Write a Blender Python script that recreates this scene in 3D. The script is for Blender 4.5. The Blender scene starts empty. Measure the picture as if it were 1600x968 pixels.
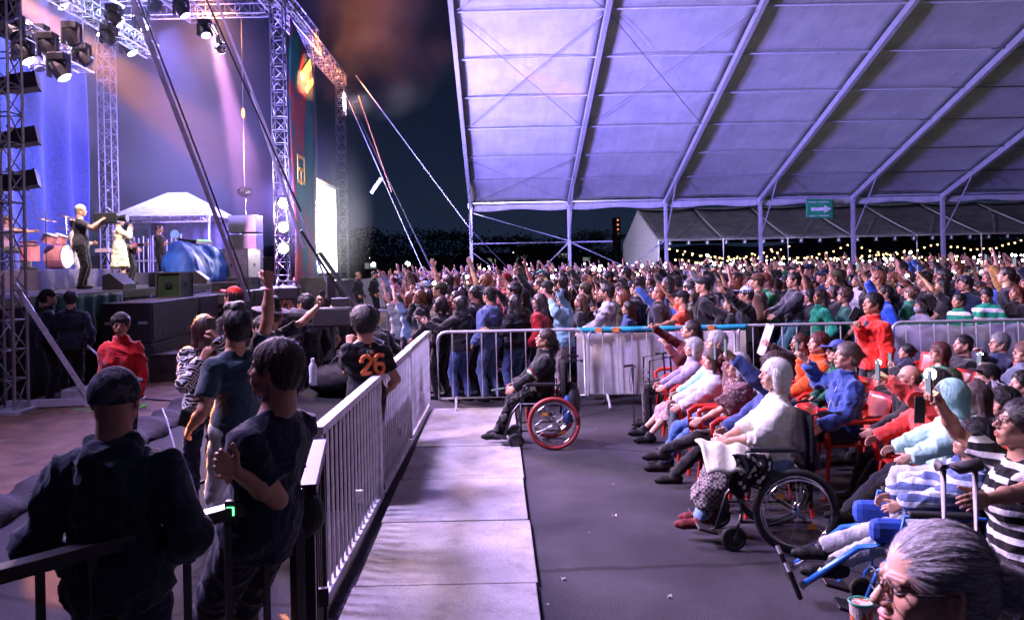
import bpy, math, random
import numpy as np
from mathutils import Vector, Matrix
random.seed(7); RNG = np.random.RandomState(11)
sc = bpy.context.scene
C = sc.collection
R = math.radians
# ---------------------------------------------------------------- camera
CAMH = 2.07; FPX = 1250.0; PPX, PPY = 776.0, 410.0; ROLL = R(1.2)
cam = bpy.data.objects.new('camera', bpy.data.cameras.new('camera')); C.objects.link(cam)
cam.location = (0, 0, CAMH)
cam.rotation_euler = (Matrix.Rotation(R(90), 3, 'X') @ Matrix.Rotation(-ROLL, 3, 'Z')).to_euler()
cam.data.sensor_width = 36; cam.data.lens = FPX / 1600 * 36
cam.data.shift_x = 24 / 1600; cam.data.shift_y = -74 / 1600
cam.data.clip_start = 0.05; cam.data.clip_end = 2000
cam.data.dof.use_dof = True; cam.data.dof.focus_distance = 9.5; cam.data.dof.aperture_fstop = 9
sc.camera = cam
def at(px, py, d):
    u, v = px - PPX, PPY - py
    ul = u * math.cos(ROLL) + v * math.sin(ROLL); vl = -u * math.sin(ROLL) + v * math.cos(ROLL)
    return Vector((ul / FPX * d, d, CAMH + vl / FPX * d))
def wx(px, d, py=500): return at(px, py, d).x
# ---------------------------------------------------------------- world, exposure
W = bpy.data.worlds.new('World'); sc.world = W; W.use_nodes = True
nt = W.node_tree; nt.nodes.clear()
wo = nt.nodes.new('ShaderNodeOutputWorld'); bg = nt.nodes.new('ShaderNodeBackground')
tc = nt.nodes.new('ShaderNodeTexCoord'); sx = nt.nodes.new('ShaderNodeSeparateXYZ')
nz = nt.nodes.new('ShaderNodeTexNoise'); nz.inputs['Scale'].default_value = 3.2; nz.inputs['Detail'].default_value = 5
cr = nt.nodes.new('ShaderNodeValToRGB')
cr.color_ramp.elements[0].position = .4; cr.color_ramp.elements[0].color = (.0035, .0048, .017, 1)
cr.color_ramp.elements[1].position = .68; cr.color_ramp.elements[1].color = (.012, .009, .02, 1)
gr = nt.nodes.new('ShaderNodeValToRGB')
gr.color_ramp.elements[0].position = 0; gr.color_ramp.elements[0].color = (.004, .011, .022, 1)
gr.color_ramp.elements[1].position = .35; gr.color_ramp.elements[1].color = (0, 0, 0, 1)
ad = nt.nodes.new('ShaderNodeVectorMath'); ad.operation = 'ADD'
L = nt.links.new
L(tc.outputs['Generated'], nz.inputs['Vector']); L(tc.outputs['Generated'], sx.inputs[0])
L(nz.outputs[0], cr.inputs[0]); L(sx.outputs['Z'], gr.inputs[0])
L(cr.outputs[0], ad.inputs[0]); L(gr.outputs[0], ad.inputs[1]); L(ad.outputs[0], bg.inputs['Color'])
bg.inputs['Strength'].default_value = 1.0
L(bg.outputs[0], wo.inputs[0])
vs = sc.view_settings; vs.view_transform = 'Standard'; vs.look = 'None'; vs.exposure = 0.2; vs.gamma = 1
cy = sc.cycles
cy.use_denoising = True; cy.max_bounces = 5; cy.diffuse_bounces = 3; cy.glossy_bounces = 2; cy.transmission_bounces = 3
cy.transparent_max_bounces = 6; cy.volume_bounces = 0; cy.caustics_reflective = False; cy.caustics_refractive = False
cy.sample_clamp_indirect = 4; cy.sample_clamp_direct = 0; cy.use_light_tree = True
cy.volume_step_rate = 4; cy.volume_max_steps = 64
# ---------------------------------------------------------------- lamps (the show's own lamps and some added fills)
def lamp(kind, name, loc, target, energy, col, size=.3, spot=60, blend=.5):
    ld = bpy.data.lights.new(name, kind); ld.energy = energy; ld.color = col
    if kind == 'AREA': ld.size = size
    elif kind == 'SPOT': ld.spot_size = R(spot); ld.spot_blend = blend; ld.shadow_soft_size = size
    elif kind == 'SUN': ld.angle = R(size)
    else: ld.shadow_soft_size = size
    o = bpy.data.objects.new(name, ld); C.objects.link(o); o.location = loc
    if target is not None:
        o.rotation_euler = (Vector(target) - Vector(loc)).to_track_quat('-Z', 'Y').to_euler()
    return o
BLUE = (.20, .17, 1.0); VIO = (.42, .26, 1.0); ORG = (1, .30, .06)
lamp('AREA', 'screen_light', (-6.4, 33.2, 4), (6, 12, 1), 250, (.9, .95, 1), 4)
lamp('SPOT', 'stage_key_lamp', (-6.6, 17, 6.4), (4.5, 7.5, .5), 11000, (1, .66, .80), 1.0, 70, .7)
lamp('SPOT', 'wing_front_lamp', (-7.0, 6.5, 9.8), (5.5, 9, 0), 11000, (.70, .55, 1), 1.2, 54, .6)
lamp('SPOT', 'tower_front_lamp', (-6.7, 9.5, 6.6), (4, 7.0, .3), 5200, (1, .66, .82), 1.0, 66, .7)
lamp('SPOT', 'violet_wash_and_fill', (-6.9, 22, 9.6), (6, 9, 0), 15000, VIO, 1.0, 85, .8)
lamp('SPOT', 'violet_wash_and_fill', (-7.2, 6.5, 9.4), (4, 9, 0), 6000, (.55, .42, 1), 1.0, 115, .8)  # unseen lamp added off-frame as violet front fill
lamp('SPOT', 'crowd_lamp', (-6.6, 25, 6.6), (9, 14, 1), 19000, (.9, .62, 1), .4, 56, .8)
lamp('SPOT', 'marquee_blue_lamp', (-6.4, 24.5, 3.8), (2.5, 33, 7.5), 24000, (.22, .17, 1), .5, 95, 1)
lamp('SPOT', 'marquee_blue_lamp', (-6.4, 17, 5.0), (7, 30, 9), 17000, (.36, .28, 1), .5, 100, 1)
lamp('SPOT', 'orange_lamp', (-6.2, 12.6, 5.5), (-1.62, 3.7, 0), 90000, ORG, .04, 5.5, .3)
lamp('SPOT', 'orange_lamp', (-6.4, 12.6, 5.5), (-1.2, 4.3, 0), 80000, ORG, .04, 4.5, .3)
lamp('SPOT', 'orange_lamp', (-6.4, 12.6, 5.5), (-2.9, 5.6, 0), 14000, ORG, .04, 5, .3)
lamp('SPOT', 'stage_wash_lamp', (-9.4, 14, 9.9), (-9, 19, 2), 9000, (1, .6, .75), .3, 75, .7)
lamp('SPOT', 'stage_blue_wash_lamp', (-8.5, 20, 9.9), (-12.9, 19, 5.5), 5000, (.35, .42, 1), .4, 110, .9)
lamp('SPOT', 'stage_front_lamp', (-5.0, 15, 8.5), (-9, 19, 3.2), 8500, (1, .8, .75), .3, 30, .7)
lamp('SPOT', 'canopy_lamp', (-9, 25.5, 9.9), (-11, 30, 3), 2500, (.7, .6, 1), .3, 70, .8)
lamp('SPOT', 'roof_orange_lamp', (-6.2, 26.5, 8), (-5.4, 38, 12.8), 40000, (1, .30, .08), .3, 46, .9)
lamp('SPOT', 'amber_lamp', (-8, 24, 9.9), (-13, 33, 10), 7000, (1, .36, .12), .3, 50, .9)
lamp('SPOT', 'pink_beam_lamp', tuple(at(322, 12, 24)), tuple(at(400, 330, 26)), 240000, (.85, .33, .8), .1, 12, .3)
lamp('SPOT', 'food_tent_fill', (-6.9, 36, 9.6), (18, 62, 4), 60000, (.8, .7, 1), .4, 60, .8)  # added spot, brightens the low tent; no such source there
lamp('POINT', 'tower_fill', (-6.2, 24.2, 5.5), None, 450, (.7, .6, 1), .3)  # bare point light added to lift the dark trusses
lamp('POINT', 'blinder_glow_lamp', (-6.5, 25.0, 3.6), None, 450, (1, .9, .85), .2)
lamp('POINT', 'screen_bloom_fill', (-7.6, 29, 4.5), None, 6000, (.25, .18, 1), .3)  # added blue light without a fixture, stands for bloom beside the screen
lamp('SPOT', 'blue_smoke_fill', (-10.5, 26, 10), (-12.5, 33, 2), 13000, (.2, .2, 1), .4, 60, 1)  # unseen spot put in to tint the smoke blue
lamp('SPOT', 'tent_orange_lamp', (-6.0, 25.2, 8.8), tuple(at(872, 132, 30.5)), 5000, (1, .28, .12), .02, 5.5, .6)
lamp('SPOT', 'tent_orange_lamp', (-6.0, 25.6, 8.4), tuple(at(868, 150, 31)), 4000, (1, .32, .12), .02, 3.5, .4)
lamp('SPOT', 'perimeter_fill', (-6.9, 26.6, 9.0), (-1.5, 38.3, .8), 9000, (.7, .6, 1), .4, 44, .6)  # added fill that lightens the perimeter sheet
lamp('SPOT', 'lady_fill', (-6.8, 6.2, 9.6), (1.1, 1.6, 1.5), 13000, (.85, .6, 1), .6, 12, .8)  # narrow fill added only to brighten the foreground lady
lamp('SPOT', 'amber_beam_lamp', (-12.2, 18, 9.4), (-8.4, 30, 5.0), 120000, (1, .34, .12), .1, 13, .5)
lamp('SPOT', 'violet_beam_lamp', (-12.3, 14, 9.9), (-8.6, 28, 2.5), 110000, (.4, .3, 1), .1, 12, .5)

# ---------------------------------------------------------------- materials
MATS = {}
def _nodes(name):
    m = bpy.data.materials.new(name); m.use_nodes = True
    n = m.node_tree.nodes; b = n['Principled BSDF']
    return m, n, m.node_tree.links.new, b
def _bump(n, lk, b, src, dist=.01, st=.5):
    bp = n.new('ShaderNodeBump'); bp.inputs['Strength'].default_value = st; bp.inputs['Distance'].default_value = dist
    lk(src, bp.inputs['Height']); lk(bp.outputs[0], b.inputs['Normal'])
def _coord(n, lk, scale=(1, 1, 1), kind='Object'):
    t = n.new('ShaderNodeTexCoord'); mp = n.new('ShaderNodeMapping'); mp.inputs['Scale'].default_value = scale
    lk(t.outputs[kind], mp.inputs[0]); return mp.outputs[0]
def _noise(n, lk, vec, sc_, det=4, rough=.55):
    z = n.new('ShaderNodeTexNoise'); z.inputs['Scale'].default_value = sc_; z.inputs['Detail'].default_value = det
    z.inputs['Roughness'].default_value = rough; lk(vec, z.inputs['Vector']); return z.outputs[0]
def _ramp(n, lk, src, stops):
    r = n.new('ShaderNodeValToRGB'); lk(src, r.inputs[0]); e = r.color_ramp.elements
    while len(e) < len(stops): e.new(.5)
    for k, (p, c) in enumerate(stops): e[k].position = p; e[k].color = (*c, 1)
    return r.outputs[0]
def _mix(n, lk, fac, a, b, mode='MIX'):
    x = n.new('ShaderNodeMix'); x.data_type = 'RGBA'; x.blend_type = mode
    for v, i in ((fac, 0), (a, 6), (b, 7)):
        if isinstance(v, (int, float)): x.inputs[i].default_value = v
        elif isinstance(v, tuple): x.inputs[i].default_value = (*v, 1)
        else: lk(v, x.inputs[i])
    return x.outputs[2]
def mat(name, col=(.5, .5, .5), rough=.6, metal=0., var=.25, nscale=6, bump=.004, bscale=40, emis=None, est=0., stretch=(1, 1, 1), spec=.5):
    if name in MATS: return MATS[name]
    m, n, lk, b = _nodes(name)
    v = _coord(n, lk, stretch)
    nn = _noise(n, lk, v, nscale)
    lo = tuple(c * (1 - var) for c in col); hi = tuple(min(1, c * (1 + var)) for c in col)
    lk(_ramp(n, lk, nn, [(.3, lo), (.7, hi)]), b.inputs['Base Color'])
    b.inputs['Roughness'].default_value = rough; b.inputs['Metallic'].default_value = metal
    b.inputs['Specular IOR Level'].default_value = spec
    if bump: _bump(n, lk, b, _noise(n, lk, v, bscale, 3), bump)
    if emis: b.inputs['Emission Color'].default_value = (*emis, 1); b.inputs['Emission Strength'].default_value = est
    MATS[name] = m; return m
def emit(name, col, st):
    if name in MATS: return MATS[name]
    m = bpy.data.materials.new(name); m.use_nodes = True; n = m.node_tree.nodes; n.clear()
    e = n.new('ShaderNodeEmission'); e.inputs[0].default_value = (*col, 1); e.inputs[1].default_value = st
    o = n.new('ShaderNodeOutputMaterial'); m.node_tree.links.new(e.outputs[0], o.inputs[0])
    MATS[name] = m; return m
# cloth whose colour is the object's own colour; pattern: None, stripe, plaid, zigzag, check, floral, camo
def cloth(pattern=None, c2=(.6, .6, .6), sc_=1., rough=.92, sheen=.05):
    key = 'cloth_%s_%s_%s_%s' % (pattern, c2, sc_, rough)
    if key in MATS: return MATS[key]
    m, n, lk, b = _nodes('woven cloth %d' % len(MATS))
    oi = n.new('ShaderNodeObjectInfo'); v = _coord(n, lk)
    base = oi.outputs['Color']
    def wave(axis, s, thr, vec=v):
        w = n.new('ShaderNodeTexWave'); w.bands_direction = axis; w.inputs['Scale'].default_value = s * sc_; w.inputs['Distortion'].default_value = .3
        lk(vec, w.inputs['Vector']); r = n.new('ShaderNodeMath'); r.operation = 'GREATER_THAN'; r.inputs[1].default_value = thr
        lk(w.outputs['Fac'], r.inputs[0]); return r.outputs[0]
    if pattern == 'stripe': base = _mix(n, lk, wave('Z', 3.2, .62), base, c2)
    elif pattern == 'plaid':
        a = _mix(n, lk, wave('Z', 2.6, .8), base, c2); a2 = _mix(n, lk, wave('X', 2.6, .8), a, c2)
        base = _mix(n, lk, wave('Y', 2.6, .8), a2, c2)
    elif pattern == 'zigzag':
        s = n.new('ShaderNodeSeparateXYZ'); lk(v, s.inputs[0])
        sm = n.new('ShaderNodeMath'); sm.operation = 'ADD'; lk(s.outputs[0], sm.inputs[0]); lk(s.outputs[1], sm.inputs[1])
        pp = n.new('ShaderNodeMath'); pp.operation = 'PINGPONG'; pp.inputs[1].default_value = .035; lk(sm.outputs[0], pp.inputs[0])
        ms = n.new('ShaderNodeMath'); ms.operation = 'ADD'; lk(pp.outputs[0], ms.inputs[0]); lk(s.outputs[2], ms.inputs[1])
        md = n.new('ShaderNodeMath'); md.operation = 'PINGPONG'; md.inputs[1].default_value = .016; lk(ms.outputs[0], md.inputs[0])
        g = n.new('ShaderNodeMath'); g.operation = 'GREATER_THAN'; g.inputs[1].default_value = .009; lk(md.outputs[0], g.inputs[0])
        base = _mix(n, lk, g.outputs[0], base, c2)
    elif pattern in ('camo', 'floral', 'check'):
        if pattern == 'check':
            k = n.new('ShaderNodeTexChecker'); k.inputs['Scale'].default_value = 38 * sc_; lk(v, k.inputs[0]); f = k.outputs[1]
        else:
            z = n.new('ShaderNodeTexVoronoi' if pattern == 'floral' else 'ShaderNodeTexNoise')
            z.inputs['Scale'].default_value = (22 if pattern == 'floral' else 14) * sc_; lk(v, z.inputs['Vector'])
            r = n.new('ShaderNodeMath'); r.operation = 'LESS_THAN' if pattern == 'floral' else 'GREATER_THAN'
            r.inputs[1].default_value = .32 if pattern == 'floral' else .53; lk(z.outputs[0], r.inputs[0]); f = r.outputs[0]
        base = _mix(n, lk, f, base, c2)
    nn = _noise(n, lk, v, 9, 5)
    base = _mix(n, lk, 1., base, _ramp(n, lk, nn, [(.25, (.62, .62, .64)), (.75, (1.25, 1.22, 1.2))]), 'MULTIPLY')
    base = _mix(n, lk, 1., base, _ramp(n, lk, _noise(n, lk, v, 240, 2), [(.3, (.75, .75, .75)), (.7, (1.2, 1.2, 1.2))]), 'MULTIPLY')
    lk(base, b.inputs['Base Color']); b.inputs['Roughness'].default_value = rough
    b.inputs['Specular IOR Level'].default_value = .12
    b.inputs['Sheen Weight'].default_value = sheen
    vv = _coord(n, lk, (1, 1, .35))
    h1 = _noise(n, lk, vv, 15, 5, .68); _bump(n, lk, b, h1, .022, .7)
    MATS[key] = m; return m
def skinmat():
    if 'skin' in MATS: return MATS['skin']
    m, n, lk, b = _nodes('skin'); oi = n.new('ShaderNodeObjectInfo'); v = _coord(n, lk)
    at_ = n.new('ShaderNodeAttribute'); at_.attribute_name = 'tint'
    c = _mix(n, lk, 1., oi.outputs['Color'], at_.outputs['Color'], 'MULTIPLY')
    c = _mix(n, lk, 1., c, _ramp(n, lk, _noise(n, lk, v, 22, 5), [(.3, (.86, .8, .78)), (.7, (1.08, 1.06, 1.05))]), 'MULTIPLY')
    lk(c, b.inputs['Base Color']); b.inputs['Roughness'].default_value = .48; b.inputs['Specular IOR Level'].default_value = .4
    b.inputs['Subsurface Weight'].default_value = .0
    _bump(n, lk, b, _noise(n, lk, v, 160, 3), .0012)
    MATS['skin'] = m; return m
def hairmat():
    if 'hair' in MATS: return MATS['hair']
    m, n, lk, b = _nodes('hair strands'); oi = n.new('ShaderNodeObjectInfo'); v = _coord(n, lk, (1, 1, .16))
    z = _noise(n, lk, v, 190, 3, .7)
    c = _mix(n, lk, 1., oi.outputs['Color'], _ramp(n, lk, z, [(.3, (.55, .55, .55)), (.72, (1.5, 1.5, 1.5))]), 'MULTIPLY')
    lk(c, b.inputs['Base Color']); b.inputs['Roughness'].default_value = .42; b.inputs['Specular IOR Level'].default_value = .5
    _bump(n, lk, b, z, .006, .8)
    MATS['hair'] = m; return m
BLK = mat('black plastic', (.02, .02, .022), .45); STEEL = mat('galvanised steel', (.5, .5, .54), .45, .35, .2, 14, .002)
ALU = mat('truss aluminium', (.62, .62, .66), .4, .25, .12, 5, 0)
DKMET = mat('black painted steel', (.018, .018, .02), .4, .3); RUB = mat('tyre rubber', (.015, .015, .016), .7)
CHROME = mat('chrome', (.7, .7, .72), .16, 1., .05, 5, 0)
# ---------------------------------------------------------------- mesh building
def tag(o, label=None, cat=None, group=None, kind=None):
    if label: o['label'] = label
    if cat: o['category'] = cat
    if group: o['group'] = group
    if kind: o['kind'] = kind
    return o
def empty(name, loc=(0, 0, 0), rz=0):
    o = bpy.data.objects.new(name, None); C.objects.link(o); o.location = loc; o.rotation_euler = (0, 0, rz); o.empty_display_size = .1
    return o
def link(name, me, m, parent=None, color=None):
    o = bpy.data.objects.new(name, me); C.objects.link(o)
    if m and not me.materials: me.materials.append(m)
    if parent: o.parent = parent
    if color: o.color = (*color[:3], 1)
    return o
def basis(d):
    d = Vector(d).normalized(); up = Vector((0, 0, 1)) if abs(d.z) < .95 else Vector((1, 0, 0))
    x = d.cross(up).normalized(); return x, x.cross(d).normalized(), d
class MB:
    def __init__(s): s.v = []; s.f = []
    def box(s, c, size, rot=None, M=None):
        c = Vector(c); h = [q / 2 for q in size]; n = len(s.v)
        for i in (-1, 1):
            for j in (-1, 1):
                for k in (-1, 1):
                    p = Vector((i * h[0], j * h[1], k * h[2]))
                    if rot is not None: p = (Matrix.Rotation(rot, 3, 'Z') if isinstance(rot, (int, float)) else rot) @ p
                    s.v.append(tuple(p + c))
        for f in ((0, 1, 3, 2), (4, 6, 7, 5), (0, 4, 5, 1), (2, 3, 7, 6), (0, 2, 6, 4), (1, 5, 7, 3)): s.f.append(tuple(n + q for q in f))
        return s
    def bar(s, a, b, w, t):   # rectangular bar from a to b
        a, b = Vector(a), Vector(b); x, y, d = basis(b - a); n = len(s.v)
        for p in (a, b):
            for i, j in ((-1, -1), (1, -1), (1, 1), (-1, 1)): s.v.append(tuple(p + x * i * w / 2 + y * j * t / 2))
        for f in ((0, 3, 2, 1), (4, 5, 6, 7), (0, 1, 5, 4), (1, 2, 6, 5), (2, 3, 7, 6), (3, 0, 4, 7)): s.f.append(tuple(n + q for q in f))
        return s
    def tube(s, pts, r, n=6, closed=False, r2=None):
        pts = [Vector(p) for p in pts]; m = len(pts); b0 = len(s.v)
        for k, p in enumerate(pts):
            if closed: t = pts[(k + 1) % m] - pts[k - 1]
            else: t = pts[min(k + 1, m - 1)] - pts[max(k - 1, 0)]
            if k == 0: x, y, _ = basis(t)
            else:
                t.normalize(); x = (x - t * x.dot(t)).normalized(); y = t.cross(x)
            rr = r if r2 is None else r + (r2 - r) * k / (m - 1)
            for q in range(n):
                a = 2 * math.pi * q / n; s.v.append(tuple(p + x * math.cos(a) * rr + y * math.sin(a) * rr))
        for k in range(m if closed else m - 1):
            i, j = b0 + k * n, b0 + ((k + 1) % m) * n
            for q in range(n): s.f.append((i + q, i + (q + 1) % n, j + (q + 1) % n, j + q))
        if not closed: s.f.append(tuple(b0 + q for q in range(n))[::-1]); s.f.append(tuple(b0 + (m - 1) * n + q for q in range(n)))
        return s
    def sphere(s, c, r, n=12, m=8, sc_=(1, 1, 1)):
        b0 = len(s.v); c = Vector(c)
        for i in range(m + 1):
            th = math.pi * i / m
            for j in range(n):
                a = 2 * math.pi * j / n
                s.v.append((c.x + r * sc_[0] * math.sin(th) * math.cos(a), c.y + r * sc_[1] * math.sin(th) * math.sin(a), c.z + r * sc_[2] * math.cos(th)))
        for i in range(m):
            for j in range(n): s.f.append((b0 + i * n + j, b0 + (i + 1) * n + j, b0 + (i + 1) * n + (j + 1) % n, b0 + i * n + (j + 1) % n))
        return s
    def ring(s, c, axis, rad, r, n=40, k=6):
        x, y, d = basis(axis); c = Vector(c)
        return s.tube([c + (x * math.cos(2 * math.pi * i / n) + y * math.sin(2 * math.pi * i / n)) * rad for i in range(n)], r, k, closed=True)
    def lathe(s, prof, c=(0, 0, 0), n=20, axis=(0, 0, 1)):
        x, y, d = basis(axis); c = Vector(c); b0 = len(s.v)
        for rr, z in prof:
            for q in range(n):
                a = 2 * math.pi * q / n; s.v.append(tuple(c + d * z + (x * math.cos(a) + y * math.sin(a)) * rr))
        for i in range(len(prof) - 1):
            for q in range(n): s.f.append((b0 + i * n + q, b0 + i * n + (q + 1) % n, b0 + (i + 1) * n + (q + 1) % n, b0 + (i + 1) * n + q))
        s.f.append(tuple(b0 + q for q in range(n))[::-1]); s.f.append(tuple(b0 + (len(prof) - 1) * n + q for q in range(n)))
        return s
    def grid(s, fn, nu, nv):
        b0 = len(s.v)
        for i in range(nu + 1):
            for j in range(nv + 1): s.v.append(tuple(fn(i / nu, j / nv)))
        for i in range(nu):
            for j in range(nv): q = b0 + i * (nv + 1) + j; s.f.append((q, q + nv + 1, q + nv + 2, q + 1))
        return s
    def build(s, name, m, parent=None, smooth=False, color=None, bevel=0, solid=0):
        me = bpy.data.meshes.new(name); me.from_pydata(s.v, [], s.f); me.update()
        if smooth: me.shade_smooth()
        o = link(name, me, m, parent, color)
        if solid:
            md = o.modifiers.new('s', 'SOLIDIFY'); md.thickness = solid; md.offset = 0
        if bevel:
            md = o.modifiers.new('b', 'BEVEL'); md.width = bevel; md.segments = 2; md.limit_method = 'ANGLE'
        return o
def copy_tree(o, parent=None):
    c = o.copy(); C.objects.link(c); c.parent = parent
    for ch in list(o.children): copy_tree(ch, c)
    return c
# ---------------------------------------------------------------- figures: signed-distance bodies meshed by surface nets
_N = np.random.RandomState(3).rand(64, 64, 64).astype(np.float32)
def vnoise(P):
    i = np.floor(P).astype(int); f = (P - i).astype(np.float32); f = f * f * (3 - 2 * f); i &= 63; j = (i + 1) & 63
    x0, y0, z0 = i.T; x1, y1, z1 = j.T; fx, fy, fz = f.T
    a = _N[x0, y0, z0] * (1 - fx) + _N[x1, y0, z0] * fx; b = _N[x0, y1, z0] * (1 - fx) + _N[x1, y1, z0] * fx
    c = _N[x0, y0, z1] * (1 - fx) + _N[x1, y0, z1] * fx; d = _N[x0, y1, z1] * (1 - fx) + _N[x1, y1, z1] * fx
    return (a * (1 - fy) + b * fy) * (1 - fz) + (c * (1 - fy) + d * fy) * fz
A = lambda *v: np.array(v, dtype=np.float64)
def nrm(v): return v / (np.linalg.norm(v) + 1e-9)
def rc(a, b, ra, rb, k=.02, cut=0): return ('rc', np.array(a, float), np.array(b, float), ra, rb, k, cut)
def el(c, r, M=None, k=.02): return ('el', np.array(c, float), np.array(r, float), np.eye(3) if M is None else M, 0, k, 0)
def sub(p): return (p[0] + '-',) + p[1:]
def rawd(p, P):
    t = p[0][:2]
    if t == 'rc':
        _, a, b, ra, rb, k, cut = p; ba = b - a; L2 = ba @ ba + 1e-12
        q = P - a; h = q @ ba / L2; hc = np.clip(h, 0, 1)
        d = np.linalg.norm(q - hc[..., None] * ba, axis=-1) - (ra + (rb - ra) * hc)
        if cut: d = np.maximum(d, (h - 1) * math.sqrt(L2))
        return d
    _, c, r, M, _, k, _ = p
    q = (P - c) @ M; k0 = np.linalg.norm(q / r, axis=-1); k1 = np.linalg.norm(q / (r * r), axis=-1) + 1e-9
    return k0 * (k0 - 1) / k1
def bbox(p):
    if p[0][:2] == 'rc':
        a, b, ra, rb = p[1:5]; return np.minimum(a - ra, b - rb), np.maximum(a + ra, b + rb)
    r = max(p[2]); return p[1] - r, p[1] + r
def field_mesh(prims, h, clips=(), lo=None, hi=None):
    pos = [p for p in prims if not p[0].endswith('-')]
    bl = np.min([bbox(p)[0] for p in pos], 0) - 3 * h; bh = np.max([bbox(p)[1] for p in pos], 0) + 3 * h
    if lo is not None: bl = np.maximum(bl, lo)
    if hi is not None: bh = np.minimum(bh, hi)
    n = np.maximum(np.ceil((bh - bl) / h).astype(int) + 1, 4)
    F = np.full(n, .5, np.float32)
    ax = [bl[i] + h * np.arange(n[i]) for i in range(3)]
    for p in prims:
        k = max(p[5], 1e-4); m = k + 3 * h; a, b = bbox(p)
        i0 = np.clip(np.floor((a - m - bl) / h).astype(int), 0, n); i1 = np.clip(np.ceil((b + m - bl) / h).astype(int) + 1, 0, n)
        if (i1 <= i0).any(): continue
        sl = tuple(slice(i0[i], i1[i]) for i in range(3))
        G = np.stack(np.meshgrid(*[ax[i][sl[i]] for i in range(3)], indexing='ij'), -1)
        d = rawd(p, G).astype(np.float32); f = F[sl]
        if p[0].endswith('-'):
            q = np.clip(.5 - .5 * (f + d) / k, 0, 1); F[sl] = f + (-d - f) * q + k * q * (1 - q)
        else:
            q = np.clip(.5 + .5 * (d - f) / k, 0, 1); F[sl] = d + (f - d) * q - k * q * (1 - q)
    for pt, nn in clips:
        pt = np.array(pt, float); nn = nrm(np.array(nn, float))
        D = (ax[0] - pt[0])[:, None, None] * nn[0] + (ax[1] - pt[1])[None, :, None] * nn[1] + (ax[2] - pt[2])[None, None, :] * nn[2]
        F = np.maximum(F, D.astype(np.float32))
    F[0] = F[-1] = .5; F[:, 0] = F[:, -1] = .5; F[:, :, 0] = F[:, :, -1] = .5
    I = F < 0; S = I.astype(np.int8)
    cs = [(i, j, k) for i in (0, 1) for j in (0, 1) for k in (0, 1)]
    cut = lambda X, c: X[c[0]:X.shape[0] - 1 + c[0], c[1]:X.shape[1] - 1 + c[1], c[2]:X.shape[2] - 1 + c[2]]
    tot = sum(cut(S, c) for c in cs); act = (tot > 0) & (tot < 8)
    ii = np.argwhere(act); idx = np.full(act.shape, -1, np.int64); idx[act] = np.arange(len(ii))
    acc = np.zeros((len(ii), 3)); cnt = np.zeros(len(ii))
    val = {c: F[ii[:, 0] + c[0], ii[:, 1] + c[1], ii[:, 2] + c[2]] for c in cs}
    for c in cs:
        for a in range(3):
            if c[a]: continue
            e = list(c); e[a] = 1; e = tuple(e); f0, f1 = val[c], val[e]; x = (f0 < 0) != (f1 < 0)
            t = np.where(x, f0 / np.where(x, f0 - f1, 1), 0); pnt = np.zeros((len(ii), 3)); pnt[:] = c; pnt[:, a] = t
            acc[x] += pnt[x]; cnt[x] += 1
    V = bl + h * (ii + acc / cnt[:, None]); Q = []
    for a in range(3):
        b, c = (a + 1) % 3, (a + 2) % 3
        s0 = [slice(None)] * 3; s1 = [slice(None)] * 3; s0[a] = slice(0, -1); s1[a] = slice(1, None)
        I0, I1 = I[tuple(s0)], I[tuple(s1)]; E = np.argwhere(I0 != I1)
        if not len(E): continue
        E = E[(E[:, b] > 0) & (E[:, c] > 0) & (E[:, b] < n[b] - 1) & (E[:, c] < n[c] - 1)]
        o = []
        for db, dc in ((0, 0), (-1, 0), (-1, -1), (0, -1)):
            t = E.copy(); t[:, b] += db; t[:, c] += dc; o.append(idx[t[:, 0], t[:, 1], t[:, 2]])
        q = np.stack(o, 1); fl = I0[E[:, 0], E[:, 1], E[:, 2]]; q[~fl] = q[~fl][:, ::-1]; Q.append(q)
    Q = np.concatenate(Q); Q = Q[(Q >= 0).all(1)]
    return V, Q
def vnormals(V, Q):
    fn = np.cross(V[Q[:, 2]] - V[Q[:, 0]], V[Q[:, 3]] - V[Q[:, 1]]); N = np.zeros_like(V)
    for k in range(4): np.add.at(N, Q[:, k], fn)
    return N / (np.linalg.norm(N, axis=1, keepdims=True) + 1e-12)
def folds(V, Q, amp, seed=0, fx=9, fz=5):
    N = vnormals(V, Q); o = seed * 7.3
    g = vnoise(V @ A([.8, .3, .5], [-.3, .9, .2], [-.5, -.3, .8]).T * A(7, 7, 15) + o + 4 * vnoise(V * 3 + o)[:, None])
    V = V + N * (amp * 1.5 * (1 - abs(2 * g - 1) ** .7 * 2))[:, None]
    g2 = vnoise(V @ A([.6, -.5, .6], [.3, .8, .4], [-.7, -.1, .7]).T * A(13, 9, 30) + o * 2 + 5 * vnoise(V * 5 + o)[:, None]); V = V + N * (amp * .55 * (1 - abs(2 * g2 - 1) ** .6 * 2))[:, None]
    n1 = vnoise(V * A(fx, fx, fz) + o + 2.5 * vnoise(V * 4 + o)[:, None]); n2 = vnoise(V * A(fx * 2.3, fx * 2.3, fz * 1.8) + o + 9)
    return V + N * (amp * ((1 - abs(2 * n1 - 1)) * 1.5 - .35 + (n2 - .5) * .6))[:, None]
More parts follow.
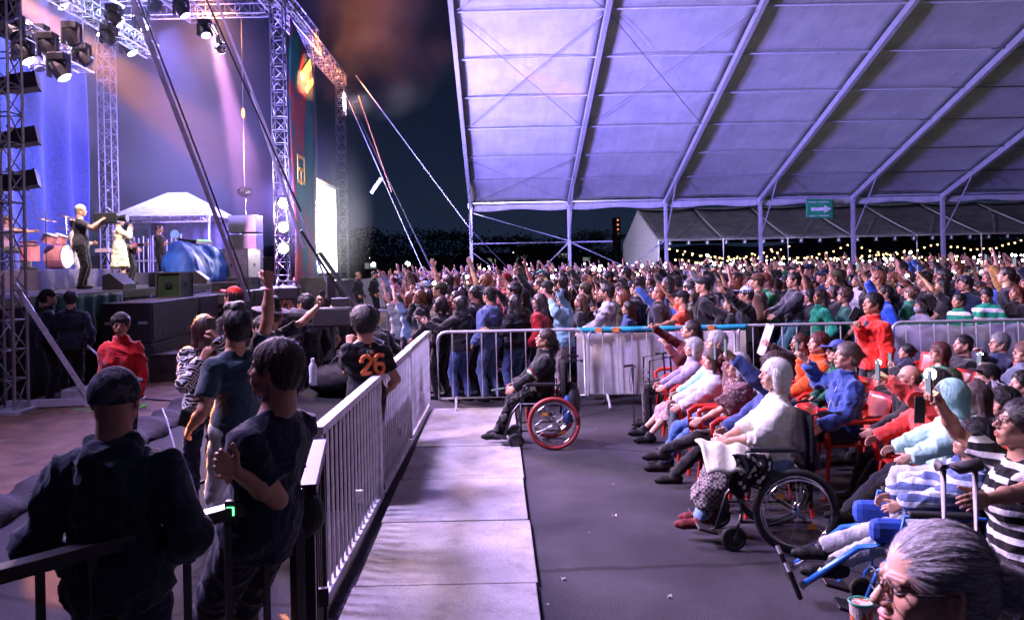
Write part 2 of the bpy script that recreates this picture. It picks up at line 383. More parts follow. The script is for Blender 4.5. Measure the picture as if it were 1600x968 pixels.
def strands(V, F, c, M, s, n, Lg, flow='down', w=.0011, lift=.004, seed=0):
    N = vnormals(V, F); r = np.random.RandomState(seed + 1); k = r.randint(0, len(V), n); p = V[k]; nn = N[k]; up = (p - c) @ M
    if flow == 'back': d = -M[:, 1] * 1.0 + M[:, 2] * (-.15) + 0 * p
    else: d = -A(0, 0, 1) * (.5 + .5 * np.clip(1 - up[:, 2:] / (.1 * s), 0, 2)) + (M @ np.stack([up[:, 0] * 5, up[:, 1] * 3 - .1, up[:, 2] * 0]) / s).T
    d = d + r.normal(0, .07 if flow == 'back' else .2, p.shape); d = d - nn * (d * nn).sum(1, keepdims=True); d /= np.linalg.norm(d, axis=1, keepdims=True) + 1e-9
    sd = np.cross(d, nn); L_ = Lg * r.uniform(.6, 1.3, (n, 1)); lf = lift * r.uniform(.1, 1.3, (n, 1)) ** 2; P3 = [p - nn * .002, p + d * L_ * .5 + nn * (lf + .0012 - L_ ** 2 / .76), p + d * L_ + nn * (lf - L_ ** 2 / .19) + r.normal(0, .0015, p.shape)]; out = []
    for q, ww in zip(P3, (w, w * .8, w * .15)): out += [q - sd * ww, q + sd * ww]
    VV = np.stack(out, 1).reshape(-1, 3); b = np.arange(n)[:, None] * 6
    return VV, np.concatenate([b + A(0, 1, 3, 2).astype(int), b + A(2, 3, 5, 4).astype(int)])
def to_mesh(name, parts, tint=None):
    vs_, qs, o = [], [], 0
    for V, Q in parts: vs_.append(V); qs.append(Q + o); o += len(V)
    V = np.concatenate(vs_); Q = np.concatenate(qs)
    me = bpy.data.meshes.new(name); me.vertices.add(len(V)); me.vertices.foreach_set('co', V.astype(np.float32).ravel())
    me.loops.add(len(Q) * 4); me.loops.foreach_set('vertex_index', Q.astype(np.int32).ravel())
    me.polygons.add(len(Q)); me.polygons.foreach_set('loop_start', np.arange(0, len(Q) * 4, 4, dtype=np.int32))
    me.update(calc_edges=True); me.validate(); me.shade_smooth()
    if tint is not None:
        ca = me.color_attributes.new('tint', 'FLOAT_COLOR', 'POINT')
        ca.data.foreach_set('color', np.concatenate([tint(V), np.ones((len(V), 1))], 1).astype(np.float32).ravel())
    return me
def ik(S, T, a, b, pole):
    v = T - S; D = np.linalg.norm(v)
    if D > (a + b) * .995: T = S + v / D * (a + b) * .995; D = (a + b) * .995; v = T - S
    if D < abs(a - b) + .02: D = abs(a - b) + .02
    u = nrm(v); x = (a * a - b * b + D * D) / (2 * D); h = math.sqrt(max(a * a - x * x, 0))
    p = np.array(pole, float) - S; p = nrm(p - u * (p @ u)); return S + u * x + p * h, T
def hand_prims(Wr, d, n, side, kind, s=1.):
    # Wr wrist, d finger direction, n palm normal, side: direction of the thumb
    d = nrm(d); n = nrm(n - d * (n @ d)); t = np.cross(d, n); t = t if t @ side > 0 else -t; P = []
    base = [A(.030, .084), A(.010, .090), A(-.010, .086), A(-.029, .076)]; ln = [.068, .076, .071, .056]
    if kind in ('grip', 'fist'): curl = [1.25] * 4
    elif kind == 'peace': curl = [.08, .06, 1.5, 1.5]
    elif kind == 'point': curl = [.06, 1.45, 1.5, 1.5]
    elif kind == 'open': curl = [.12, .08, .1, .16]
    else: curl = [.42, .45, .5, .55]
    for (bx_, bz), l, c in zip(base, ln, curl):
        b = Wr + (t * bx_ + d * bz) * s; P.append(rc(Wr + t * bx_ * .55 * s + d * .012 * s, b, .0155 * s, .0125 * s, .012))
        sp = bx_ * (1.6 if kind in ('open', 'peace') else .5); a = 0; p = b
        for j, (f_, r_) in enumerate(((.44, .0098), (.31, .009), (.25, .0078))):
            a += c * (.85 if j == 0 else 1.); dr = nrm(d * math.cos(a) + n * math.sin(a) + t * sp * (1 if a < 1 else 0))
            q = p + dr * l * f_ * s; P.append(rc(p, q, r_ * s, (r_ - .0008) * s, .0035)); p = q
    th = Wr + (t * .024 + d * .022 + n * .006) * s; closed = kind in ('grip', 'fist', 'peace', 'point')
    d1 = nrm(t * (.75 if not closed else .45) + d * .75 + n * (.3 if not closed else .7)); m = th + d1 * .042 * s
    P.append(rc(Wr + t * .014 * s + d * .01 * s, m, .017 * s, .0125 * s, .012))
    d2 = nrm(t * (.45 if not closed else -.25) + d + n * (.3 if not closed else .8)); e = m + d2 * .031 * s; P.append(rc(m, e, .0112 * s, .0102 * s, .004))
    d3 = nrm(d2 + (n * .3 - t * .3 if closed else 0)); P.append(rc(e, e + d3 * .024 * s, .0102 * s, .0085 * s, .004))
    return P
def head_prims(c, M, s, sex, fat=1.):
    # c head centre, M columns right, forward, up
    T = lambda x, y, z: c + M @ (A(x, y, z) * s); E = lambda p, r, k=.012: el(T(*p), A(*r) * s, M, k)
    j = 1.0 if sex == 'm' else .92
    P = [E((0, -.014, .032), (.074, .093, .084), .01), E((0, .016, -.03), (.060 * fat, .070, .074), .03),
         rc(T(0, -.03, -.05), T(0, -.038, -.14), .055 * s * (1.05 if sex == 'm' else .88) * fat, .058 * s * (1.08 if sex == 'm' else .88) * fat, .03),
         E((0, .066 * j, -.089), (.021, .019, .018), .022)]
    for q in (-1, 1):
        P += [rc(T(q * .051 * j, -.008, -.048), T(q * .012, .058, -.09), .020 * s * fat, .017 * s, .025),
              E((q * .040, .058, -.018), (.024, .022, .021), .018), sub(E((q * .031, .101, .006), (.018, .017, .0125), .012)),
              E((q * .031, .0745, .006), (.0145, .0145, .0125), .003),
              rc(T(q * .014, .086, .024), T(q * .046, .071, .025), .0075 * s, .006 * s, .01),
              E((q * .0115, .094, -.030), (.0085, .011, .008), .006), rc(T(q * .032, .068, -.05), T(q * .03, .06, -.062), .014 * s, .013 * s, .02),
              E((q * .0775, -.010, -.002), (.0085, .018, .031), .004), sub(E((q * .0865, -.004, .002), (.006, .010, .018), .004))]
    P += [rc(T(0, .084, .014), T(0, .109, -.024), .0065 * s, .0105 * s, .009), E((0, .081, -.060), (.026, .017, .02), .014),
          E((0, .0935, -.0545), (.0225, .009, .0058), .004), E((0, .092, -.0675), (.019, .009, .0068), .004), sub(E((0, .104, -.0608), (.024, .010, .0014), .002))]
    return P
def head_tint(c, M, s, sex, o):
    def f(V):
        q = ((V - c) @ M) / s; t = np.ones((len(V), 3)); x = abs(q[:, 0]); y = q[:, 1]; z = q[:, 2]
        def blend(m, col):
            t[:] = t * (1 - m[:, None]) + np.array(col) * m[:, None]
        g = lambda cx, cz, rx, rz: np.clip(1.35 - np.sqrt(((x - cx) / rx) ** 2 + ((z - cz) / rz) ** 2), 0, .35) / .35 * (y > .03)
        blend(g(.042, -.025, .024, .02) * .3, (1.1, .78, .74))
        if o.get('beard'): blend(np.clip((-.038 - z) * 60, 0, 1) * (z > -.125) * (y > -.02) * .75, (.16, .13, .12))
        blend(g(0, -.061, .023, .0125) * .8, (.9, .42, .42) if sex == 'm' else (.85, .26, .3)); blend(g(0, -.061, .021, .0014), (.25, .1, .1))
        e = g(.031, .006, .0125, .0085) * (y > .077); blend(e, (1.15, 1.35, 1.5)); blend(g(.031, .006, .0055, .007) * (y > .077), (.08, .05, .04))
        blend(g(.031, .015, .015, .0026) * (y > .06), (.15, .1, .1)); br = .5 if o.get('old') else .85
        blend(np.clip(1.3 - np.sqrt(((x - .031) / .019) ** 2 + ((z - .029 + abs(x - .031) * .15) / .0052) ** 2), 0, .3) / .3 * (y > .05) * br, (.14, .1, .09))
        blend(((abs(q[:, 0] / .08) > .9) * (y < .03) * (z < .03) * (z > -.03)) * .25, (1.1, .75, .7))
        return t
    return f
def hair_prims(c, M, s, style):
    T = lambda x, y, z: c + M @ (A(x, y, z) * s); E = lambda p, r, k=.012: el(T(*p), A(*r) * s, M, k)
    P = []; cl = []
    if style == 'bald': P = [E((0, -.035, .0), (.078, .080, .062))]; cl = [(T(0, 0, .02), M @ A(0, .25, 1)), (T(0, -.005, 0), M @ A(0, 1, .15))]
    elif style in ('short', 'crop', 'curly', 'quiff'):
        g = {'short': .014, 'crop': .007, 'curly': .034, 'quiff': .016}[style]
        P = [E((0, -.016, .036), (.074 + g, .092 + g, .084 + g)), E((0, -.05, -.02), (.066 + g * .6, .055 + g * .4, .065))]
        if style == 'quiff': P += [rc(T(-.04, .06, .108), T(.04, .06, .108), .027 * s, .027 * s, .02), rc(T(-.02, 0, .13), T(.02, .04, .125), .03 * s, .028 * s, .02)]
        P += [sub(E((0, .085, -.03), (.066, .062, .092), .012))]; cl = [(T(0, 0, -.035), M @ A(0, .75, -1))]
        for q in (-1, 1): P += [sub(E((q * .085, .004, -.016), (.022, .026, .04), .008))]
    else:
        P = [E((0, -.018, .036), (.086, .105, .097)), E((0, -.045, -.015), (.08, .07, .075), .02)]
        P += [sub(E((0, .095, -.035), (.060, .07, .095), .012))]
        if style in ('bob', 'bobcut'):
            for q in (-1, 1): P += [rc(T(q * .074, .005, .03), T(q * .078, .0, -.085), .028 * s, .024 * s, .02)]
            P += [rc(T(0, -.07, .0), T(0, -.075, -.095), .055 * s, .042 * s, .03), sub(E((0, .095, -.06), (.060, .075, .09), .012))]
        elif style in ('long', 'longback'):
            for q in (-1, 1): P += [rc(T(q * .07, -.01, .03), T(q * .085, -.03, -.13), .03 * s, .03 * s, .02), rc(T(q * .085, -.03, -.13), T(q * .07, -.055, -.26), .032 * s, .018 * s, .02)]
            P += [rc(T(0, -.07, .0), T(0, -.085, -.16), .06 * s, .06 * s, .03), rc(T(0, -.085, -.16), T(0, -.09, -.33), .062 * s, .032 * s, .03), sub(E((0, .095, -.08), (.060, .075, .12), .012))]
        elif style == 'bun': P += [E((0, -.115, .03), (.038, .035, .038), .008)]; cl = [(T(0, 0, -.05), M @ A(0, .9, -1))]
        elif style == 'pony': P += [E((0, -.115, .02), (.026, .026, .026), .01), rc(T(0, -.125, .015), T(.0, -.145, -.08), .022 * s, .026 * s, .01), rc(T(0, -.145, -.08), T(.0, -.12, -.2), .026 * s, .012 * s, .01)]; cl = []
        if style in ('bun', 'pony'):
            P += [sub(E((q * .085, .012, -.014), (.024, .03, .042), .008)) for q in (-1, 1)]; P += [sub(E((0, -.02, -.115), (.09, .09, .055), .01))] if style == 'bun' else []
    return P, cl
def hat_prims(c, M, s, style):
    T = lambda x, y, z: c + M @ (A(x, y, z) * s); E = lambda p, r, k=.008: el(T(*p), A(*r) * s, M, k)
    if style == 'beanie': return [E((0, -.016, .04), (.09, .108, .104))], [(T(0, 0, .022), M @ A(0, .25, -1))]
    if style == 'hood': return [E((0, -.025, .02), (.105, .118, .125)), E((0, -.03, -.1), (.1, .09, .09), .03), sub(E((0, .11, -.02), (.068, .09, .09), .01))], []
    if style == 'cowboy':
        return [rc(T(0, -.01, .05), T(0, -.01, .125), .098 * s, .085 * s, .01), el(T(0, -.01, .045), A(.20, .21, .013) * s, M, .02), sub(rc(T(0, -.07, .225), T(0, .07, .225), .03 * s, .03 * s, .03))], []
    if style == 'cap_low': return [E((0, -.016, .03), (.089, .108, .098)), el(T(0, .11, .045), A(.066, .07, .008) * s, M, .008)], [(T(0, 0, -.004), M @ A(0, -.1, -1))]
    # cap
    fwd = -1 if style == 'capback' else 1
    return [E((0, -.016, .038), (.087, .106, .096)), el(T(0, fwd * .115, .052), A(.066, .075, .008) * s, M, .008)], [(T(0, 0, .034), M @ A(0, -.15, -1))]
SKINS = {'l': (.56, .33, .24), 'm': (.43, .235, .155), 'd': (.30, .155, .10)}
SHARED = {}
def person(label, x=0, y=0, H=1.7, yaw=90, pose='stand', z0=0., lean=0, side=0, look=(0, 0), RH=None, LH=None, RF=None, LF=None, hk=('relax', 'relax'), palms=(None, None),
           sex='m', fat=1., skin='m', top=('tee', (.1, .1, .1)), bot=('pants', (.05, .05, .06)), shoes=(.02, .02, .02), hair=('short', (.02, .015, .012)), hat=None,
           glasses=None, mask=None, h=.011, hh=None, group=None, seat=.45, twist=0, o=None, key=None, mesh_only=False, elb=(None, None), inner=None, extra=None, legs=True, patt=None):
    """local frame: right = +X, forward = +Y, up = +Z; yaw 90 faces world -X. Hand targets are world points (Vector) or local tuples."""
    o = o or {}; s = H / 1.72; hh = hh or h * .62
    cz, sz = math.cos(R(yaw)), math.sin(R(yaw))
    def loc(p):
        if p is None: return None
        if isinstance(p, Vector):
            dx, dy = p.x - x, p.y - y; return A(dx * cz + dy * sz, -dx * sz + dy * cz, p.z - z0)
        return A(*p) * (s if pose == 'stand' else 1)
    sit = pose == 'sit'; w = (1. if sex == 'm' else .93)
    P0 = A(0, 0, seat + .10 * s) if sit else A(0, 0, .93 * s)
    lf, ls = R(lean), R(side); U = nrm(A(math.sin(ls), math.sin(lf), math.cos(lf) * math.cos(ls)))
    tw = R(twist); r_ = nrm(A(math.cos(tw), math.sin(tw), 0)); r_ = nrm(r_ - U * (r_ @ U)); F_ = np.cross(U, r_); MT = np.stack([r_, F_, U], 1)
    q = lambda a, b, c_: P0 + MT @ (A(a, b, c_) * s)
    neck = q(0, -.005, .53); chest = q(0, 0, .33); waist = q(0, .0, .14); ch = np.array(neck)
    lk, lp = R(look[0]), R(look[1]); hf = nrm(A(-math.sin(lk) * math.cos(lp), math.cos(lk) * math.cos(lp), math.sin(lp)))
    hr = nrm(np.cross(hf, A(0, 0, 1))); hu = np.cross(hr, hf); MH = np.stack([hr, hf, hu], 1)
    hs = s ** .5 * (1.06 if sex == 'm' else 1.02) * o.get('hs', 1)
    hc = neck + U * .055 * s + hu * .085 * hs + hf * .022 * hs + A(0, 0, .02 * s)
    SR, SL = q(.166 * w * (1 + (fat - 1) * .5), -.008, .418), q(-.166 * w * (1 + (fat - 1) * .5), -.008, .418)
    TR, TL = loc(RH), loc(LH)
    if TR is None: TR = q(.27, .10, -.02) if not sit else A(.13, .34, seat + .17)
    if TL is None: TL = q(-.27, .10, -.02) if not sit else A(-.13, .34, seat + .17)
    for SS, TT, which in ((SR, TR, 0), (SL, TL, 1)):
        if TT[2] > SS[2]:
            up = A(0, 0, .035 * s)
            if which == 0: SR = SR + up
            else: SL = SL + up
    pe = [loc(e) if e is not None else None for e in elb]
    ER, WR = ik(SR, TR, .285 * s, .25 * s, pe[0] if pe[0] is not None else SR + A(.25, -.35, -.5) * s)
    EL, WL = ik(SL, TL, .285 * s, .25 * s, pe[1] if pe[1] is not None else SL + A(-.25, -.35, -.5) * s)
    HR, HL = q(.088, 0, -.02), q(-.088, 0, -.02)
    fr = loc(RF) if RF is not None else (A(.10, .40, .085) if sit else A(.115, -.01, .085)); fl_ = loc(LF) if LF is not None else (A(-.10, .44, .085) if sit else A(-.115, .02, .085))
    kp = A(0, 1.2, .6 if sit else -.1)
    KR, AR = ik(HR, fr, .44 * s, .41 * s, HR + kp); KL, AL = ik(HL, fl_, .44 * s, .41 * s, HL + kp)
    g = fat
    # ---- body
    B = [el(q(0, 0, .0), A(.158 * g, .108 * g, .115) * s, MT, .03), el(waist, A(.132 * g, .098 * g, .14) * s, MT, .04), el(chest, A(.155 * g, .108 * g, .16) * s, MT, .05),
         el(q(0, -.01, .41), A(.145, .078, .065) * s, MT, .04), rc(q(0, -.01, .47), neck + U * .07 * s, .064 * s * w * g, .054 * s * w * g, .03)]
    for S_ in (SR, SL): B += [rc(neck - U * .01 * s, S_, .046 * s, .042 * s, .03)]
    for S_, E_, W_, sg in ((SR, ER, WR, 1), (SL, EL, WL, -1)):
        B += [rc(S_, E_, .050 * s * w * g ** .5, .039 * s * w, .02), rc(E_, E_ + (W_ - E_) * .4, .040 * s * w, .041 * s * w * g ** .5, .02), rc(E_ + (W_ - E_) * .4, W_, .039 * s * w, .026 * s * w, .02)]
    lq_ = .84 if legs and bot[0] in ('pants', 'jeans') else 1.
    for H_, K_, A_ in ((HR, KR, AR), (HL, KL, AL)):
        B += [rc(H_, K_, .082 * s * g * lq_, .053 * s * lq_, .03), rc(K_, K_ + (A_ - K_) * .35, .052 * s * lq_, .056 * s * g ** .5 * lq_, .02), rc(K_ + (A_ - K_) * .35, A_, .053 * s * lq_, .034 * s, .02), rc(A_, A_ + A(0, .03, -.03), .034 * s, .03 * s, .02), rc(A_ + A(0, -.03, -.045), A_ + A(0, .14, -.055), .03, .026, .02)]
    HD = []
    for i, (W_, E_, sg) in enumerate(((WR, ER, 1), (WL, EL, -1))):
        d = nrm(W_ - E_); n_ = np.array(palms[i], float) if palms[i] is not None else (A(-sg * .5, .6, .1) if d[2] > .3 else A(-sg, 0, -.5))
        sd = A(-sg, .2, .3) if d[2] > .3 else A(-sg * .3, 1, .3)
        if hk[i] == 'none': continue
        HD += hand_prims(W_, d if hk[i] != 'grip' else nrm(d + .25 * n_), n_, sd, hk[i], s)
    body = [field_mesh(B, h, [((0, 0, .012), (0, 0, -1))])] if not o.get('nobody') else []
    if o.get('nobody'): body = [field_mesh([p for p in B if p[0] == 'rc'][:9], h)]
    hp = head_prims(hc, MH, hs, sex, g ** .4); body.append(field_mesh(hp, hh))
    if HD: body.append(field_mesh(HD, min(hh, .008)))
    root = None
    def add(name, parts, m, col, tint=None):
        me = to_mesh(name, parts, tint); me.materials.append(m); return (name, me, col)
    out = [add('body', body, skinmat(), tuple(SKINS[skin]), head_tint(hc, MH, hs, sex, o))]
    sd_ = abs(hash(label)) % 97 if False else (sum(map(ord, label)) % 97)
    # ---- lower clothing
    if legs:
        bk = bot[0]; bm = bot[2] if len(bot) > 2 else cloth(None, sheen=.05)
        if bk in ('pants', 'shorts', 'jeans'):
            Q_ = [el(q(0, 0, .0), A(.172 * g, .124 * g, .125) * s, MT, .03), el(q(0, 0, .08), A(.15 * g, .115 * g, .08) * s, MT, .03)]
            for H_, K_, A_ in ((HR, KR, AR), (HL, KL, AL)):
                if bk == 'shorts': Q_ += [rc(H_, H_ + (K_ - H_) * .85, .096 * s * g, .085 * s, .03, 1)]
                else: Q_ += [rc(H_, K_, .095 * s * g, .068 * s, .03), rc(K_, A_ + nrm(A_ - K_) * .01, .068 * s, .052 * s, .02, 1)]
            V, F = field_mesh(Q_, h); V = folds(V, F, .006, sd_, 10, 8); out.append(add('shorts' if bk == 'shorts' else 'trousers', [(V, F)], bm, bot[1]))
        elif bk in ('skirt', 'dress'):
            Q_ = [el(q(0, 0, .03), A(.165 * g, .12 * g, .12) * s, MT, .03)]
            KM = (KR + KL) / 2; HM = (HR + HL) / 2
            if sit:
                for H_, K_ in ((HR, KR), (HL, KL)): Q_ += [rc(H_, K_ + nrm(K_ - H_) * .02, .10 * s * g, .085 * s, .06)]
                Q_ += [rc(HM, KM, .1 * s, .09 * s, .05), rc(KM, KM + A(0, .03, -.12 if bk == 'skirt' else -.25), .1 * s, .11 * s, .06, 1)]
            else:
                e = HM + A(0, 0, -.42 * s); Q_ += [rc(HM + A(.03, 0, 0), e + A(.06, 0, 0), .14 * s, .20 * s, .06, 1), rc(HM - A(.03, 0, 0), e - A(.06, 0, 0), .14 * s, .20 * s, .06, 1)]
            V, F = field_mesh(Q_, h); V = folds(V, F, .011, sd_, 16, 2.); out.append(add('skirt', [(V, F)], bm, bot[1]))
        if shoes:
            for A_ in (AR, AL):
                b_ = A_ + A(0, 0, -.04)
                Q_ = [rc(b_ + A(0, -.035, 0), b_ + A(0, .13, -.012), .044, .036, .02), rc(A_, b_, .043, .044, .02), rc(b_ + A(0, .12, -.012), b_ + A(0, .165, -.012), .038, .026, .01)]
                out.append(add('shoe', [field_mesh(Q_, min(h, .009))], mat('shoe leather', (.03, .03, .03), .4) if not isinstance(shoes, tuple) else cloth(None, rough=.5, sheen=0), shoes))
    # ---- upper clothing
    tk = top[0]; tcol = top[1]; tm = top[2] if len(top) > 2 else cloth()
    th = {'tee': .013, 'shirt': .016, 'blouse': .02, 'jacket': .030, 'hoodie': .028, 'shawl': .03, 'coat': .034, 'vest': .02}[tk]
    Q_ = [el(q(0, .0, .03), A(.158 * g + th, .108 * g + th, .15) * s, MT, .05), el(waist, A(.138 * g + th, .102 * g + th, .16) * s, MT, .05), el(chest, A(.157 * g + th, .112 * g + th, .17) * s, MT, .05),
          el(q(0, -.01, .41), A(.145 + th * .5, .082 + th * .7, .065) * s, MT, .05)]
    if sex == 'f': Q_ += [el(q(sg * .07, .085 * g, .30), A(.066 * g, .06, .065) * s, MT, .04) for sg in (-1, 1)]
    if o.get('belly'): Q_ += [el(q(0, .06, .12), A(.14, .12, .15) * s, MT, .05)]
    for S_ in (SR, SL): Q_ += [rc(neck - U * .035 * s, S_ - U * .008 * s, .044 * s + th * .8, .043 * s + th * .7, .035)]
    slv = top[3] if len(top) > 3 else ('short' if tk == 'tee' else 'long')
    for S_, E_, W_ in ((SR, ER, WR), (SL, EL, WL)):
        a_, b_ = .054 * s * w * g ** .5 + th * .85, .044 * s * w + th * .75
        if tk == 'shawl': Q_ += [rc(S_, S_ + (E_ - S_) * .9, a_ + .02, b_ + .05, .06, 1)]
        elif slv == 'short': Q_ += [rc(S_, S_ + (E_ - S_) * .68, a_, b_ + .012, .03, 1)]
        elif slv == 'none': Q_ += [rc(S_, S_ + (E_ - S_) * .12, a_ * .8, a_ * .8, .03, 1)]
        elif slv == 'half': Q_ += [rc(S_, E_, a_, b_, .03), rc(E_, E_ + (W_ - E_) * .35, b_, b_ * .95, .02, 1)]
        else: Q_ += [rc(S_, E_, a_, b_, .03), rc(E_, W_ - (W_ - E_) * .03, b_, .030 * s * w + th * .75, .02, 1)]
    if tk in ('jacket', 'coat', 'shirt'): Q_ += [rc(neck - U * .02 * s + F_ * .01, neck + U * .035 * s + F_ * .012, .066 * s + th * .4, .070 * s + th * .3, .015, 1), sub(rc(neck + U * .03 * s + F_ * .012, neck + U * .09 * s + F_ * .03, .057 * s, .062 * s, .01))]
    if tk == 'hoodie': Q_ += [rc(q(-.06, -.075, .50), q(.06, -.075, .50), .045 * s, .045 * s, .03), rc(q(-.075, -.03, .535), q(-.05, .05, .50), .030 * s, .02 * s, .02), rc(q(.075, -.03, .535), q(.05, .05, .50), .030 * s, .02 * s, .02), rc(q(-.04, -.10, .45), q(.04, -.10, .45), .04 * s, .04 * s, .03), rc(q(0, -.1, .42), q(0, -.09, .36), .045 * s, .02 * s, .04)]
    if tk in ('tee', 'blouse', 'hoodie', 'vest', 'shawl'): Q_ += [sub(rc(neck + U * .02 * s + F_ * .005, neck + U * .12 * s + F_ * .03, .058 * s * w, .085 * s, .01))]
    hem = {'coat': -.22, 'hoodie': -.075, 'jacket': -.07}.get(tk, -.10) if not sit else -.03
    if not sit: Q_ += [rc(q(0, 0, .05), q(0, 0, hem), (.125 * g + th) * s, (.132 * g + th) * s, .05, 1)]; Q_ += [el(q(0, 0, -.02), A(.168 * g + th, .118 * g + th, .12) * s, MT, .03)]
    V, F = field_mesh(Q_, h, [(q(0, 0, hem), -U)]); V = folds(V, F, .0085 if th > .02 else .006, sd_, 8, 6)
    out.append(add({'tee': 't_shirt', 'blouse': 'blouse', 'vest': 'vest'}.get(tk, tk), [(V, F)], tm, tcol))
    if inner:
        V, F = field_mesh([el(q(0, .03, .30), A(.07, .112 * g + th, .22) * s, MT, .02), rc(q(0, .06, .44), q(0, .045, .49), .045 * s, .05 * s, .03)], h, [(q(0, .05, .3), -F_)])
        out.append(add('undershirt', [(V, F)], cloth(), inner))
    # ---- head wear
    P_, cl = hair_prims(hc, MH, hs, hair[0]) if hair else ([], [])
    if P_:
        if hat and hat[0] in ('cap', 'capback', 'beanie', 'cowboy'): P_ = P_ + [sub(el(hc + MH @ (A(0, -.016, .15) * hs), A(.12, .13, .085) * hs, MH, .01))]
        try:
            V, F = field_mesh(P_, hh, cl); N = vnormals(V, F); lq = ((V - hc) @ MH) / hs; az = np.arctan2(lq[:, 0], lq[:, 1])
            if hair[0] == 'curly': nn = (vnoise(lq * 60 + sd_) - .5) * .020 + (vnoise(lq * 130) - .5) * .008
            else: nn = (vnoise(np.stack([az * 9, lq[:, 2] * 9, np.hypot(lq[:, 0], lq[:, 1]) * 60], 1) + sd_) - .5) * .011 + (vnoise(np.stack([az * 26, lq[:, 2] * 12, lq[:, 1] * 50], 1) + 5) - .5) * .006
            V = V + N * (nn * (.55 if h < .01 else 1.4 if hair[0] in ('quiff', 'long', 'short') else 1.))[:, None]
            hp_ = [(V, F)]
            if h <= .0125: hp_.append(strands(V, F, hc, MH, hs, 6500 if h < .01 else 1200, {'short': .02, 'crop': .010, 'curly': .03, 'quiff': .03, 'bald': .01}.get(hair[0], .06), 'down' if hair[0] not in ('bun', 'pony') else 'back', .0009 if h < .01 else .0013, .010 if hair[0] == 'curly' else .005, sd_))
            out.append(add('hair', hp_, hairmat(), hair[1]))
        except Exception as ex: print('hair failed', label, ex)
    if hat:
        P_, cl = hat_prims(hc, MH, hs, hat[0]); V, F = field_mesh(P_, min(hh, .007), cl)
        out.append(add({'capback': 'cap', 'cap_low': 'cap', 'cowboy': 'cowboy_hat'}.get(hat[0], hat[0]), [(V, F)], hat[2] if len(hat) > 2 else cloth(rough=.7), hat[1]))
    T = lambda a, b, c_: hc + MH @ (A(a, b, c_) * hs)
    if mask:
        V, F = field_mesh([el(T(0, .045, -.055), A(.058, .066, .05) * hs, MH, .01), el(T(0, .08, -.04), A(.035, .04, .04) * hs, MH, .02)], hh, [(T(0, .015, 0), MH @ A(0, -1, 0)), (T(0, 0, -.022), MH @ A(0, .0, 1))])
        out.append(add('face_mask', [(V, F)], cloth(), mask))
    if glasses:
        mb = MB()
        for sg in (-1, 1):
            mb.ring(T(sg * .031, .098, .004), MH @ A(0, 1, 0), .0215 * hs, .0019 * hs, 20, 5)
            mb.tube([T(sg * .053, .096, .008), T(sg * .077, .06, .012), T(sg * .083, -.01, .012), T(sg * .082, -.03, -.01)], .0019 * hs, 5)
        mb.tube([T(-.01, .1, .008), T(0, .106, .01), T(.01, .1, .008)], .0018 * hs, 5)
        me = bpy.data.meshes.new('glasses'); me.from_pydata(mb.v, [], mb.f); me.update(); me.shade_smooth(); me.materials.append(BLK); out.append(('glasses', me, glasses))
    J = dict(neck=neck, hc=hc, MH=MH, hs=hs, q=q, WR=WR, WL=WL, ER=ER, EL=EL, SR=SR, SL=SL, KR=KR, KL=KL, AR=AR, AL=AL, s=s, U=U, F=F_)
    if mesh_only: return out, J
    root = empty('person', (x, y, z0), R(yaw)); tag(root, label, 'person', group)
    for nm, me, col in out:
        ob = bpy.data.objects.new(nm, me); C.objects.link(ob); ob.parent = root; ob.color = (*col[:3], 1)
    J['world'] = lambda p: Vector((x + p[0] * cz - p[1] * sz, y + p[0] * sz + p[1] * cz, z0 + p[2])); J['root'] = root
    return root, J
# ---------------------------------------------------------------- ground
def ground_mat():
    m, n, lk, b = _nodes('asphalt'); v = _coord(n, lk)
    a = _ramp(n, lk, _noise(n, lk, v, 1.1, 6, .6), [(.3, (.025, .025, .031)), (.7, (.048, .048, .056))])
    f = _ramp(n, lk, _noise(n, lk, v, 130, 2), [(.35, (.55, .55, .55)), (.7, (1.5, 1.5, 1.5))])
    c = _mix(n, lk, 1., a, f, 'MULTIPLY')
    c = _mix(n, lk, 1., c, _ramp(n, lk, _noise(n, lk, v, .35, 3, .7), [(.4, (.75, .72, .75)), (.5, (1.15, 1.1, 1.12)), (.58, (.9, .9, .9))]), 'MULTIPLY')
    ck = n.new('ShaderNodeTexVoronoi'); ck.feature = 'DISTANCE_TO_EDGE'; ck.inputs['Scale'].default_value = .42; lk(_mix(n, lk, .25, v, _noise(n, lk, v, 2.5, 5)), ck.inputs['Vector']); c = _mix(n, lk, 1., c, _ramp(n, lk, ck.outputs[0], [(.004, (.45, .45, .45)), (.012, (1, 1, 1))]), 'MULTIPLY')
    sp = n.new('ShaderNodeTexVoronoi'); sp.inputs['Scale'].default_value = 3.2; lk(v, sp.inputs['Vector'])
    r = n.new('ShaderNodeMath'); r.operation = 'LESS_THAN'; r.inputs[1].default_value = .035; lk(sp.outputs[0], r.inputs[0])
    c = _mix(n, lk, r.outputs[0], c, (.22, .2, .2)); lk(c, b.inputs['Base Color']); b.inputs['Roughness'].default_value = .85; b.inputs['Specular IOR Level'].default_value = .2
    _bump(n, lk, b, _noise(n, lk, v, 90, 4, .7), .012, .7); return m
gm = ground_mat()
tag(MB().grid(lambda u, v: (-260 + 520 * u, -60 + 520 * v, 0), 1, 1).build('ground', gm), kind='structure')
dirt = mat('trodden dirt', (.15, .085, .05), .95, 0, .45, 3, .03, 22)
def dz(x, y): return .006 + .05 * float(vnoise(np.array([[x * 1.7, y * 1.7, 3.]]))[0]) + .03 * float(vnoise(np.array([[x * 6, y * 6, 1.]]))[0])
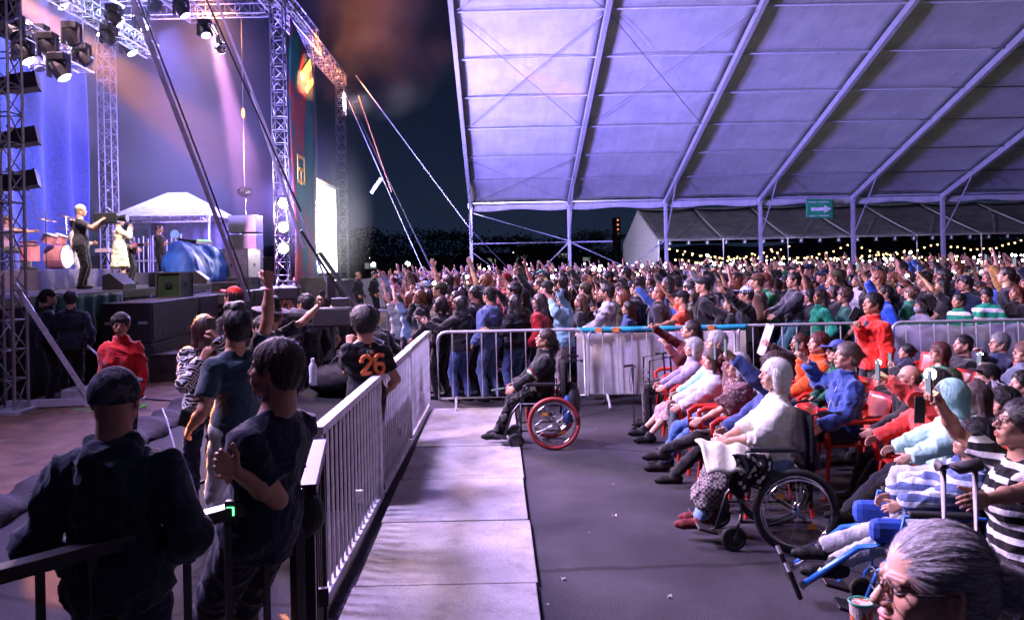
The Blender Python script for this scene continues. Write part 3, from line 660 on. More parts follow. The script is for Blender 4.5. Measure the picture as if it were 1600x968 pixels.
tag(MB().grid(lambda u, v: (lambda x, y: (x, y, dz(x, y) if .0 < u < .985 else -.02))(-22 + (17.9 + .25 * math.sin(v * 23)) * u, 3 + 42 * v), 90, 160).build('dirt_path', dirt, smooth=True), kind='structure')
# walkway of concrete slabs
def slab_mat():
    m, n, lk, b = _nodes('worn concrete slab'); v = _coord(n, lk)
    a = _ramp(n, lk, _noise(n, lk, v, 2.1, 7, .65), [(.3, (.24, .225, .225)), (.72, (.42, .405, .41))])
    a = _mix(n, lk, 1., a, _ramp(n, lk, _noise(n, lk, v, 60, 3), [(.3, (.8, .8, .8)), (.7, (1.15, 1.15, 1.15))]), 'MULTIPLY')
    a = _mix(n, lk, 1., a, _ramp(n, lk, _noise(n, lk, v, 5, 7, .75), [(.36, (.78, .76, .75)), (.48, (1, 1, 1)), (.66, (1.06, 1.06, 1.06))]), 'MULTIPLY')
    a = _mix(n, lk, 1., a, _ramp(n, lk, _noise(n, lk, v, .8, 2), [(.35, (.86, .85, .85)), (.6, (1.05, 1.05, 1.05))]), 'MULTIPLY')
    lk(a, b.inputs['Base Color']); b.inputs['Roughness'].default_value = .75; _bump(n, lk, b, _noise(n, lk, v, 45, 5, .7), .006, .6); return m
sm = slab_mat(); ys = [2.55, 3.82, 5.09, 6.34, 7.58, 8.93, 10.2, 11.3]
for k in range(7):
    y0, y1 = ys[k] + .008, ys[k + 1] - .008; j = random.uniform(-.012, .012)
    o = MB().box((-.365 + j, (y0 + y1) / 2, .017 + .003 * (k % 2)), (1.165, y1 - y0, .03)).build('paving_slab', sm, bevel=.006)
    o.location = (0, 0, 0); tag(o, kind='structure')
# litter
lit = mat('litter paper', (.5, .5, .48), .7)
for k, (px, py) in enumerate([(957, 806), (930, 672), (884, 905), (868, 650), (1046, 930)]):
    d = 1250 * CAMH / (py - 410 + .021 * (px - 776)); p = at(px, py, d)
    o = MB().grid(lambda u, v: (u * .035, v * .022, .006 + .008 * math.sin(5 * u + 3 * v)), 4, 3).build('litter_scrap', lit); o.location = (p.x, p.y, 0); o.rotation_euler.z = k
    tag(o, ['pale paper scrap on the asphalt left of the wheelchair lady', 'tiny paper scrap on the asphalt right of the red wheel', 'paper scrap beside the walkway close to the camera', 'paper scrap near the foot of the crowd barrier', 'paper scrap on bare asphalt close to the camera'][k], 'litter', 'litter scraps on the asphalt')
def vinyl(name, col):
    m = mat(name, col, .5, bump=.006, bscale=6); n = m.node_tree.nodes; lk = m.node_tree.links.new
    tr = n.new('ShaderNodeBsdfTranslucent'); tr.inputs['Color'].default_value = (*col, 1); mx = n.new('ShaderNodeMixShader'); mx.inputs[0].default_value = .5
    lk(n['Principled BSDF'].outputs[0], mx.inputs[1]); lk(tr.outputs[0], mx.inputs[2]); lk(mx.outputs[0], n['Material Output'].inputs['Surface']); return m
# ---------------------------------------------------------------- trusses
def truss(name, a, b, w, label=None, cat=None, group=None, parent=None, step=None, r=.025, m=None, up=None):
    a, b = Vector(a), Vector(b); x, y, d = basis(b - a); Lg = (b - a).length; n = max(2, int(Lg / (step or w * 1.05)))
    mb = MB(); cs = [(x * i + y * j) * w / 2 for i, j in ((-1, -1), (1, -1), (1, 1), (-1, 1))]
    for c in cs: mb.tube([a + c, b + c], r, 6)
    for f in range(4):
        c0, c1 = cs[f], cs[(f + 1) % 4]
        for k in range(n + 1):
            p = a + d * Lg * k / n; mb.tube([p + c0, p + c1], r * .6, 4)
            if k < n:
                q = a + d * Lg * (k + 1) / n; mb.tube([p + (c0 if k % 2 else c1), q + (c1 if k % 2 else c0)], r * .5, 4)
    o = mb.build(name, m or ALU, parent, smooth=True)
    if label: tag(o, label, cat or 'truss', group)
    return o
ZT = 10.6; XS = -6.95
towers = [('lattice tower at the left frame edge carrying three big lamps', XS - .15, 11.6, .34), ('lattice tower with three glowing blinder lamps beside the banner', XS, 26, .40),
          ('slim lattice tower between the banner and the bright screen', XS + .0, 30.2, .34), ('farthest lattice tower right of the bright screen', XS, 36.4, .38), ('lattice tower at the back of the stage behind the singer', -12.55, 26, .42)]
G = 'lattice towers of the stage'
for lb, x, y, w in towers:
    t = empty('truss_tower', (x, y, 0)); tag(t, lb, 'truss tower', G)
    truss('truss_column', (0, 0, .1), (0, 0, ZT + (.6 if y < 35 else 0)), w, parent=t, step=.42)
    MB().box((0, 0, .06), (w + .3, w + .3, .1)).build('base_plate', STEEL, t, bevel=.01)
    if y < 12:
        mb = MB(); mb.bar((.1, 0, 1.9), (.95, .4, .15), .07, .07); mb.bar((-.1, .1, .15), (.95, .4, .12), .12, .1); mb.build('outrigger', STEEL, t)
        MB().lathe([(.04, .02), (.04, .3), (.09, .02)], (.95, .4, 0), 10).box((.95, .4, .02), (.25, .25, .03)).build('jack_foot', STEEL, t)
GT = 'roof trusses over the stage'
truss('roof_truss', (XS, 4, ZT), (XS, 25.8, ZT), .5, 'long roof truss along the stage front edge', 'truss', GT)
truss('roof_truss', (XS, 26.3, ZT), (XS, 36.6, ZT - .05), .5, 'roof truss running out above the banner and screen', 'truss', GT)
truss('roof_truss', (-24, 26, ZT - .1), (XS - .35, 26, ZT - .1), .45, 'cross truss over the far end of the stage', 'truss', GT)
truss('roof_truss', (-12.55, 6, ZT), (-12.55, 25.7, ZT), .45, 'rear roof truss above the blue curtain', 'truss', GT)
truss('roof_truss', (-9.4, 10, ZT - .5), (-9.4, 25.5, ZT - .5), .4, 'lighting truss over the middle of the stage carrying moving heads', 'truss', GT)
truss('roof_truss', (-9.2, 10, 6.85), (-9.45, 18.6, 6.85), .34, 'lower of the two lighting trusses, carrying the nearest bright lamps', 'truss', GT)
truss('roof_truss', (-9.2, 12, 8.0), (-9.25, 21.8, 8.0), .34, 'upper lighting truss just above the lower one beside the strap', 'truss', GT)
for k_, (y_, z_) in enumerate(((12, 7.0), (18.2, 7.0), (15, 8.15), (21.3, 8.15))): tag(MB().tube([(-9.3, y_, z_), (-9.3, y_, ZT - .7)], .014, 5).build('hoist_chain', STEEL), ['hoist chain at the near end of the lower lighting truss', 'hoist chain at the far end of the lower lighting truss', 'hoist chain at the near end of the upper lighting truss', 'hoist chain at the far end of the upper lighting truss'][k_], 'chain', 'hoist chains of the lighting trusses')
truss('roof_truss', (XS + .2, 26.1, ZT + .05), (XS + .2, 30, ZT + .05), .5, 'doubled truss piece beside the lamp tower', 'truss', GT)
# ---------------------------------------------------------------- stage lamps: moving heads on the trusses
headm = mat('lamp housing', (.015, .015, .018), .4, .2); lensW = emit('lamp lens lit', (1, .88, .95), 14); lensO = emit('lamp lens amber', (1, .55, .35), 9); lensV = emit('lamp lens violet', (.6, .45, 1), 8); lensOff = mat('lamp lens dark', (.08, .08, .16), .1)
def moving_head(p, aim, sz, lens, label, group):
    p = Vector(p); t = empty('stage_lamp', p); tag(t, label, 'stage lamp', group); d = (Vector(aim) - p).normalized()
    mb = MB(); mb.box((0, 0, .22 * sz), (.34 * sz, .3 * sz, .16 * sz)); mb.build('lamp_base', headm, t, bevel=.02)
    mb = MB(); mb.box((.19 * sz, 0, 0), (.04 * sz, .14 * sz, .34 * sz)); mb.box((-.19 * sz, 0, 0), (.04 * sz, .14 * sz, .34 * sz)); mb.box((0, 0, .155 * sz), (.42 * sz, .13 * sz, .04 * sz)); mb.build('yoke', headm, t)
    MB().lathe([(.05 * sz, -.2 * sz), (.12 * sz, -.16 * sz), (.15 * sz, 0), (.16 * sz, .2 * sz), (.145 * sz, .215 * sz)], (0, 0, 0), 16, d).build('lamp_head', headm, t, smooth=False)
    MB().lathe([(.0, -.01), (.135 * sz, 0), (.10 * sz, .03 * sz), (0, .04 * sz)], d * .215 * sz, 16, d).build('lens', lens, t, smooth=True)
    return t
LAMPL = ['glowing lamp above the topmost big boxy lamp, left one', 'glowing lamp under the right end of the lower lighting truss', 'glowing lamp at the top left of the blue curtain edge', 'glowing lamp right above the back lattice tower', 'small glowing lamp right of the violet strap top', 'glowing lamp cut by the top frame edge above the strip lamps', 'glowing lamp on the cross truss right of the violet strap',
 'dark lamp on the cross truss below the turnbuckle', 'dim lamp at the top left corner beside the lattice tower', 'dim lamp between the two nearest glowing lamps', 'dim lamp right of the lower lighting truss end', 'dim lamp between the two strip lamp pairs', 'dim lamp above the violet strap at the frame top', 'dim lamp left of the back lattice tower top', 'dim lamp just right of the strip lamps', 'dim lamp just above the left strip lamp', 'dim lamp beside the upper lighting truss middle', 'dim lamp close to the lower lighting truss underside', 'dim lamp centred under the left pair of strip lamps']
GH = 'moving head lamps on the stage trusses'
spots = [(36, 85, 16), (92, 111, 16), (152, 44, 21), (200, 75, 21), (220, 36, 21), (92, 2, 20), (283, 17, 22), (320, 50, 22), (10, 17, 14), (62, 64, 17), (128, 92, 18), (178, 30, 19), (243, 12, 24), (170, 60, 19), (112, 60, 17), (20, 50, 15), (142, 20, 22), (60, 100, 19), (75, 78, 16)]
for k, (px, py, d) in enumerate(spots):
    p = at(px, py, d) + Vector((0, 0, .05)); lit_ = k < 7
    moving_head(p, p + Vector((.9, .1, -1.5)) if lit_ else p + Vector((random.uniform(-.3, 1), random.uniform(-.5, 1), -1)), 1.0 if lit_ else .95, lensW if lit_ else random.choice([lensOff, lensV, lensOff]),
                LAMPL[k], GH)
# strip lamps on the low truss
for k, (a, b) in enumerate((((42, 34), (76, 54)), ((88, 60), (118, 78)), ((174, -2), (192, 12)), ((206, 24), (230, 42)))):
    d = 18.5 if k < 2 else 21; o = MB().tube([at(*a, d), at(*b, d)], .05, 8).build('strip_lamp', lensW)
    tag(o, ['white strip lamp on the left end of the low truss', 'white strip lamp on the right end of the low truss', 'short strip lamp high up beside the strap', 'strip lamp right beside the purple strap'][k], 'strip lamp', 'white strip lamps over the stage')
# three blinders on the tower column and three big lamps on the near tower
for k, py in enumerate((318, 355, 388)):
    p = at(443, py, 25.6); t = empty('blinder_lamp', p); tag(t, ['topmost', 'middle', 'lowest'][k] + ' of the three blinder lamps on the tower beside the banner', 'blinder lamp', 'blinder lamps on the tower')
    MB().box((0, 0, 0), (.36, .2, .36)).build('housing', headm, t, bevel=.02); MB().sphere((.02, -.1, 0), .16, 14, 8, (1, .35, 1)).build('lens', emit('blinder lens', (1, .9, .82), 60), t, smooth=True)
for k, py in enumerate((130, 215, 282)):
    p = at(37, py, 12.2); t = empty('flood_lamp', p); tag(t, ['topmost', 'middle', 'lowest'][k] + ' big boxy lamp hanging on the near left tower', 'flood lamp', 'big lamps on the near left tower')
    M_ = Matrix.Rotation(R(-12), 3, 'Y') @ Matrix.Rotation(R(20), 3, 'Z')
    mb = MB(); mb.box((0, 0, 0), (.34, .30, .24), M_); mb.box(M_ @ Vector((-.26, 0, 0)), (.22, .24, .2), M_)
    for q in range(6): mb.box(M_ @ Vector((-.34 + q * .035, 0, 0)), (.008, .27, .23), M_)
    mb.build('housing', headm, t, bevel=.012)
    mb = MB(); mb.box(M_ @ Vector((.185, 0, 0)), (.03, .31, .25), M_); mb.build('front_frame', DKMET, t)
    MB().tube([(-.1, .16, .02), (-.3, .2, .18), (-.32, .1, .2)], .018, 6).build('bracket', STEEL, t)
    MB().box(M_ @ Vector((-.52, 0, .03)), (.28, .2, .2), M_).build('ballast_box', mat('ballast housing', (.25, .22, .25), .4, .4), t, bevel=.01)
# ---------------------------------------------------------------- stage deck, skirt, cabinets
DZ = 1.68
deck = mat('stage deck plywood', (.06, .055, .06), .5); skirt = mat('black stage skirt', (.012, .012, .014), .9, bump=.02, bscale=8)
tag(MB().box((-12, 18.2, DZ - .08), (9.2, 16.6, .16)).build('stage_deck', deck), kind='structure')
tag(MB().grid(lambda u, v: (-7.42 + .03 * math.sin(u * 210), 10 + 16.4 * u, .02 + (DZ - .2) * v), 160, 3).build('stage_skirt', skirt, solid=.01, smooth=True), 'black cloth skirt hanging along the stage front', 'cloth')
grn = cloth(sheen=.3)
def hang(name, x, y0, y1, z0, z1, col, label, cat='cloth', fold=.05, fr=14, m=None, sw=0.):
    n = max(8, int((y1 - y0) * 14))
    o = MB().grid(lambda u, v: (x + fold * math.sin((y0 + (y1 - y0) * u) * fr + 1.5 * math.sin(v * 3)) * (1.1 - v * .7), y0 + (y1 - y0) * u, z0 + (z1 - z0) * v + sw * math.sin(u * 9) * (1 - v)), n, 8).build(name, m or cloth(), solid=.006, smooth=True, color=col)
    return tag(o, label, cat)
hang('draped_cloth', -7.30, 13.3, 15.6, 1.0, 1.66, (.01, .09, .045), 'dark green cloth draped over the stage edge at left', fold=.03)
hang('draped_cloth', -7.25, 17.3, 18.1, .9, 1.69, (.4, .38, .45), 'pale cloth strip hanging from the stage edge under the singer', fold=.05)
cab = mat('speaker cabinet', (.02, .021, .022), .55, bump=.003, bscale=120); grille = mat('speaker grille', (.03, .032, .034), .5, .4, bump=.01, bscale=160)
GC = 'black speaker cabinets under the stage front'
ord_ = ['first', 'second', 'third', 'fourth', 'fifth', 'sixth', 'seventh', 'eighth', 'ninth', 'tenth', 'eleventh', 'twelfth', 'thirteenth', 'fourteenth', 'fifteenth', 'sixteenth']
cy0 = None
for k in range(9):
    for lv in range(2):
        y = 14.9 + k * 1.28
        x = -6.75 + (.1 if k % 3 == 0 else 0)
        if cy0 is None:
            cy0 = empty('speaker_cabinet', (0, 0, 0)); MB().box((0, 0, .36), (.9, 1.18, .72)).build('cabinet', cab, cy0, bevel=.015)
            MB().box((.455, 0, .36), (.02, 1.08, .62)).build('grille', grille, cy0); MB().box((.47, 0, .12), (.012, .3, .05)).build('handle', DKMET, cy0)
            mb = MB(); [mb.box((-.3 + .3 * i, -.594, .36), (.16, .012, .05)) for i in range(3)]; mb.build('latch', STEEL, cy0)
            c = cy0
        else: c = copy_tree(cy0)
        c.location = (x, y, .03 + lv * .735); tag(c, 'black speaker cabinet, %s from the left end of the %s layer under the stage' % (ord_[k], ('bottom', 'upper')[lv]), 'speaker', GC)
# flight case / lit monitor box
def flight_case(x, y, z, sx_, sy_, sz_, col, label, rz=0):
    t = empty('flight_case', (x, y, z), rz); tag(t, label, 'case')
    MB().box((0, 0, sz_ / 2), (sx_, sy_, sz_)).build('case_body', mat('case panel %s' % (col,), col, .45, bump=.002), t, bevel=.006)
    mb = MB()
    for i in (-1, 1):
        for j in (-1, 1):
            mb.box((i * sx_ / 2, j * sy_ / 2, sz_ / 2), (.035, .035, sz_ + .01)); mb.box((i * sx_ / 2, 0, (j + 1) / 2 * sz_), (.035, sy_, .03)); mb.box((0, i * sy_ / 2, (j + 1) / 2 * sz_), (sx_, .035, .03))
    mb.build('edging', mat('case edging', (.09, .09, .1), .5, .5), t)
    for q_ in (((sx_ / 2 + .01, 0, sz_ * .5), (.015, .14, .1)), ((0, -sy_ / 2 - .01, sz_ * .5), (.14, .015, .1))): MB().box(*q_).build('handle', DKMET, t)
    return t
flight_case(-6.85, 17.0, 1.50, .5, .66, .5, (.02, .05, .02), 'flight case tinted green as if lit, standing on the cabinets below the singer')  # green light put into the panel colour
flight_case(-6.6, 19.6, 1.50, .6, .5, .22, (.02, .02, .02), 'flat black case on the cabinets right of the green tinted case')
flight_case(-6.9, 21.8, 1.50, .6, .9, .30, (.02, .02, .025), 'low black case on the cabinets below the blue tarpaulin')
flight_case(-7.9, 24.6, DZ, .9, 1.3, .95, (.16, .15, .18), 'tall grey case on the stage right of the blue tarpaulin')
flight_case(-6.0, 14.7, 0, .5, .8, .55, (.03, .02, .015), 'brown case on the dirt below the cabinets')
# loudspeaker box on pit floor near tower
flight_case(-6.3, 27.6, 0, 1.1, 1.2, 1.7, (.012, .012, .014), 'large black case stack under the bright screen')
flight_case(-6.5, 32.5, 0, 1.0, 5.0, 1.5, (.012, .012, .014), 'long black plinth carrying the bright screen')
# backdrop curtain
hang('backdrop_curtain', -12.9, 8.5, 25.3, DZ, ZT - .35, (.035, .06, .30), 'tall blue pleated curtain closing the back of the stage', 'curtain', .16, 4.2)
# riser and drums
tag(MB().box((-11.2, 19.0, DZ + .22), (2.7, 3.6, .44)).build('drum_riser', mat('riser cloth', (.10, .09, .14), .8), bevel=.01), 'low grey riser platform under the drum kit', 'platform')
tag(MB().box((-11.0, 22.6, DZ + .16), (2.2, 2.6, .32)).build('stage_riser', mat('riser cloth', (.10, .09, .14), .8), bevel=.01), 'low grey riser platform behind the singer', 'platform')
def drum_kit(x, y, z):
    t = empty('drum_kit', (x, y, z), 0); tag(t, 'pink lit drum kit with cymbals on the low riser', 'drum kit')
    shell = mat('drum shell', (.42, .16, .18), .3); skin_ = mat('drum head', (.75, .72, .7), .5); brz = mat('cymbal bronze', (.8, .5, .2), .25, 1.)
    for nm, c, r, dp, ax in (('bass_drum', (.2, 0, .3), .28, .4, (1, 0, 0)), ('rack_tom', (.15, -.28, .72), .16, .2, (.4, 0, 1)), ('rack_tom', (.15, .2, .72), .15, .2, (.4, 0, 1)), ('floor_tom', (-.1, .62, .38), .2, .36, (0, 0, 1)), ('snare_drum', (-.3, -.35, .6), .18, .13, (0, 0, 1)), ('floor_tom', (.0, -.8, .38), .2, .36, (0, 0, 1))):
        o = MB().lathe([(r, -dp / 2), (r, dp / 2)], c, 20, ax).build(nm, shell, t, smooth=False)
        a = Vector(ax).normalized(); MB().lathe([(r * .96, 0), (r * .96, .01)], Vector(c) + a * (dp / 2 + .003), 20, ax).build('drum_head', skin_, o)
        MB().ring(Vector(c) + a * dp / 2, ax, r + .008, .01, 20, 5).build('hoop', CHROME, o)
    for c, r in (((.25, -.6, 1.15), .26), ((.3, .55, 1.2), .28), ((-.1, .95, 1.0), .25), ((-.2, -1.05, .95), .2), ((.4, 0, 1.25), .22)):
        o = MB().lathe([(.02, .03), (r * .4, .012), (r, 0)], c, 20, (.25, 0, 1)).build('cymbal', brz, t, smooth=True); MB().tube([(c[0], c[1], 0), c], .012, 6).build('cymbal_stand', CHROME, o)
drum_kit(-10.55, 18.9, DZ + .44)
drum_kit2 = None
# microphone stands
def mic_stand(x, y, z, h_, label, dx=.3, dy=.5):
    t = empty('microphone_stand', (x, y, z)); tag(t, label, 'microphone stand', 'microphone stands on the stage')
    MB().tube([(0, 0, .25), (0, 0, h_)], .012, 6).build('pole', DKMET, t); MB().tube([(-.1, -.1, h_ - .1), (dx, dy, h_ + .35)], .01, 6).build('boom', CHROME, t)
    mb = MB(); [mb.tube([(0, 0, .25), (.25 * math.cos(a), .25 * math.sin(a), 0)], .01, 5) for a in (0, 2.1, 4.2)]; mb.build('tripod', DKMET, t)
    MB().sphere((dx, dy, h_ + .37), .03, 8, 6).build('microphone', BLK, t)
mic_stand(-9.9, 17.6, DZ, 1.75, 'boom microphone stand left over the drum kit', .1, -.8); mic_stand(-9.8, 20.4, DZ, 1.5, 'boom microphone stand right of the drum kit', .1, -.3)
# keyboard stand
t = empty('keyboard', (-9.9, 20.6, DZ)); tag(t, 'keyboard on a crossed stand on the stage', 'keyboard'); MB().box((0, 0, .9), (.35, 1.1, .1)).build('keyboard_body', mat('keyboard', (.25, .2, .25), .4), t, bevel=.01)
MB().tube([(0, -.4, 0), (0, .4, .85)], .02, 6).tube([(0, .4, 0), (0, -.4, .85)], .02, 6).build('stand', DKMET, t)
# blue tarpaulin
tarp = mat('blue tarpaulin', (.014, .08, .34), .62, 0, .3, 3, .015, 7)
t = empty('covered_console', (-8.6, 23, DZ)); tag(t, 'equipment covered by a crumpled blue tarpaulin on the stage', 'covered equipment')
def tarpa():
    V, F = field_mesh([rc((0, -1.25, .5), (0, 1.2, .45), .42, .40, .1), rc((.1, -1.3, .2), (.1, 1.3, .2), .40, .42, .2), rc((-.1, -1.2, .95), (0, .3, .80), .16, .2, .15), rc((.25, .2, .85), (.2, 1.2, .8), .14, .12, .2)], .04, [((0, 0, .01), (0, 0, -1))])
    N_ = vnormals(V, F); g_ = vnoise(V * A(2.2, 3.2, .9) + 3 + 1.2 * vnoise(V * 2)[:, None]); V = V + N_ * (.13 * (.55 - abs(2 * g_ - 1)))[:, None]; N_ = vnormals(V, F); V = V + N_ * (.035 * (.5 - abs(2 * vnoise(V * A(5, 7, 2.) + 8) - 1)))[:, None]; me = to_mesh('tarpaulin', [(V, F)]); link('tarpaulin', me, tarp, t)
tarpa()
t = empty('mixing_console', (-8.7, 23.2, DZ + 1.12)); tag(t, 'small mixing console with green lights above the blue tarpaulin', 'console')
MB().box((0, 0, .06), (.5, 1.3, .1), Matrix.Rotation(.15, 3, 'Y')).build('desk', BLK, t); mb = MB(); [mb.box((.24, -.5 + i * .1, .09), (.02, .03, .03)) for i in range(11)]; mb.build('indicator_lights', emit('green indicator', (.3, 1, .2), 2.5), t)
# blue round board
t = empty('round_sign', at(273, 366, 24)); tag(t, 'small round pale blue sign on a pole behind the guitarist', 'sign'); MB().lathe([(.13, 0), (.13, .02)], (0, 0, 0), 20, (.5, -1, 0)).build('disc', mat('pale blue disc', (.3, .55, .8), .4), t); MB().tube([(0, .03, .1), (0, .03, -1.5)], .015, 6).build('pole', STEEL, t)
# ---------------------------------------------------------------- technicians' canopy behind the stage
def canopy():
    p = at(278, 340, 29.5); x0, x1 = at(203, 338, 29.5).x, at(352, 338, 29.5).x; t = empty('canopy_tent', ((x0 + x1) / 2, 29.5, 0)); tag(t, 'white peaked canopy tent with truss edge behind the stage', 'canopy')
    hw = (x1 - x0) / 2; ze = at(278, 337, 28).z; zp = ze + .95; pvc = mat('canopy white pvc', (.55, .55, .58), .5)
    mb = MB(); b = [(-hw, -1.7), (hw, -1.7), (hw, 1.7), (-hw, 1.7)]; ap = [(-.35, 0, zp), (.35, 0, zp)]
    vs_ = [(x, y, ze) for x, y in b] + ap; mb.v = vs_; mb.f = [(0, 1, 5, 4), (1, 2, 5), (2, 3, 4, 5), (3, 0, 4)]; mb.build('canopy_roof', pvc, t, solid=.02)
    MB().grid(lambda u, v: (-hw + 2 * hw * u, 1.72 + .03 * math.sin(u * 50), v * ze), 60, 3).build('back_wall', mat('canopy grey wall', (.09, .085, .1), .7), t, solid=.01, smooth=True)
    truss('edge_truss', (-hw, -1.75, ze - .12), (hw, -1.75, ze - .12), .22, parent=t, r=.02, step=.3)
    for i, (x, y) in enumerate(b): MB().tube([(x, y, 0), (x, y, ze)], .045, 8).build('post', ALU, t)
canopy()
# chimney-like rolled bars by the canopy: drum hardware rack
t = empty('cable_rack', (at(238, 412, 27).x, 27.3, DZ)); tag(t, 'rack of upright pale rods below the white canopy', 'rack'); mb = MB(); [mb.tube([(-.9 + i * .16, 0, 0), (-.9 + i * .16, 0, 1.5 + .1 * math.sin(i * 3))], .022, 5) for i in range(12)]; mb.build('rods', STEEL, t); MB().box((0, 0, .7), (1.9, .05, .06)).build('rail', STEEL, t)
# hanging winch and speaker
t = empty('hanging_speaker', at(383, 325, 27)); tag(t, 'black loudspeaker bundle standing dark beside the canopy', 'speaker'); [MB().box((0, 0, -.55 - i * .62), (.95, .8, .58), Matrix.Rotation(.05 * i, 3, 'X')).build('cabinet', cab, t, bevel=.02) for i in range(3)]
MB().sphere((0, 0, .55), .22, 10, 8, (1.3, 1, .8)).tube([(0, 0, .3), (0, 0, -.25)], .04, 6).build('chain_motor', headm, t); MB().tube([(0, 0, .7), (0, 0, ZT - at(383, 325, 27).z)], .015, 5).build('chain', STEEL, t)
MB().sphere((0, 0, 3.2), .06, 8, 6, (1, 1, 3)).build('marker_lamp', emit('orange marker', (1, .45, .15), 3), t)
# ---------------------------------------------------------------- banner and LED screen
def banner_mat():
    m, n, lk, b = _nodes('printed mesh banner'); v = _coord(n, lk, (1, 1, 1)); mp = _coord(n, lk, (1, .55, .22))
    c = _ramp(n, lk, _noise(n, lk, mp, 1.3, 2), [(.38, (.02, .22, .26)), (.45, (.03, .12, .22)), (.50, (.32, .05, .10)), (.57, (.40, .07, .09)), (.64, (.03, .10, .25))])
    c = _mix(n, lk, 1., c, _ramp(n, lk, _noise(n, lk, v, 60, 2), [(.3, (.75, .75, .75)), (.7, (1.15, 1.15, 1.15))]), 'MULTIPLY')
    lk(c, b.inputs['Base Color']); b.inputs['Roughness'].default_value = .7; return m
t = empty('printed_banner', (XS + .28, 28.1, 0)); tag(t, 'tall teal and red printed banner hanging between two towers', 'banner')
MB().grid(lambda u, v: (.06 * math.sin(v * 7 + u * 3), -1.75 + 3.5 * u, 1.2 + (ZT - 1.5 - .9 * u) * v), 12, 40).build('banner_sheet', banner_mat(), t, solid=.01, smooth=True)
pnk = mat('pink lettering', (.8, .15, .3), .6); ylw = mat('amber lettering', (.9, .5, .12), .6)
mb = MB()   # amber plaque of letter-like strokes above the lamps
for i in (-1, 1): mb.box((.12, -1.0, 5.35 + .42 * i), (.02, 1.0, .1)); mb.box((.12, -1.0 + .45 * i, 5.35), (.022, .1, .9))
mb.box((.12, -1.0, 5.35), (.024, .55, .1)); mb.box((.12, -1.0, 5.1), (.024, .1, .5))
mb.build('emblem', ylw, t); MB().box((.1, .1, 9.0), (.02, 1.6, .35), Matrix.Rotation(.5, 3, 'X')).box((.1, .6, 8.55), (.02, 1.2, .2), Matrix.Rotation(.5, 3, 'X')).build('emblem', mat('yellow print', (.85, .6, .25), .6), t)
def led():
    t = empty('led_screen', (XS - .3, 33.2, 0)); tag(t, 'blazing white vertical video screen on the side tower', 'video screen')
    z0 = 1.8; z1 = 5.45
    MB().box((0, 0, (z0 + z1) / 2), (.2, 5.3, z1 - z0 + .1)).build('screen_frame', BLK, t)
    m, n, lk, b = _nodes('video screen picture'); v = _coord(n, lk, (1, .5, .4))
    lk(_ramp(n, lk, _noise(n, lk, v, 1.2, 1), [(.3, (1, 1, .85)), (.6, (.9, 1, .8)), (.75, (.8, .9, 1))]), b.inputs['Emission Color']); b.inputs['Emission Strength'].default_value = 5
    b.inputs['Base Color'].default_value = (.1, .1, .1, 1)
    MB().grid(lambda u, w: (.12, -2.55 + 5.1 * u, z0 + (z1 - z0) * w), 1, 1).build('screen', m, t)
    mb = MB(); [mb.box((.05, -2.6 + .4 * i, z1 + .08), (.3, .1, .08)) for i in range(14)]; mb.build('screen_clamps', STEEL, t)
led()
# ---------------------------------------------------------------- guy straps and cables
strapm = mat('woven strap', (.5, .46, .6), .6, bump=.003, bscale=80); cab_m = mat('black cable', (.02, .02, .022), .5); orangec = mat('orange cable', (.6, .25, .1), .5)
def wire(a, b, r, m, label, cat='cable', sag=0., group='cables and straps bracing the stage', name='guy_cable', flat=None):
    a, b = Vector(a), Vector(b); mb = MB()
    if flat: mb.bar(a, b, flat, r)
    else: mb.tube([a.lerp(b, i / 16) - Vector((0, 0, sag * 4 * (i / 16) * (1 - i / 16))) for i in range(17)], r, 6)
    return tag(mb.build(name, m, smooth=not flat), label, cat, group)
wire(at(196, -30, 9.5), at(388, 470, 12.5), .02, strapm, 'wide violet strap crossing the whole stage picture', name='guy_strap', flat=.062)
mb = wire(at(205, -30, 9.9), at(420, 540, 12.5), .014, cab_m, 'black cable slung just right of the wide violet strap', sag=-.05)
wire(at(305, -40, 10), at(470, 330, 11), .012, cab_m, 'black cable starting at a metal turnbuckle upper left')
wire(at(330, -20, 12.2), at(510, 440, 13.2), .02, strapm, 'grey strap passing in front of the blinder lamps', name='guy_strap', flat=.05)
wire(at(393, 145, 12), at(475, 388, 12.6), .02, mat('pale strap', (.5, .5, .6), .6), 'pale flat strap crossing the lamp tower', name='guy_strap', flat=.07)
wire(at(470, 360, 12.6), at(560, 500, 13), .03, cab_m, 'dark twisted strap below the bright screen', name='guy_strap', flat=.06)
wire(at(500, 395, 11), at(560, 480, 10.5), .03, cab_m, 'thick black strap falling into the camera pit', name='guy_strap', flat=.055)
o = MB().tube([at(333, 40, 10.4), at(345, 72, 10.45)], .045, 8).sphere(at(345, 75, 10.45), .08).build('turnbuckle', CHROME, smooth=True); tag(o, 'shiny turnbuckle at the top of the black cable', 'turnbuckle')
P36 = Vector((XS, 36.2, ZT - .4))
for k, (p, q) in enumerate((((545, 150), (687, 448)), ((541, 150), (665, 430)), ((550, 165), (700, 470)), ((556, 118), (735, 358)), ((735, 358), (800, 425)))):
    wire(at(*p, 33 if k < 4 else 30), at(*q, 30 if k != 3 else 30), .018, STEEL if k % 2 else cab_m, ['steel guy cable left of the pair right of the screen', 'thin dark guy cable right of the screen', 'dark guy cable with a fitting halfway', 'long high cable running from the stage to the tent corner', 'short cable end beside the tent corner post'][k])
wire(at(560, 150, 31), at(612, 300, 30.5), .03, mat('lit orange strap', (.5, .2, .06), .6), 'orange lit strap hanging below the roof truss end', name='guy_strap', flat=.03)
wire(at(690, 450, 29), at(680, 428, 29), .05, orangec, 'orange sleeve at the ground end of the guy cables', name='guy_strap')
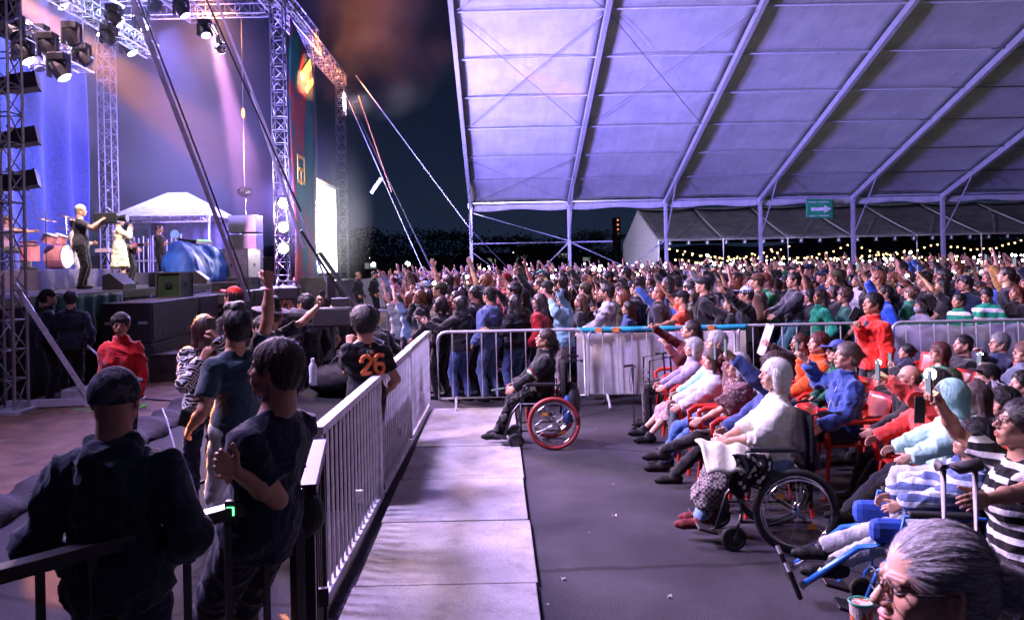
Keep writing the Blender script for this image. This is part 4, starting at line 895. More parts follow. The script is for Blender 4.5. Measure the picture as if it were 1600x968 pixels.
# pale tag hanging on the cable
t = empty('cable_flag', at(588, 290, 30.5)); tag(t, 'small pale flag tied to the guy cables', 'flag'); MB().box((0, 0, 0), (.14, .02, .7), Matrix.Rotation(R(36), 3, 'Y')).build('flag_sheet', emit('pale flag', (.75, .85, .9), .6) if False else mat('pale flag', (.8, .85, .85), .5), t)
MB().tube([(0, .02, -.1), (0.1, .02, .3)], .01, 5).build('tie', STEEL, t)
# ---------------------------------------------------------------- main marquee
def marquee():
    t = empty('marquee_tent', (0, 41, 0)); tag(t, 'huge white frame marquee covering the standing crowd', 'marquee')
    m, n, lk, b = _nodes('marquee pvc sheet'); v = _coord(n, lk); v2 = _coord(n, lk, (1, .15, .15)); v3 = _coord(n, lk, (2.2, .5, .5))
    c = _mix(n, lk, 1., _ramp(n, lk, _noise(n, lk, v, .9, 6, .6), [(.3, (.52, .52, .53)), (.7, (.70, .70, .70))]), _ramp(n, lk, _noise(n, lk, v2, 4, 4), [(.3, (.9, .9, .9)), (.7, (1.05, 1.05, 1.05))]), 'MULTIPLY')
    st_ = _ramp(n, lk, _noise(n, lk, v3, 2.4, 6, .7), [(.62, (1, 1, 1)), (.72, (.72, .72, .74))]); c = _mix(n, lk, 1., c, st_, 'MULTIPLY')
    lk(c, b.inputs['Base Color']); b.inputs['Roughness'].default_value = .45; _bump(n, lk, b, _noise(n, lk, _coord(n, lk, (.6, 2, 2)), 2.2, 5, .6), .05, .4)
    X = [-1.28, 3.75, 8.7, 13.55, 18.3, 22.9, 27.5, 32.1, 36.7]; sl = .337; E = 5.0; YE = 0.0; YR = -20.5; Z = lambda y: E + sl * (-y)   # local y, eave at 0
    Zr = Z(YR); back = 2 * YR
    beam = mat('marquee aluminium beam', (.6, .6, .64), .4, .35, .1, 4, 0)
    for i, x in enumerate(X):
        MB().box((x, 0, E / 2), (.16, .22, E)).build('post', beam, t, bevel=.01)
        MB().bar((x, 0, E - .02), (x, YR, Zr - .02), .16, .26).build('rafter', beam, t)
        MB().box((x, back, E / 2), (.16, .22, E)).build('post', beam, t, bevel=.01)
        MB().bar((x, back, E - .02), (x, YR, Zr - .02), .16, .26).build('rafter', beam, t)
        MB().tube([(x, -.05, 3.1), (x, -2.6, Z(-2.6) - .12)], .035, 8).build('knee_brace', beam, t)
        MB().box((x, .0, E - .03), (.24, .34, .3)).build('corner_joint', beam, t, bevel=.02)
    pu = [0, -2.8, -5.2, -7.7, -10.1, -12.6, -15.2, -17.8, -20.3]
    for y in pu: MB().tube([(X[0], y, Z(y) + .04), (X[-1], y, Z(y) + .04)], .045, 8).build('purlin', beam, t, smooth=True)
    for i in range(len(X) - 1):
        a, b_ = X[i] + .03, X[i + 1] - .03
        def fn(u, v_):
            y = YR * v_; k = v_ * 8 % 1
            return (a + (b_ - a) * u, y, Z(y) + .13 + .10 * math.sin(math.pi * u) + .035 * math.sin(math.pi * ((y / 2.5) % 1)) + .012 * math.sin(u * 40 + v_ * 9))
        MB().grid(fn, 14, 66).build('roof_sheet', m, t, smooth=True, solid=.01)
        MB().grid(lambda u, v_: (lambda q: (q[0], back - q[1], q[2]))(fn(u, v_)), 6, 16).build('roof_sheet', m, t, smooth=True, solid=.01)
        MB().grid(lambda u, v_: (a + (b_ - a) * u, .14 + .02 * math.sin(u * 30) * v_, E + .16 - (.42 + .05 * math.sin(math.pi * u * 3)) * v_), 30, 3).build('valance', m, t, smooth=True, solid=.008)
    wirem = mat('steel wire', (.25, .25, .3), .4, .8)
    def cab2(x0, y0, x1, y1, r=.014): MB().tube([(x0, y0, Z(y0) - .02), (x1, y1, Z(y1) - .02)], r, 5).build('bracing_cable', wirem, t)
    cab2(X[0], -7.7, X[1], -15.2); cab2(X[1], -7.7, X[0], -15.2); cab2(X[0], -.2, X[1], -5.2); cab2(X[1], -.2, X[0], -5.2); cab2(X[1], -15.2, X[2], -7.7); cab2(X[2], -15.2, X[1], -7.7); cab2(X[0], -15.2, X[1], -20.3); cab2(X[1], -15.2, X[0], -20.3)
    z = 3.05; br = lambda p, q, r=.05: MB().tube([p, q], r, 8).build('wall_brace', beam, t)
    br((X[0], 0, z), (X[1] + 2.2, 0, z - .02)); br((X[0], 0, E - .35), (X[1], 0, z + .05), .035); br((X[0], 0, z - .4), (X[0] + 1.6, 0, 1.4), .04); br((X[1], 0, z), (X[0] + 3.2, 0, 1.3), .05); br((X[1], 0, z), (X[2] - 1.2, 0, 1.3), .05); br((X[2], 0, z), (X[1] + 2.4, 0, 1.3), .05)
    return t
marquee()
# green arrow sign under the marquee eave
t = empty('arrow_sign', at(1281, 326, 40.2)); tag(t, 'green banner with a white right-pointing arrow under the marquee eave', 'sign')
MB().grid(lambda u, v: (-.7 + 1.4 * u, .03 * math.sin(u * 6), -.48 + .96 * v + .03 * math.cos(u * 3)), 12, 6).build('sign_sheet', mat('green banner cloth', (.02, .35, .13), .5), t, solid=.01, smooth=True)
MB().box((-.12, -.06, -.02), (.7, .01, .17)).build('arrow_shaft', mat('sign white', (.8, .8, .8), .5), t)
mb = MB(); mb.v = [(.2, -.065, -.22), (.55, -.065, -.02), (.2, -.065, .18), (.2, -.055, -.22), (.55, -.055, -.02), (.2, -.055, .18)]; mb.f = [(0, 1, 2), (3, 5, 4), (0, 3, 4, 1), (1, 4, 5, 2), (2, 5, 3, 0)]; mb.build('arrow_head', MATS['sign white'], t)
mb = MB(); [mb.box((-.55 + .085 * i, -.06, z), (.05, .01, .07)) for z in (.33, -.36) for i in range(12) if i != 5]; mb.build('lettering', MATS['sign white'], t)
MB().tube([(-.66, 0, .45), (-.66, 0, .95)], .012, 5).tube([(.66, 0, .45), (.66, 0, .95)], .012, 5).build('cord', STEEL, t)
# ---------------------------------------------------------------- second marquee behind, with string lights
t = empty('food_tent', (0, 62, 0)); tag(t, 'long low white tent behind the crowd with its left gable flapping', 'tent')
pv = mat('low tent pvc', (.17, .17, .18), .6, 0, .35, 1.2); pv2 = mat('low tent pvc lit tone', (.8, .8, .82), .6)  # roof darker, gable lighter in colour to imitate how each is lit
xa = 12.6; n_b = 8
for i in range(n_b):
    x = xa + i * 5
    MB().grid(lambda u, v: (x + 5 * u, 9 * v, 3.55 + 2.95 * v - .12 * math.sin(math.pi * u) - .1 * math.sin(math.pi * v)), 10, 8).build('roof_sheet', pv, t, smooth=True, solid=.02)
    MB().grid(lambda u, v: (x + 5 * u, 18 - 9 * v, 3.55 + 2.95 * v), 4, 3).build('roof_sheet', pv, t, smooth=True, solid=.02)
    MB().tube([(x, 0, 0), (x, 0, 3.55)], .07, 8).build('post', ALU, t); MB().bar((x, -.05, 3.5), (x, 9, 6.42), .1, .14).build('rafter', ALU, t)
    MB().tube([(x, 0, 3.5), (x + 5, 0, 3.5)], .05, 6).build('eave_bar', ALU, t)
    MB().tube([(x + 1, -.05, 3.5), (x + 4, 5, 5.2)], .02, 5).build('bracing_cable', ALU, t)
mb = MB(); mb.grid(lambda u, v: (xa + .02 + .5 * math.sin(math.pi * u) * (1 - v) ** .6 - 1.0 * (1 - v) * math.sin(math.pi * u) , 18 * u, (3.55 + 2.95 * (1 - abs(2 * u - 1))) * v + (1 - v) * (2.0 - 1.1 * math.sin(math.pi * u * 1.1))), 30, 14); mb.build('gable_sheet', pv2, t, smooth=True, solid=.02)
GB = 'small square flags along the low tent eave'
pf = None
for i in range(26):
    if pf is None:
        pf = MB().box((0, 0, -.19), (.36, .02, .36)).build('pennant', mat('dark pennant', (.02, .03, .06), .6)); MB().box((0, -.015, -.19), (.14, .01, .16)).box((.03, -.02, -.12), (.06, .01, .2)).build('emblem', mat('sign white', (.8, .8, .8), .5), pf); o = pf
    else: o = copy_tree(pf)
    o.location = (xa + .8 + i * 1.45, 61.8, 3.45); tag(o, 'small dark square flag with a white mark under the low tent eave', 'flag', GB)
bulb = emit('warm festoon bulb', (1, .6, .18), 12)
wirec = mat('festoon wire', (.02, .02, .02), .6); GS = 'warm festoon string lights under the low tent'
runs = [((1040, 385), (1190, 402), 56), ((1050, 402), (1180, 394), 50), ((1180, 398), (1330, 380), 56), ((1200, 386), (1320, 404), 52), ((1330, 398), (1470, 378), 55), ((1340, 384), (1500, 402), 60), ((1470, 380), (1600, 372), 57), ((1060, 394), (1240, 382), 66), ((1240, 400), (1420, 390), 66), ((1420, 398), (1590, 396), 62)]
for k, (a, b, d) in enumerate(runs):
    p, q = at(*a, d), at(*b, d + 3); t = empty('string_lights', p); tag(t, 'string of warm bulbs sagging in the %s run from the left under the low tent' % ord_[k], 'string lights', GS)
    f = lambda s_: (q - p) * s_ - Vector((0, 0, (.3 + .12 * (k % 4)) * math.sin(math.pi * s_) + .05 * math.sin(s_ * 23 + k)))
    MB().tube([f(i / 14) for i in range(15)], .015, 4).build('wire', wirec, t); nb = 13; b1 = MB().sphere((0, 0, 0), .055, 8, 5).build('bulb', bulb, t)
    for i in range(nb):
        o = b1 if i == 0 else b1.copy()
        if i: C.objects.link(o)
        o.parent = t; o.location = f((i + .5) / nb) - Vector((0, 0, .08))
# ---------------------------------------------------------------- perimeter, far buildings, lamps, trees
pw = empty('perimeter_fence', (-2, 38.3, 0)); tag(pw, 'low perimeter fence covered with white sheet behind the crowd', 'fence')
MB().grid(lambda u, v: (-8 + 17 * u, .06 * math.sin(u * 90) * (1 - v * .5) + .3 * math.sin(u * 7), 1.42 * v + .03 * math.sin(u * 60) * v), 200, 5).build('fence_sheet', vinyl('white fence sheet', (.5, .5, .56)), pw, smooth=True)
for i in range(9): MB().tube([(-8 + i * 2.1, .15, 0), (-8 + i * 2.1, .15, 1.45)], .03, 6).build('post', STEEL, pw)
bd = mat('dark rendered wall', (.03, .03, .035), .9); win = emit('lit window', (1, .85, .6), .8); winb = emit('pale lit window', (.6, .75, .7), .22)
for k, (a, b, top_, d, lb) in enumerate(((480, 700, 405, 110, 'long dark warehouse beyond the perimeter fence at left'), (800, 905, 388, 130, 'pale low building seen between the first marquee posts'), (742, 800, 398, 150, 'small dark building left of the first marquee posts'), (900, 1010, 396, 170, 'dark building behind the low tent gable'))):
    x0, x1 = wx(a, d, 410), wx(b, d, 410); zt = at((a + b) / 2, top_, d).z; t = empty('far_building', ((x0 + x1) / 2, d, 0)); tag(t, lb, 'building', 'far buildings beyond the fence')
    MB().box((0, 5, zt / 2), (x1 - x0, 10, zt)).build('wall', bd if k != 1 else mat('far pale wall', (.05, .07, .08), .9), t); MB().box((0, 5, zt + .2), (x1 - x0 + .6, 10.6, .4)).build('roof', bd, t)
    for i in range(3 if k else 2):
        o = MB().box((-(x1 - x0) * .35 + i * (x1 - x0) * .3, -.05, zt * .7), (1.6, .1, .8)).build('window', winb if (i + k) % 2 else bd, t)
t = empty('lit_tower', (wx(963, 120, 350), 120, 0)); tag(t, 'distant tower with small orange lights above the low tent gable', 'tower'); zt = at(963, 340, 120).z
MB().box((0, 0, zt / 2), (1.0, 1.6, zt)).build('tower_shaft', bd, t); mb = MB(); [mb.box((.1, -.85, zt - .4 - i * .7), (.22, .1, .25)) for i in range(4)]; mb.build('tower_lights', emit('orange tower light', (1, .35, .12), 1.2), t)
for k, (px, py, r, d) in enumerate(((583, 413, .28, 100), (637, 412, .3, 100), (577, 403, .08, 100), (750, 418, .16, 120), (771, 407, .12, 120), (802, 395, .1, 120), (665, 283, .001, 90))):
    if r < .01: continue
    p = at(px, py, d); t = empty('street_lamp', (p.x, p.y, 0)); tag(t, ['bright white floodlight post beyond the left perimeter fence', 'greenish white floodlight post right of the first floodlight', 'faint small lamp left of the two floodlights', 'distant yellow lamp left of the first marquee post', 'distant lamp right of the first marquee post', 'small distant lamp over the pale building'][k], 'street lamp', 'distant street lamps')
    MB().tube([(0, 0, 0), (0, 0, p.z)], .08, 6).build('pole', DKMET, t); MB().sphere((0, 0, p.z), r, 12, 8).build('lamp_head', emit('far lamp %d' % k, [(.8, .95, 1), (.75, 1, .7), (.8, .9, 1), (1, .8, .3), (1, .9, .6), (1, .8, .4)][k], 22), t, smooth=True)
def tree(x, y, hgt, w, label, seed):
    rs = random.Random(seed); t = empty('tree', (x, y, 0)); tag(t, label, 'tree', 'dark trees on the horizon'); mb = MB(); mb.tube([(0, 0, 0), (.1, .1, hgt * .35), (0, .2, hgt * .6)], .3, 7, r2=.1)
    for k in range(5): a = rs.uniform(0, 6.3); mb.tube([(.05, .1, hgt * .35), (math.cos(a) * w * .3, math.sin(a) * w * .3, hgt * .7)], .1, 5, r2=.03)
    mb.build('trunk', mat('bark', (.05, .035, .025), .9), t); mb = MB()
    cl = [(rs.gauss(0, w * .26), rs.gauss(0, w * .26), hgt * rs.uniform(.42, .95)) for _ in range(26)]
    for c in cl:
        for _ in range(60):
            p = Vector((c[0] + rs.gauss(0, w * .1), c[1] + rs.gauss(0, w * .1), c[2] + rs.gauss(0, hgt * .05))); q = .16
            a = Vector((rs.uniform(-1, 1), rs.uniform(-1, 1), rs.uniform(-1, 1))) * q; b = Vector((rs.uniform(-1, 1), rs.uniform(-1, 1), rs.uniform(-1, 1))) * q
            n = len(mb.v); mb.v += [tuple(p - a), tuple(p + b), tuple(p + a), tuple(p - b)]; mb.f.append((n, n + 1, n + 2, n + 3))
    mb.build('crown', mat('leaves', (.02, .035, .015), .9), t)
for k, (px, d, h_, w_) in enumerate(((520, 80, 6, 8), (600, 90, 5.5, 9), (690, 85, 5.5, 9), (770, 90, 5, 8), (850, 100, 5, 9), (930, 95, 5.5, 8), (1500, 85, 4.2, 9), (1585, 90, 4.4, 10), (1430, 92, 4.2, 9))):
    tree(wx(px, d, 410), d, h_, w_, 'dark leafy tree on the horizon, %s from the left' % ord_[k], k)
tag(MB().grid(lambda u, v: (-150 + 330 * u, 230 + 60 * v, 0 + (6 + 4 * math.sin(u * 9) + 2 * math.sin(u * 31)) * v), 80, 4).build('hills', mat('night hills', (.02, .025, .03), 1), smooth=True), kind='structure')
# ---------------------------------------------------------------- barricades
def barricade(x, y, rz, L_=2.1, H_=1.1, label='', m=None, nb=10, flat=False, group='steel crowd barriers', feet=True):
    m = m or STEEL; t = empty('crowd_barrier', (x, y, 0), rz); tag(t, label, 'crowd barrier', group); r = .021; z0 = .07 if flat else .16
    if flat:
        mb = MB(); mb.box((L_ / 2, 0, H_ - .02), (L_, .075, .05)); mb.box((L_ / 2, 0, z0), (L_, .05, .05)); mb.box((.02, 0, H_ / 2), (.05, .05, H_ - .08)); mb.box((L_ - .02, 0, H_ / 2), (.05, .05, H_ - .08)); mb.build('frame', m, t, bevel=.004)
        mb = MB(); mb.box((L_ / 2 + .02, -.03, z0 + .32), (.03, .05, .09)); mb.build('latch', m, t)
    else:
        c = .12; pts = [(0, 0, z0), (0, 0, H_ - c)] + [(c - c * math.cos(a), 0, H_ - c + c * math.sin(a)) for a in (R(30), R(60))] + [(c, 0, H_), (L_ - c, 0, H_)] + [(L_ - c + c * math.sin(a), 0, H_ - c + c * math.cos(a)) for a in (R(30), R(60))] + [(L_, 0, H_ - c), (L_, 0, z0)]
        MB().tube(pts, r, 8, closed=True).build('frame', m, t, smooth=True)
    b0 = None
    for i in range(nb):
        bx_ = L_ * (i + 1) / (nb + 1)
        if b0 is None: b0 = (MB().box((0, 0, (H_ + z0) / 2), (.030, .012, H_ - z0 - .04)) if flat else MB().tube([(0, 0, z0), (0, 0, H_)], .012, 6)).build('bar', m, t); o = b0
        else: o = b0.copy(); C.objects.link(o); o.parent = t
        o.location.x = bx_
    if feet:
        for fx in (.25, L_ - .25): mb = MB(); mb.tube([(fx, -.3, .02), (fx, -.06, .16), (fx, .06, .16), (fx, .3, .02)], .018, 6); mb.build('foot', m, t)
    return t
GF = 'steel crowd barriers'
FL = mat('worn galvanised flat steel', (.6, .6, .66), .5, .15, .3, 9, .003, 30)
for k, (y, rz) in enumerate(((4.72, 0), (6.93, .4), (9.14, -.3))):
    barricade(-1.08 + [0, .03, .05][k], y, R(90 - .8 + rz * 0), 2.18, 1.12, ['barred steel barrier nearest the camera along the walkway', 'middle barred steel barrier along the walkway', 'farthest barred steel barrier along the walkway meeting the crowd'][k], FL, 16, True, GF, feet=False)
row2 = [(-.86, 'open crowd barrier left of the red wheelchair woman'), (1.28, 'crowd barrier wrapped in the wide white banner'), (3.42, 'open crowd barrier behind the seated spectators'), (5.62, 'crowd barrier wrapped in white cloth at right'), (7.76, 'open crowd barrier at the right frame edge')]
for k, (x, lb) in enumerate(row2):
    barricade(x, 11.35 + .02 * k, 0, 2.08 if k != 3 else 2.0, 1.1, lb, STEEL, 9, False, GF)
t = empty('fence_banner', (1.12, 11.47, 0)); tag(t, 'wide white banner tied over the crowd barrier', 'banner')
MB().grid(lambda u, v: (2.42 * u, -.035 + .03 * math.sin(u * 34 + v * 3) * (.6 - .3 * v) + .02 * math.sin(u * 13), .13 + .90 * v + .02 * math.sin(u * 5) * (1 - v)), 90, 14).build('banner_sheet', vinyl('white vinyl banner', (.78, .79, .82)), t, smooth=True)
MB().grid(lambda u, v: (2.42 * u, -.12 + .008 * math.sin(u * 34), 1.05 + .075 * v), 60, 2).build('blue_border', mat('blue banner border', (.03, .42, .62), .5), t, smooth=True, solid=.005)
[MB().box((q, -.133, 1.087), (.09, .01, .066)).build('orange_mark', mat('orange print', (.75, .25, .06), .5), t) for q in (.3, .55, 1.9)]
t = empty('fence_banner', (5.7, 11.56, 0)); tag(t, 'crumpled white cloth tied over the right crowd barrier', 'banner')
MB().grid(lambda u, v: (1.95 * u, -.05 + .05 * math.sin(u * 22 + v * 4) * (1 - v * .6), .12 + .93 * v + .03 * math.sin(u * 9)), 60, 12).build('banner_sheet', vinyl('crumpled white cloth', (.55, .56, .66)), t, smooth=True)
MB().grid(lambda u, v: (1.95 * u, -.07, 1.05 + .05 * v), 30, 1).build('green_border', mat('green banner border', (.03, .28, .13), .5), t, solid=.005)
barricade(-3.4, 17.6, R(-18), 2.1, 1.1, 'short crowd barrier in the camera pit in front of the crowd', STEEL, 11, True, GF)
barricade(-4.9, 20.5, R(-50), 2.1, 1.1, 'farther crowd barrier at the head of the camera pit', STEEL, 11, True, GF)
# dark barrier in front of the two men
a, b = at(-30, 892, 2.62), at(468, 752, 3.55)
L0 = (Vector((b.x, b.y, 0)) - Vector((a.x, a.y, 0))).length
barricade(a.x, a.y, math.atan2(b.y - a.y, b.x - a.x), L0, 1.09, 'black crowd barrier across the lower left in front of the two men', DKMET, 6, True, GF)
barricade(b.x + .03, b.y + .03, math.atan2(4.68 - b.y, -1.08 - b.x), .95, 1.09, 'narrow black barrier closing the corner beside the walkway', DKMET, 5, True, GF)
# cable mat / geotextile roll along the dirt edge
def roll(u, v):
    y = 6.2 + 8.5 * u; a = math.pi * v; r = .13 + .03 * math.sin(u * 31) + .04 * math.sin(u * 77 + v * 5)
    return (-4.45 + .12 * math.sin(u * 8) - math.cos(a) * (r + .15), y, .02 + math.sin(a) * r * .9 + .012 * math.sin(u * 160 + v * 12))
tag(MB().grid(roll, 150, 12).build('cable_cover', mat('black plastic sheeting', (.010, .010, .011), .85, bump=.03, bscale=12), smooth=True), 'long hump of black plastic sheeting along the edge of the dirt', 'cable cover')
o = MB(); 
for k in range(40): a = random.uniform(0, 6.3); l = random.uniform(.05, .2); p = Vector((-5.6 + random.gauss(0, .2), 11.6 + random.gauss(0, .12), .08)); o.tube([p, p + Vector((math.cos(a) * l, math.sin(a) * l, .04))], .012, 4)
tag(o.build('green_rope', mat('green rope', (.1, .5, .06), .7)), 'tangle of bright green rope on the dirt below the police', 'rope')
o = MB().tube([(-4.3, 10.2, .3), (-4.0, 9.6, .28), (-3.7, 9.1, .02), (-3.5, 8.8, .015)], .01, 5).build('loose_cable', mat('pale cable', (.4, .4, .4), .6)); tag(o, 'thin pale cable lying over the black sheeting', 'cable')
o = MB().tube([(-6.9, 12.8, 1.2), (-5.5, 12.4, .08)], .03, 6).build('scaffold_tube', STEEL); tag(o, 'slanting scaffold tube leaning on the stage beside the police', 'scaffold tube')

for k, (x, y, lb) in enumerate(((-7.75, 16.4, 'black wedge monitor at the stage edge in front of the camera man'), (-7.8, 18.6, 'black wedge monitor at the stage edge right of the singer'), (-7.8, 21.0, 'black wedge monitor at the stage edge before the blue tarpaulin'))):
    t = empty('wedge_monitor', (x, y, DZ), .1 * k); tag(t, lb, 'speaker', 'wedge monitors along the stage edge')
    mb = MB(); mb.v = [(-.2, -.3, 0), (.22, -.3, 0), (.22, -.3, .12), (-.05, -.3, .34), (-.2, -.3, .30), (-.2, .3, 0), (.22, .3, 0), (.22, .3, .12), (-.05, .3, .34), (-.2, .3, .30)]
    mb.f = [(4, 3, 2, 1, 0), (5, 6, 7, 8, 9), (0, 1, 6, 5), (1, 2, 7, 6), (2, 3, 8, 7), (3, 4, 9, 8), (4, 0, 5, 9)]; mb.build('cabinet', cab, t, bevel=.01)
rc_ = random.Random(21)
for k, (pts, lb) in enumerate((([(-6.2, 13.8), (-5.6, 12.6), (-4.9, 12.2), (-4.6, 11.0), (-5.0, 9.6)], 'black cable looping over the dirt in front of the cabinets'), ([(-6.1, 16.4), (-5.3, 15.2), (-5.6, 13.9), (-5.0, 12.9)], 'second black cable on the dirt beside the cabinets'), ([(-3.6, 5.2), (-3.0, 6.0), (-3.2, 7.1), (-2.6, 8.2), (-2.9, 9.6)], 'thin black cable across the asphalt behind the hooded man'))):
    P_ = [Vector((x, y, .05 if x < -4.3 else .012)) for x, y in pts]; path = []
    for i in range(len(P_) - 1):
        for q in range(8): s_ = q / 8; s_ = s_ * s_ * (3 - 2 * s_); path.append(P_[i].lerp(P_[i + 1], s_) + Vector((.05 * math.sin(i * 3 + q), 0, 0)))
    tag(MB().tube(path, .013, 6).build('floor_cable', cab_m, smooth=True), lb, 'cable', 'cables lying on the ground')
# ---------------------------------------------------------------- phones, chairs, wheelchairs
scr = emit('phone screen', (.6, .7, 1), .45); torch = emit('phone torch', (1, .98, .92), 90); torchY = emit('phone torch warm', (1, .9, .45), 30)
def phone(p, dirv, face, label, lit=False, screen=True, group='phones held up by spectators', tz=.012, col=None):
    """p hand centre, dirv long axis, face screen normal"""
    d = Vector(dirv).normalized(); n = Vector(face); n = (n - d * n.dot(d)).normalized(); s_ = d.cross(n)
    M_ = Matrix((s_, n, d)).transposed(); t = empty('phone', p); t.rotation_euler = M_.to_euler(); tag(t, label, 'phone', group)
    key = ('ph', lit, screen, tz)
    if key not in SHARED:
        a = MB().box((0, 0, 0), (.074, .009, .152)).build('phone_case', BLK, t, bevel=.003); c = [a]
        if screen: c.append(MB().box((0, .0055, 0), (.066, .002, .14)).build('screen', scr, t))
        if lit: c.append(MB().sphere((.018, -.012, .055), tz, 10, 6).build('torch_light', torch, t, smooth=True))
        SHARED[key] = c
    else:
        for c in SHARED[key]: o = c.copy(); C.objects.link(o); o.parent = t
    return t
def hold(J, side, label, lit=False, n=None, **k):
    W_, E_ = (J['WR'], J['ER']) if side == 'R' else (J['WL'], J['EL']); d = nrm(W_ - E_)
    face = n if n is not None else -J['F']
    p = J['world'](W_ + d * .085 * J['s'] + nrm(np.array(face)) * -.02 + A(0, 0, .03)); w = J['world'](face) - J['world'](A(0, 0, 0))
    return phone(p, J['world'](A(0, .0, 1)) - J['world'](A(0, 0, 0)), w, label, lit, **k)
redpl = mat('red plastic', (.5, .025, .015), .35, bump=0)
def plastic_chair(x, y, yaw, label, m=None):
    m = m or redpl; t = empty('plastic_chair', (x, y, 0), R(yaw)); tag(t, label, 'chair', 'red plastic armchairs of the audience')
    MB().grid(lambda u, v: (-.22 + .44 * u, -.2 + .42 * v, .43 + .02 * (2 * u - 1) ** 2 + .02 * (v - .6) ** 2), 8, 8).build('seat', m, t, smooth=True, solid=.012)
    MB().grid(lambda u, v: (-.22 + .44 * u, -.2 - .12 * v - .05 * (1 - (2 * u - 1) ** 2), .43 + .42 * v), 8, 8).build('backrest', m, t, smooth=True, solid=.012)
    for i in (-1, 1):
        for j in (-.2, .22): MB().tube([(i * .22, j, .44), (i * .26, j * 1.25, 0)], .022, 6, r2=.018).build('leg', m, t)
        MB().tube([(i * .25, .24, .44), (i * .27, .26, .62), (i * .27, .2, .66), (i * .26, -.2, .67), (i * .23, -.28, .72)], .024, 8).build('armrest', m, t, smooth=True)
def wheelchair(x, y, yaw, label, tyre, frame, rim=.29, seat=.5, small=.09):
    t = empty('wheelchair', (x, y, 0), R(yaw)); tag(t, label, 'wheelchair')
    for i in (-1, 1):
        cx = i * .30; w = MB().ring((cx, -.12, rim + .02), (1, 0, 0), rim, .022, 48, 8).build('tyre', tyre, t, smooth=True)
        MB().ring((cx, -.12, rim + .02), (1, 0, 0), rim - .032, .009, 48, 6).build('rim', CHROME, w, smooth=True)
        MB().ring((cx + i * .045, -.12, rim + .02), (1, 0, 0), rim - .045, .008, 48, 6).build('push_ring', CHROME, t, smooth=True)
        mb = MB(); mb.lathe([(.025, -.04), (.03, 0), (.025, .04)], (cx, -.12, rim + .02), 12, (1, 0, 0))
        for k in range(28):
            a = 2 * math.pi * k / 28; a2 = a + (.45 if k % 2 else -.45); sd = .022 * (1 if k % 4 < 2 else -1)
            mb.tube([(cx + sd, -.12 + .022 * math.cos(a2), rim + .02 + .022 * math.sin(a2)), (cx, -.12 + (rim - .035) * math.cos(a), rim + .02 + (rim - .035) * math.sin(a))], .0022, 4)
        mb.build('spokes', CHROME, w)
        [MB().box((cx, -.12 + q_ * (rim - .1) * .6, rim + .02 + q_ * (rim - .1) * .6), (.006, .06, .035)).build('reflector', mat('amber reflector', (.8, .3, .03), .2), w) for q_ in (-1, 1)]
        f = MB(); f.tube([(cx - i * .06, -.24, rim + .02), (cx - i * .06, -.26, seat + .45), (cx - i * .06, -.36, seat + .47)], .013, 7); f.tube([(cx - i * .06, -.24, seat), (cx - i * .06, .26, seat), (cx - i * .06, .34, seat - .1), (cx - i * .06, .42, .16)], .013, 7)
        f.tube([(cx - i * .06, -.24, .2), (cx - i * .06, .24, .2), (cx - i * .06, .24, seat)], .013, 7); f.tube([(cx - i * .06, -.2, seat), (cx - i * .06, -.2, seat + .2), (cx - i * .06, .2, seat + .2), (cx - i * .06, .24, seat)], .011, 7); f.tube([(cx - i * .05, -.2, .22), (-cx + i * .05, .2, seat - .03)], .01, 6); f.tube([(cx, -.12, rim + .02), (cx - i * .08, -.12, rim + .02)], .016, 7)
        f.build('side_frame', frame, t, smooth=True)
        MB().box((cx - i * .06, .02, seat + .215), (.055, .32, .03)).build('armrest', BLK, t, bevel=.01)
        g = MB().tube([(cx - i * .06, -.36, seat + .47), (cx - i * .06, -.46, seat + .465)], .018, 8).build('push_handle', BLK, t)
        c = MB().ring((cx - i * .05, .30, small), (1, 0, 0), small - .02, .02, 24, 8).build('caster_wheel', RUB, t, smooth=True); mb = MB().lathe([(small - .03, -.008), (small - .03, .008)], (cx - i * .05, .30, small), 14, (1, 0, 0)); mb.build('hub', BLK, c); MB().tube([(cx - i * .02, .30, small), (cx - i * .02, .27, small * 2 + .02), (cx - i * .06, .24, small * 2 + .08)], .01, 6).build('fork', frame, c)
        MB().box((cx - i * .14, .47, .13), (.15, .14, .02), Matrix.Rotation(.25, 3, 'X')).build('footrest', BLK, t, bevel=.006); MB().tube([(cx - i * .06, .42, .16), (cx - i * .14, .46, .12)], .011, 6).build('footrest_bar', frame, t)
    MB().grid(lambda u, v: (-.23 + .46 * u, -.22 + .44 * v, seat - .015 - .03 * math.sin(math.pi * u)), 6, 4).build('seat', mat('black nylon', (.010, .010, .012), .95, spec=.1), t, smooth=True, solid=.03)
    MB().grid(lambda u, v: (-.23 + .46 * u, -.26 - .03 * math.sin(math.pi * u), seat + .03 + .40 * v), 6, 4).build('backrest', MATS['black nylon'], t, smooth=True, solid=.03)
    return t
# ---------------------------------------------------------------- principal figures
BLACK = (.012, .012, .014); NAVY = (.012, .018, .045); JEAN = (.03, .045, .11); LJEAN = (.22, .30, .42); WHT = (.62, .62, .60); GREYH = (.42, .42, .44); WHITEH = (.66, .66, .64); DKB = (.03, .016, .010); BLKH = (.010, .008, .008)
def who(label, px, d, tpy, H=None, seat=.45, pose='stand', py=560, **k):
    p = at(px, py, d); zt = at(px, tpy, d).z
    if H is None: H = zt if pose == 'stand' else (zt - seat) / .89 * 1.72
    return person(label, p.x, d, H, pose=pose, seat=seat, **k)
a = at
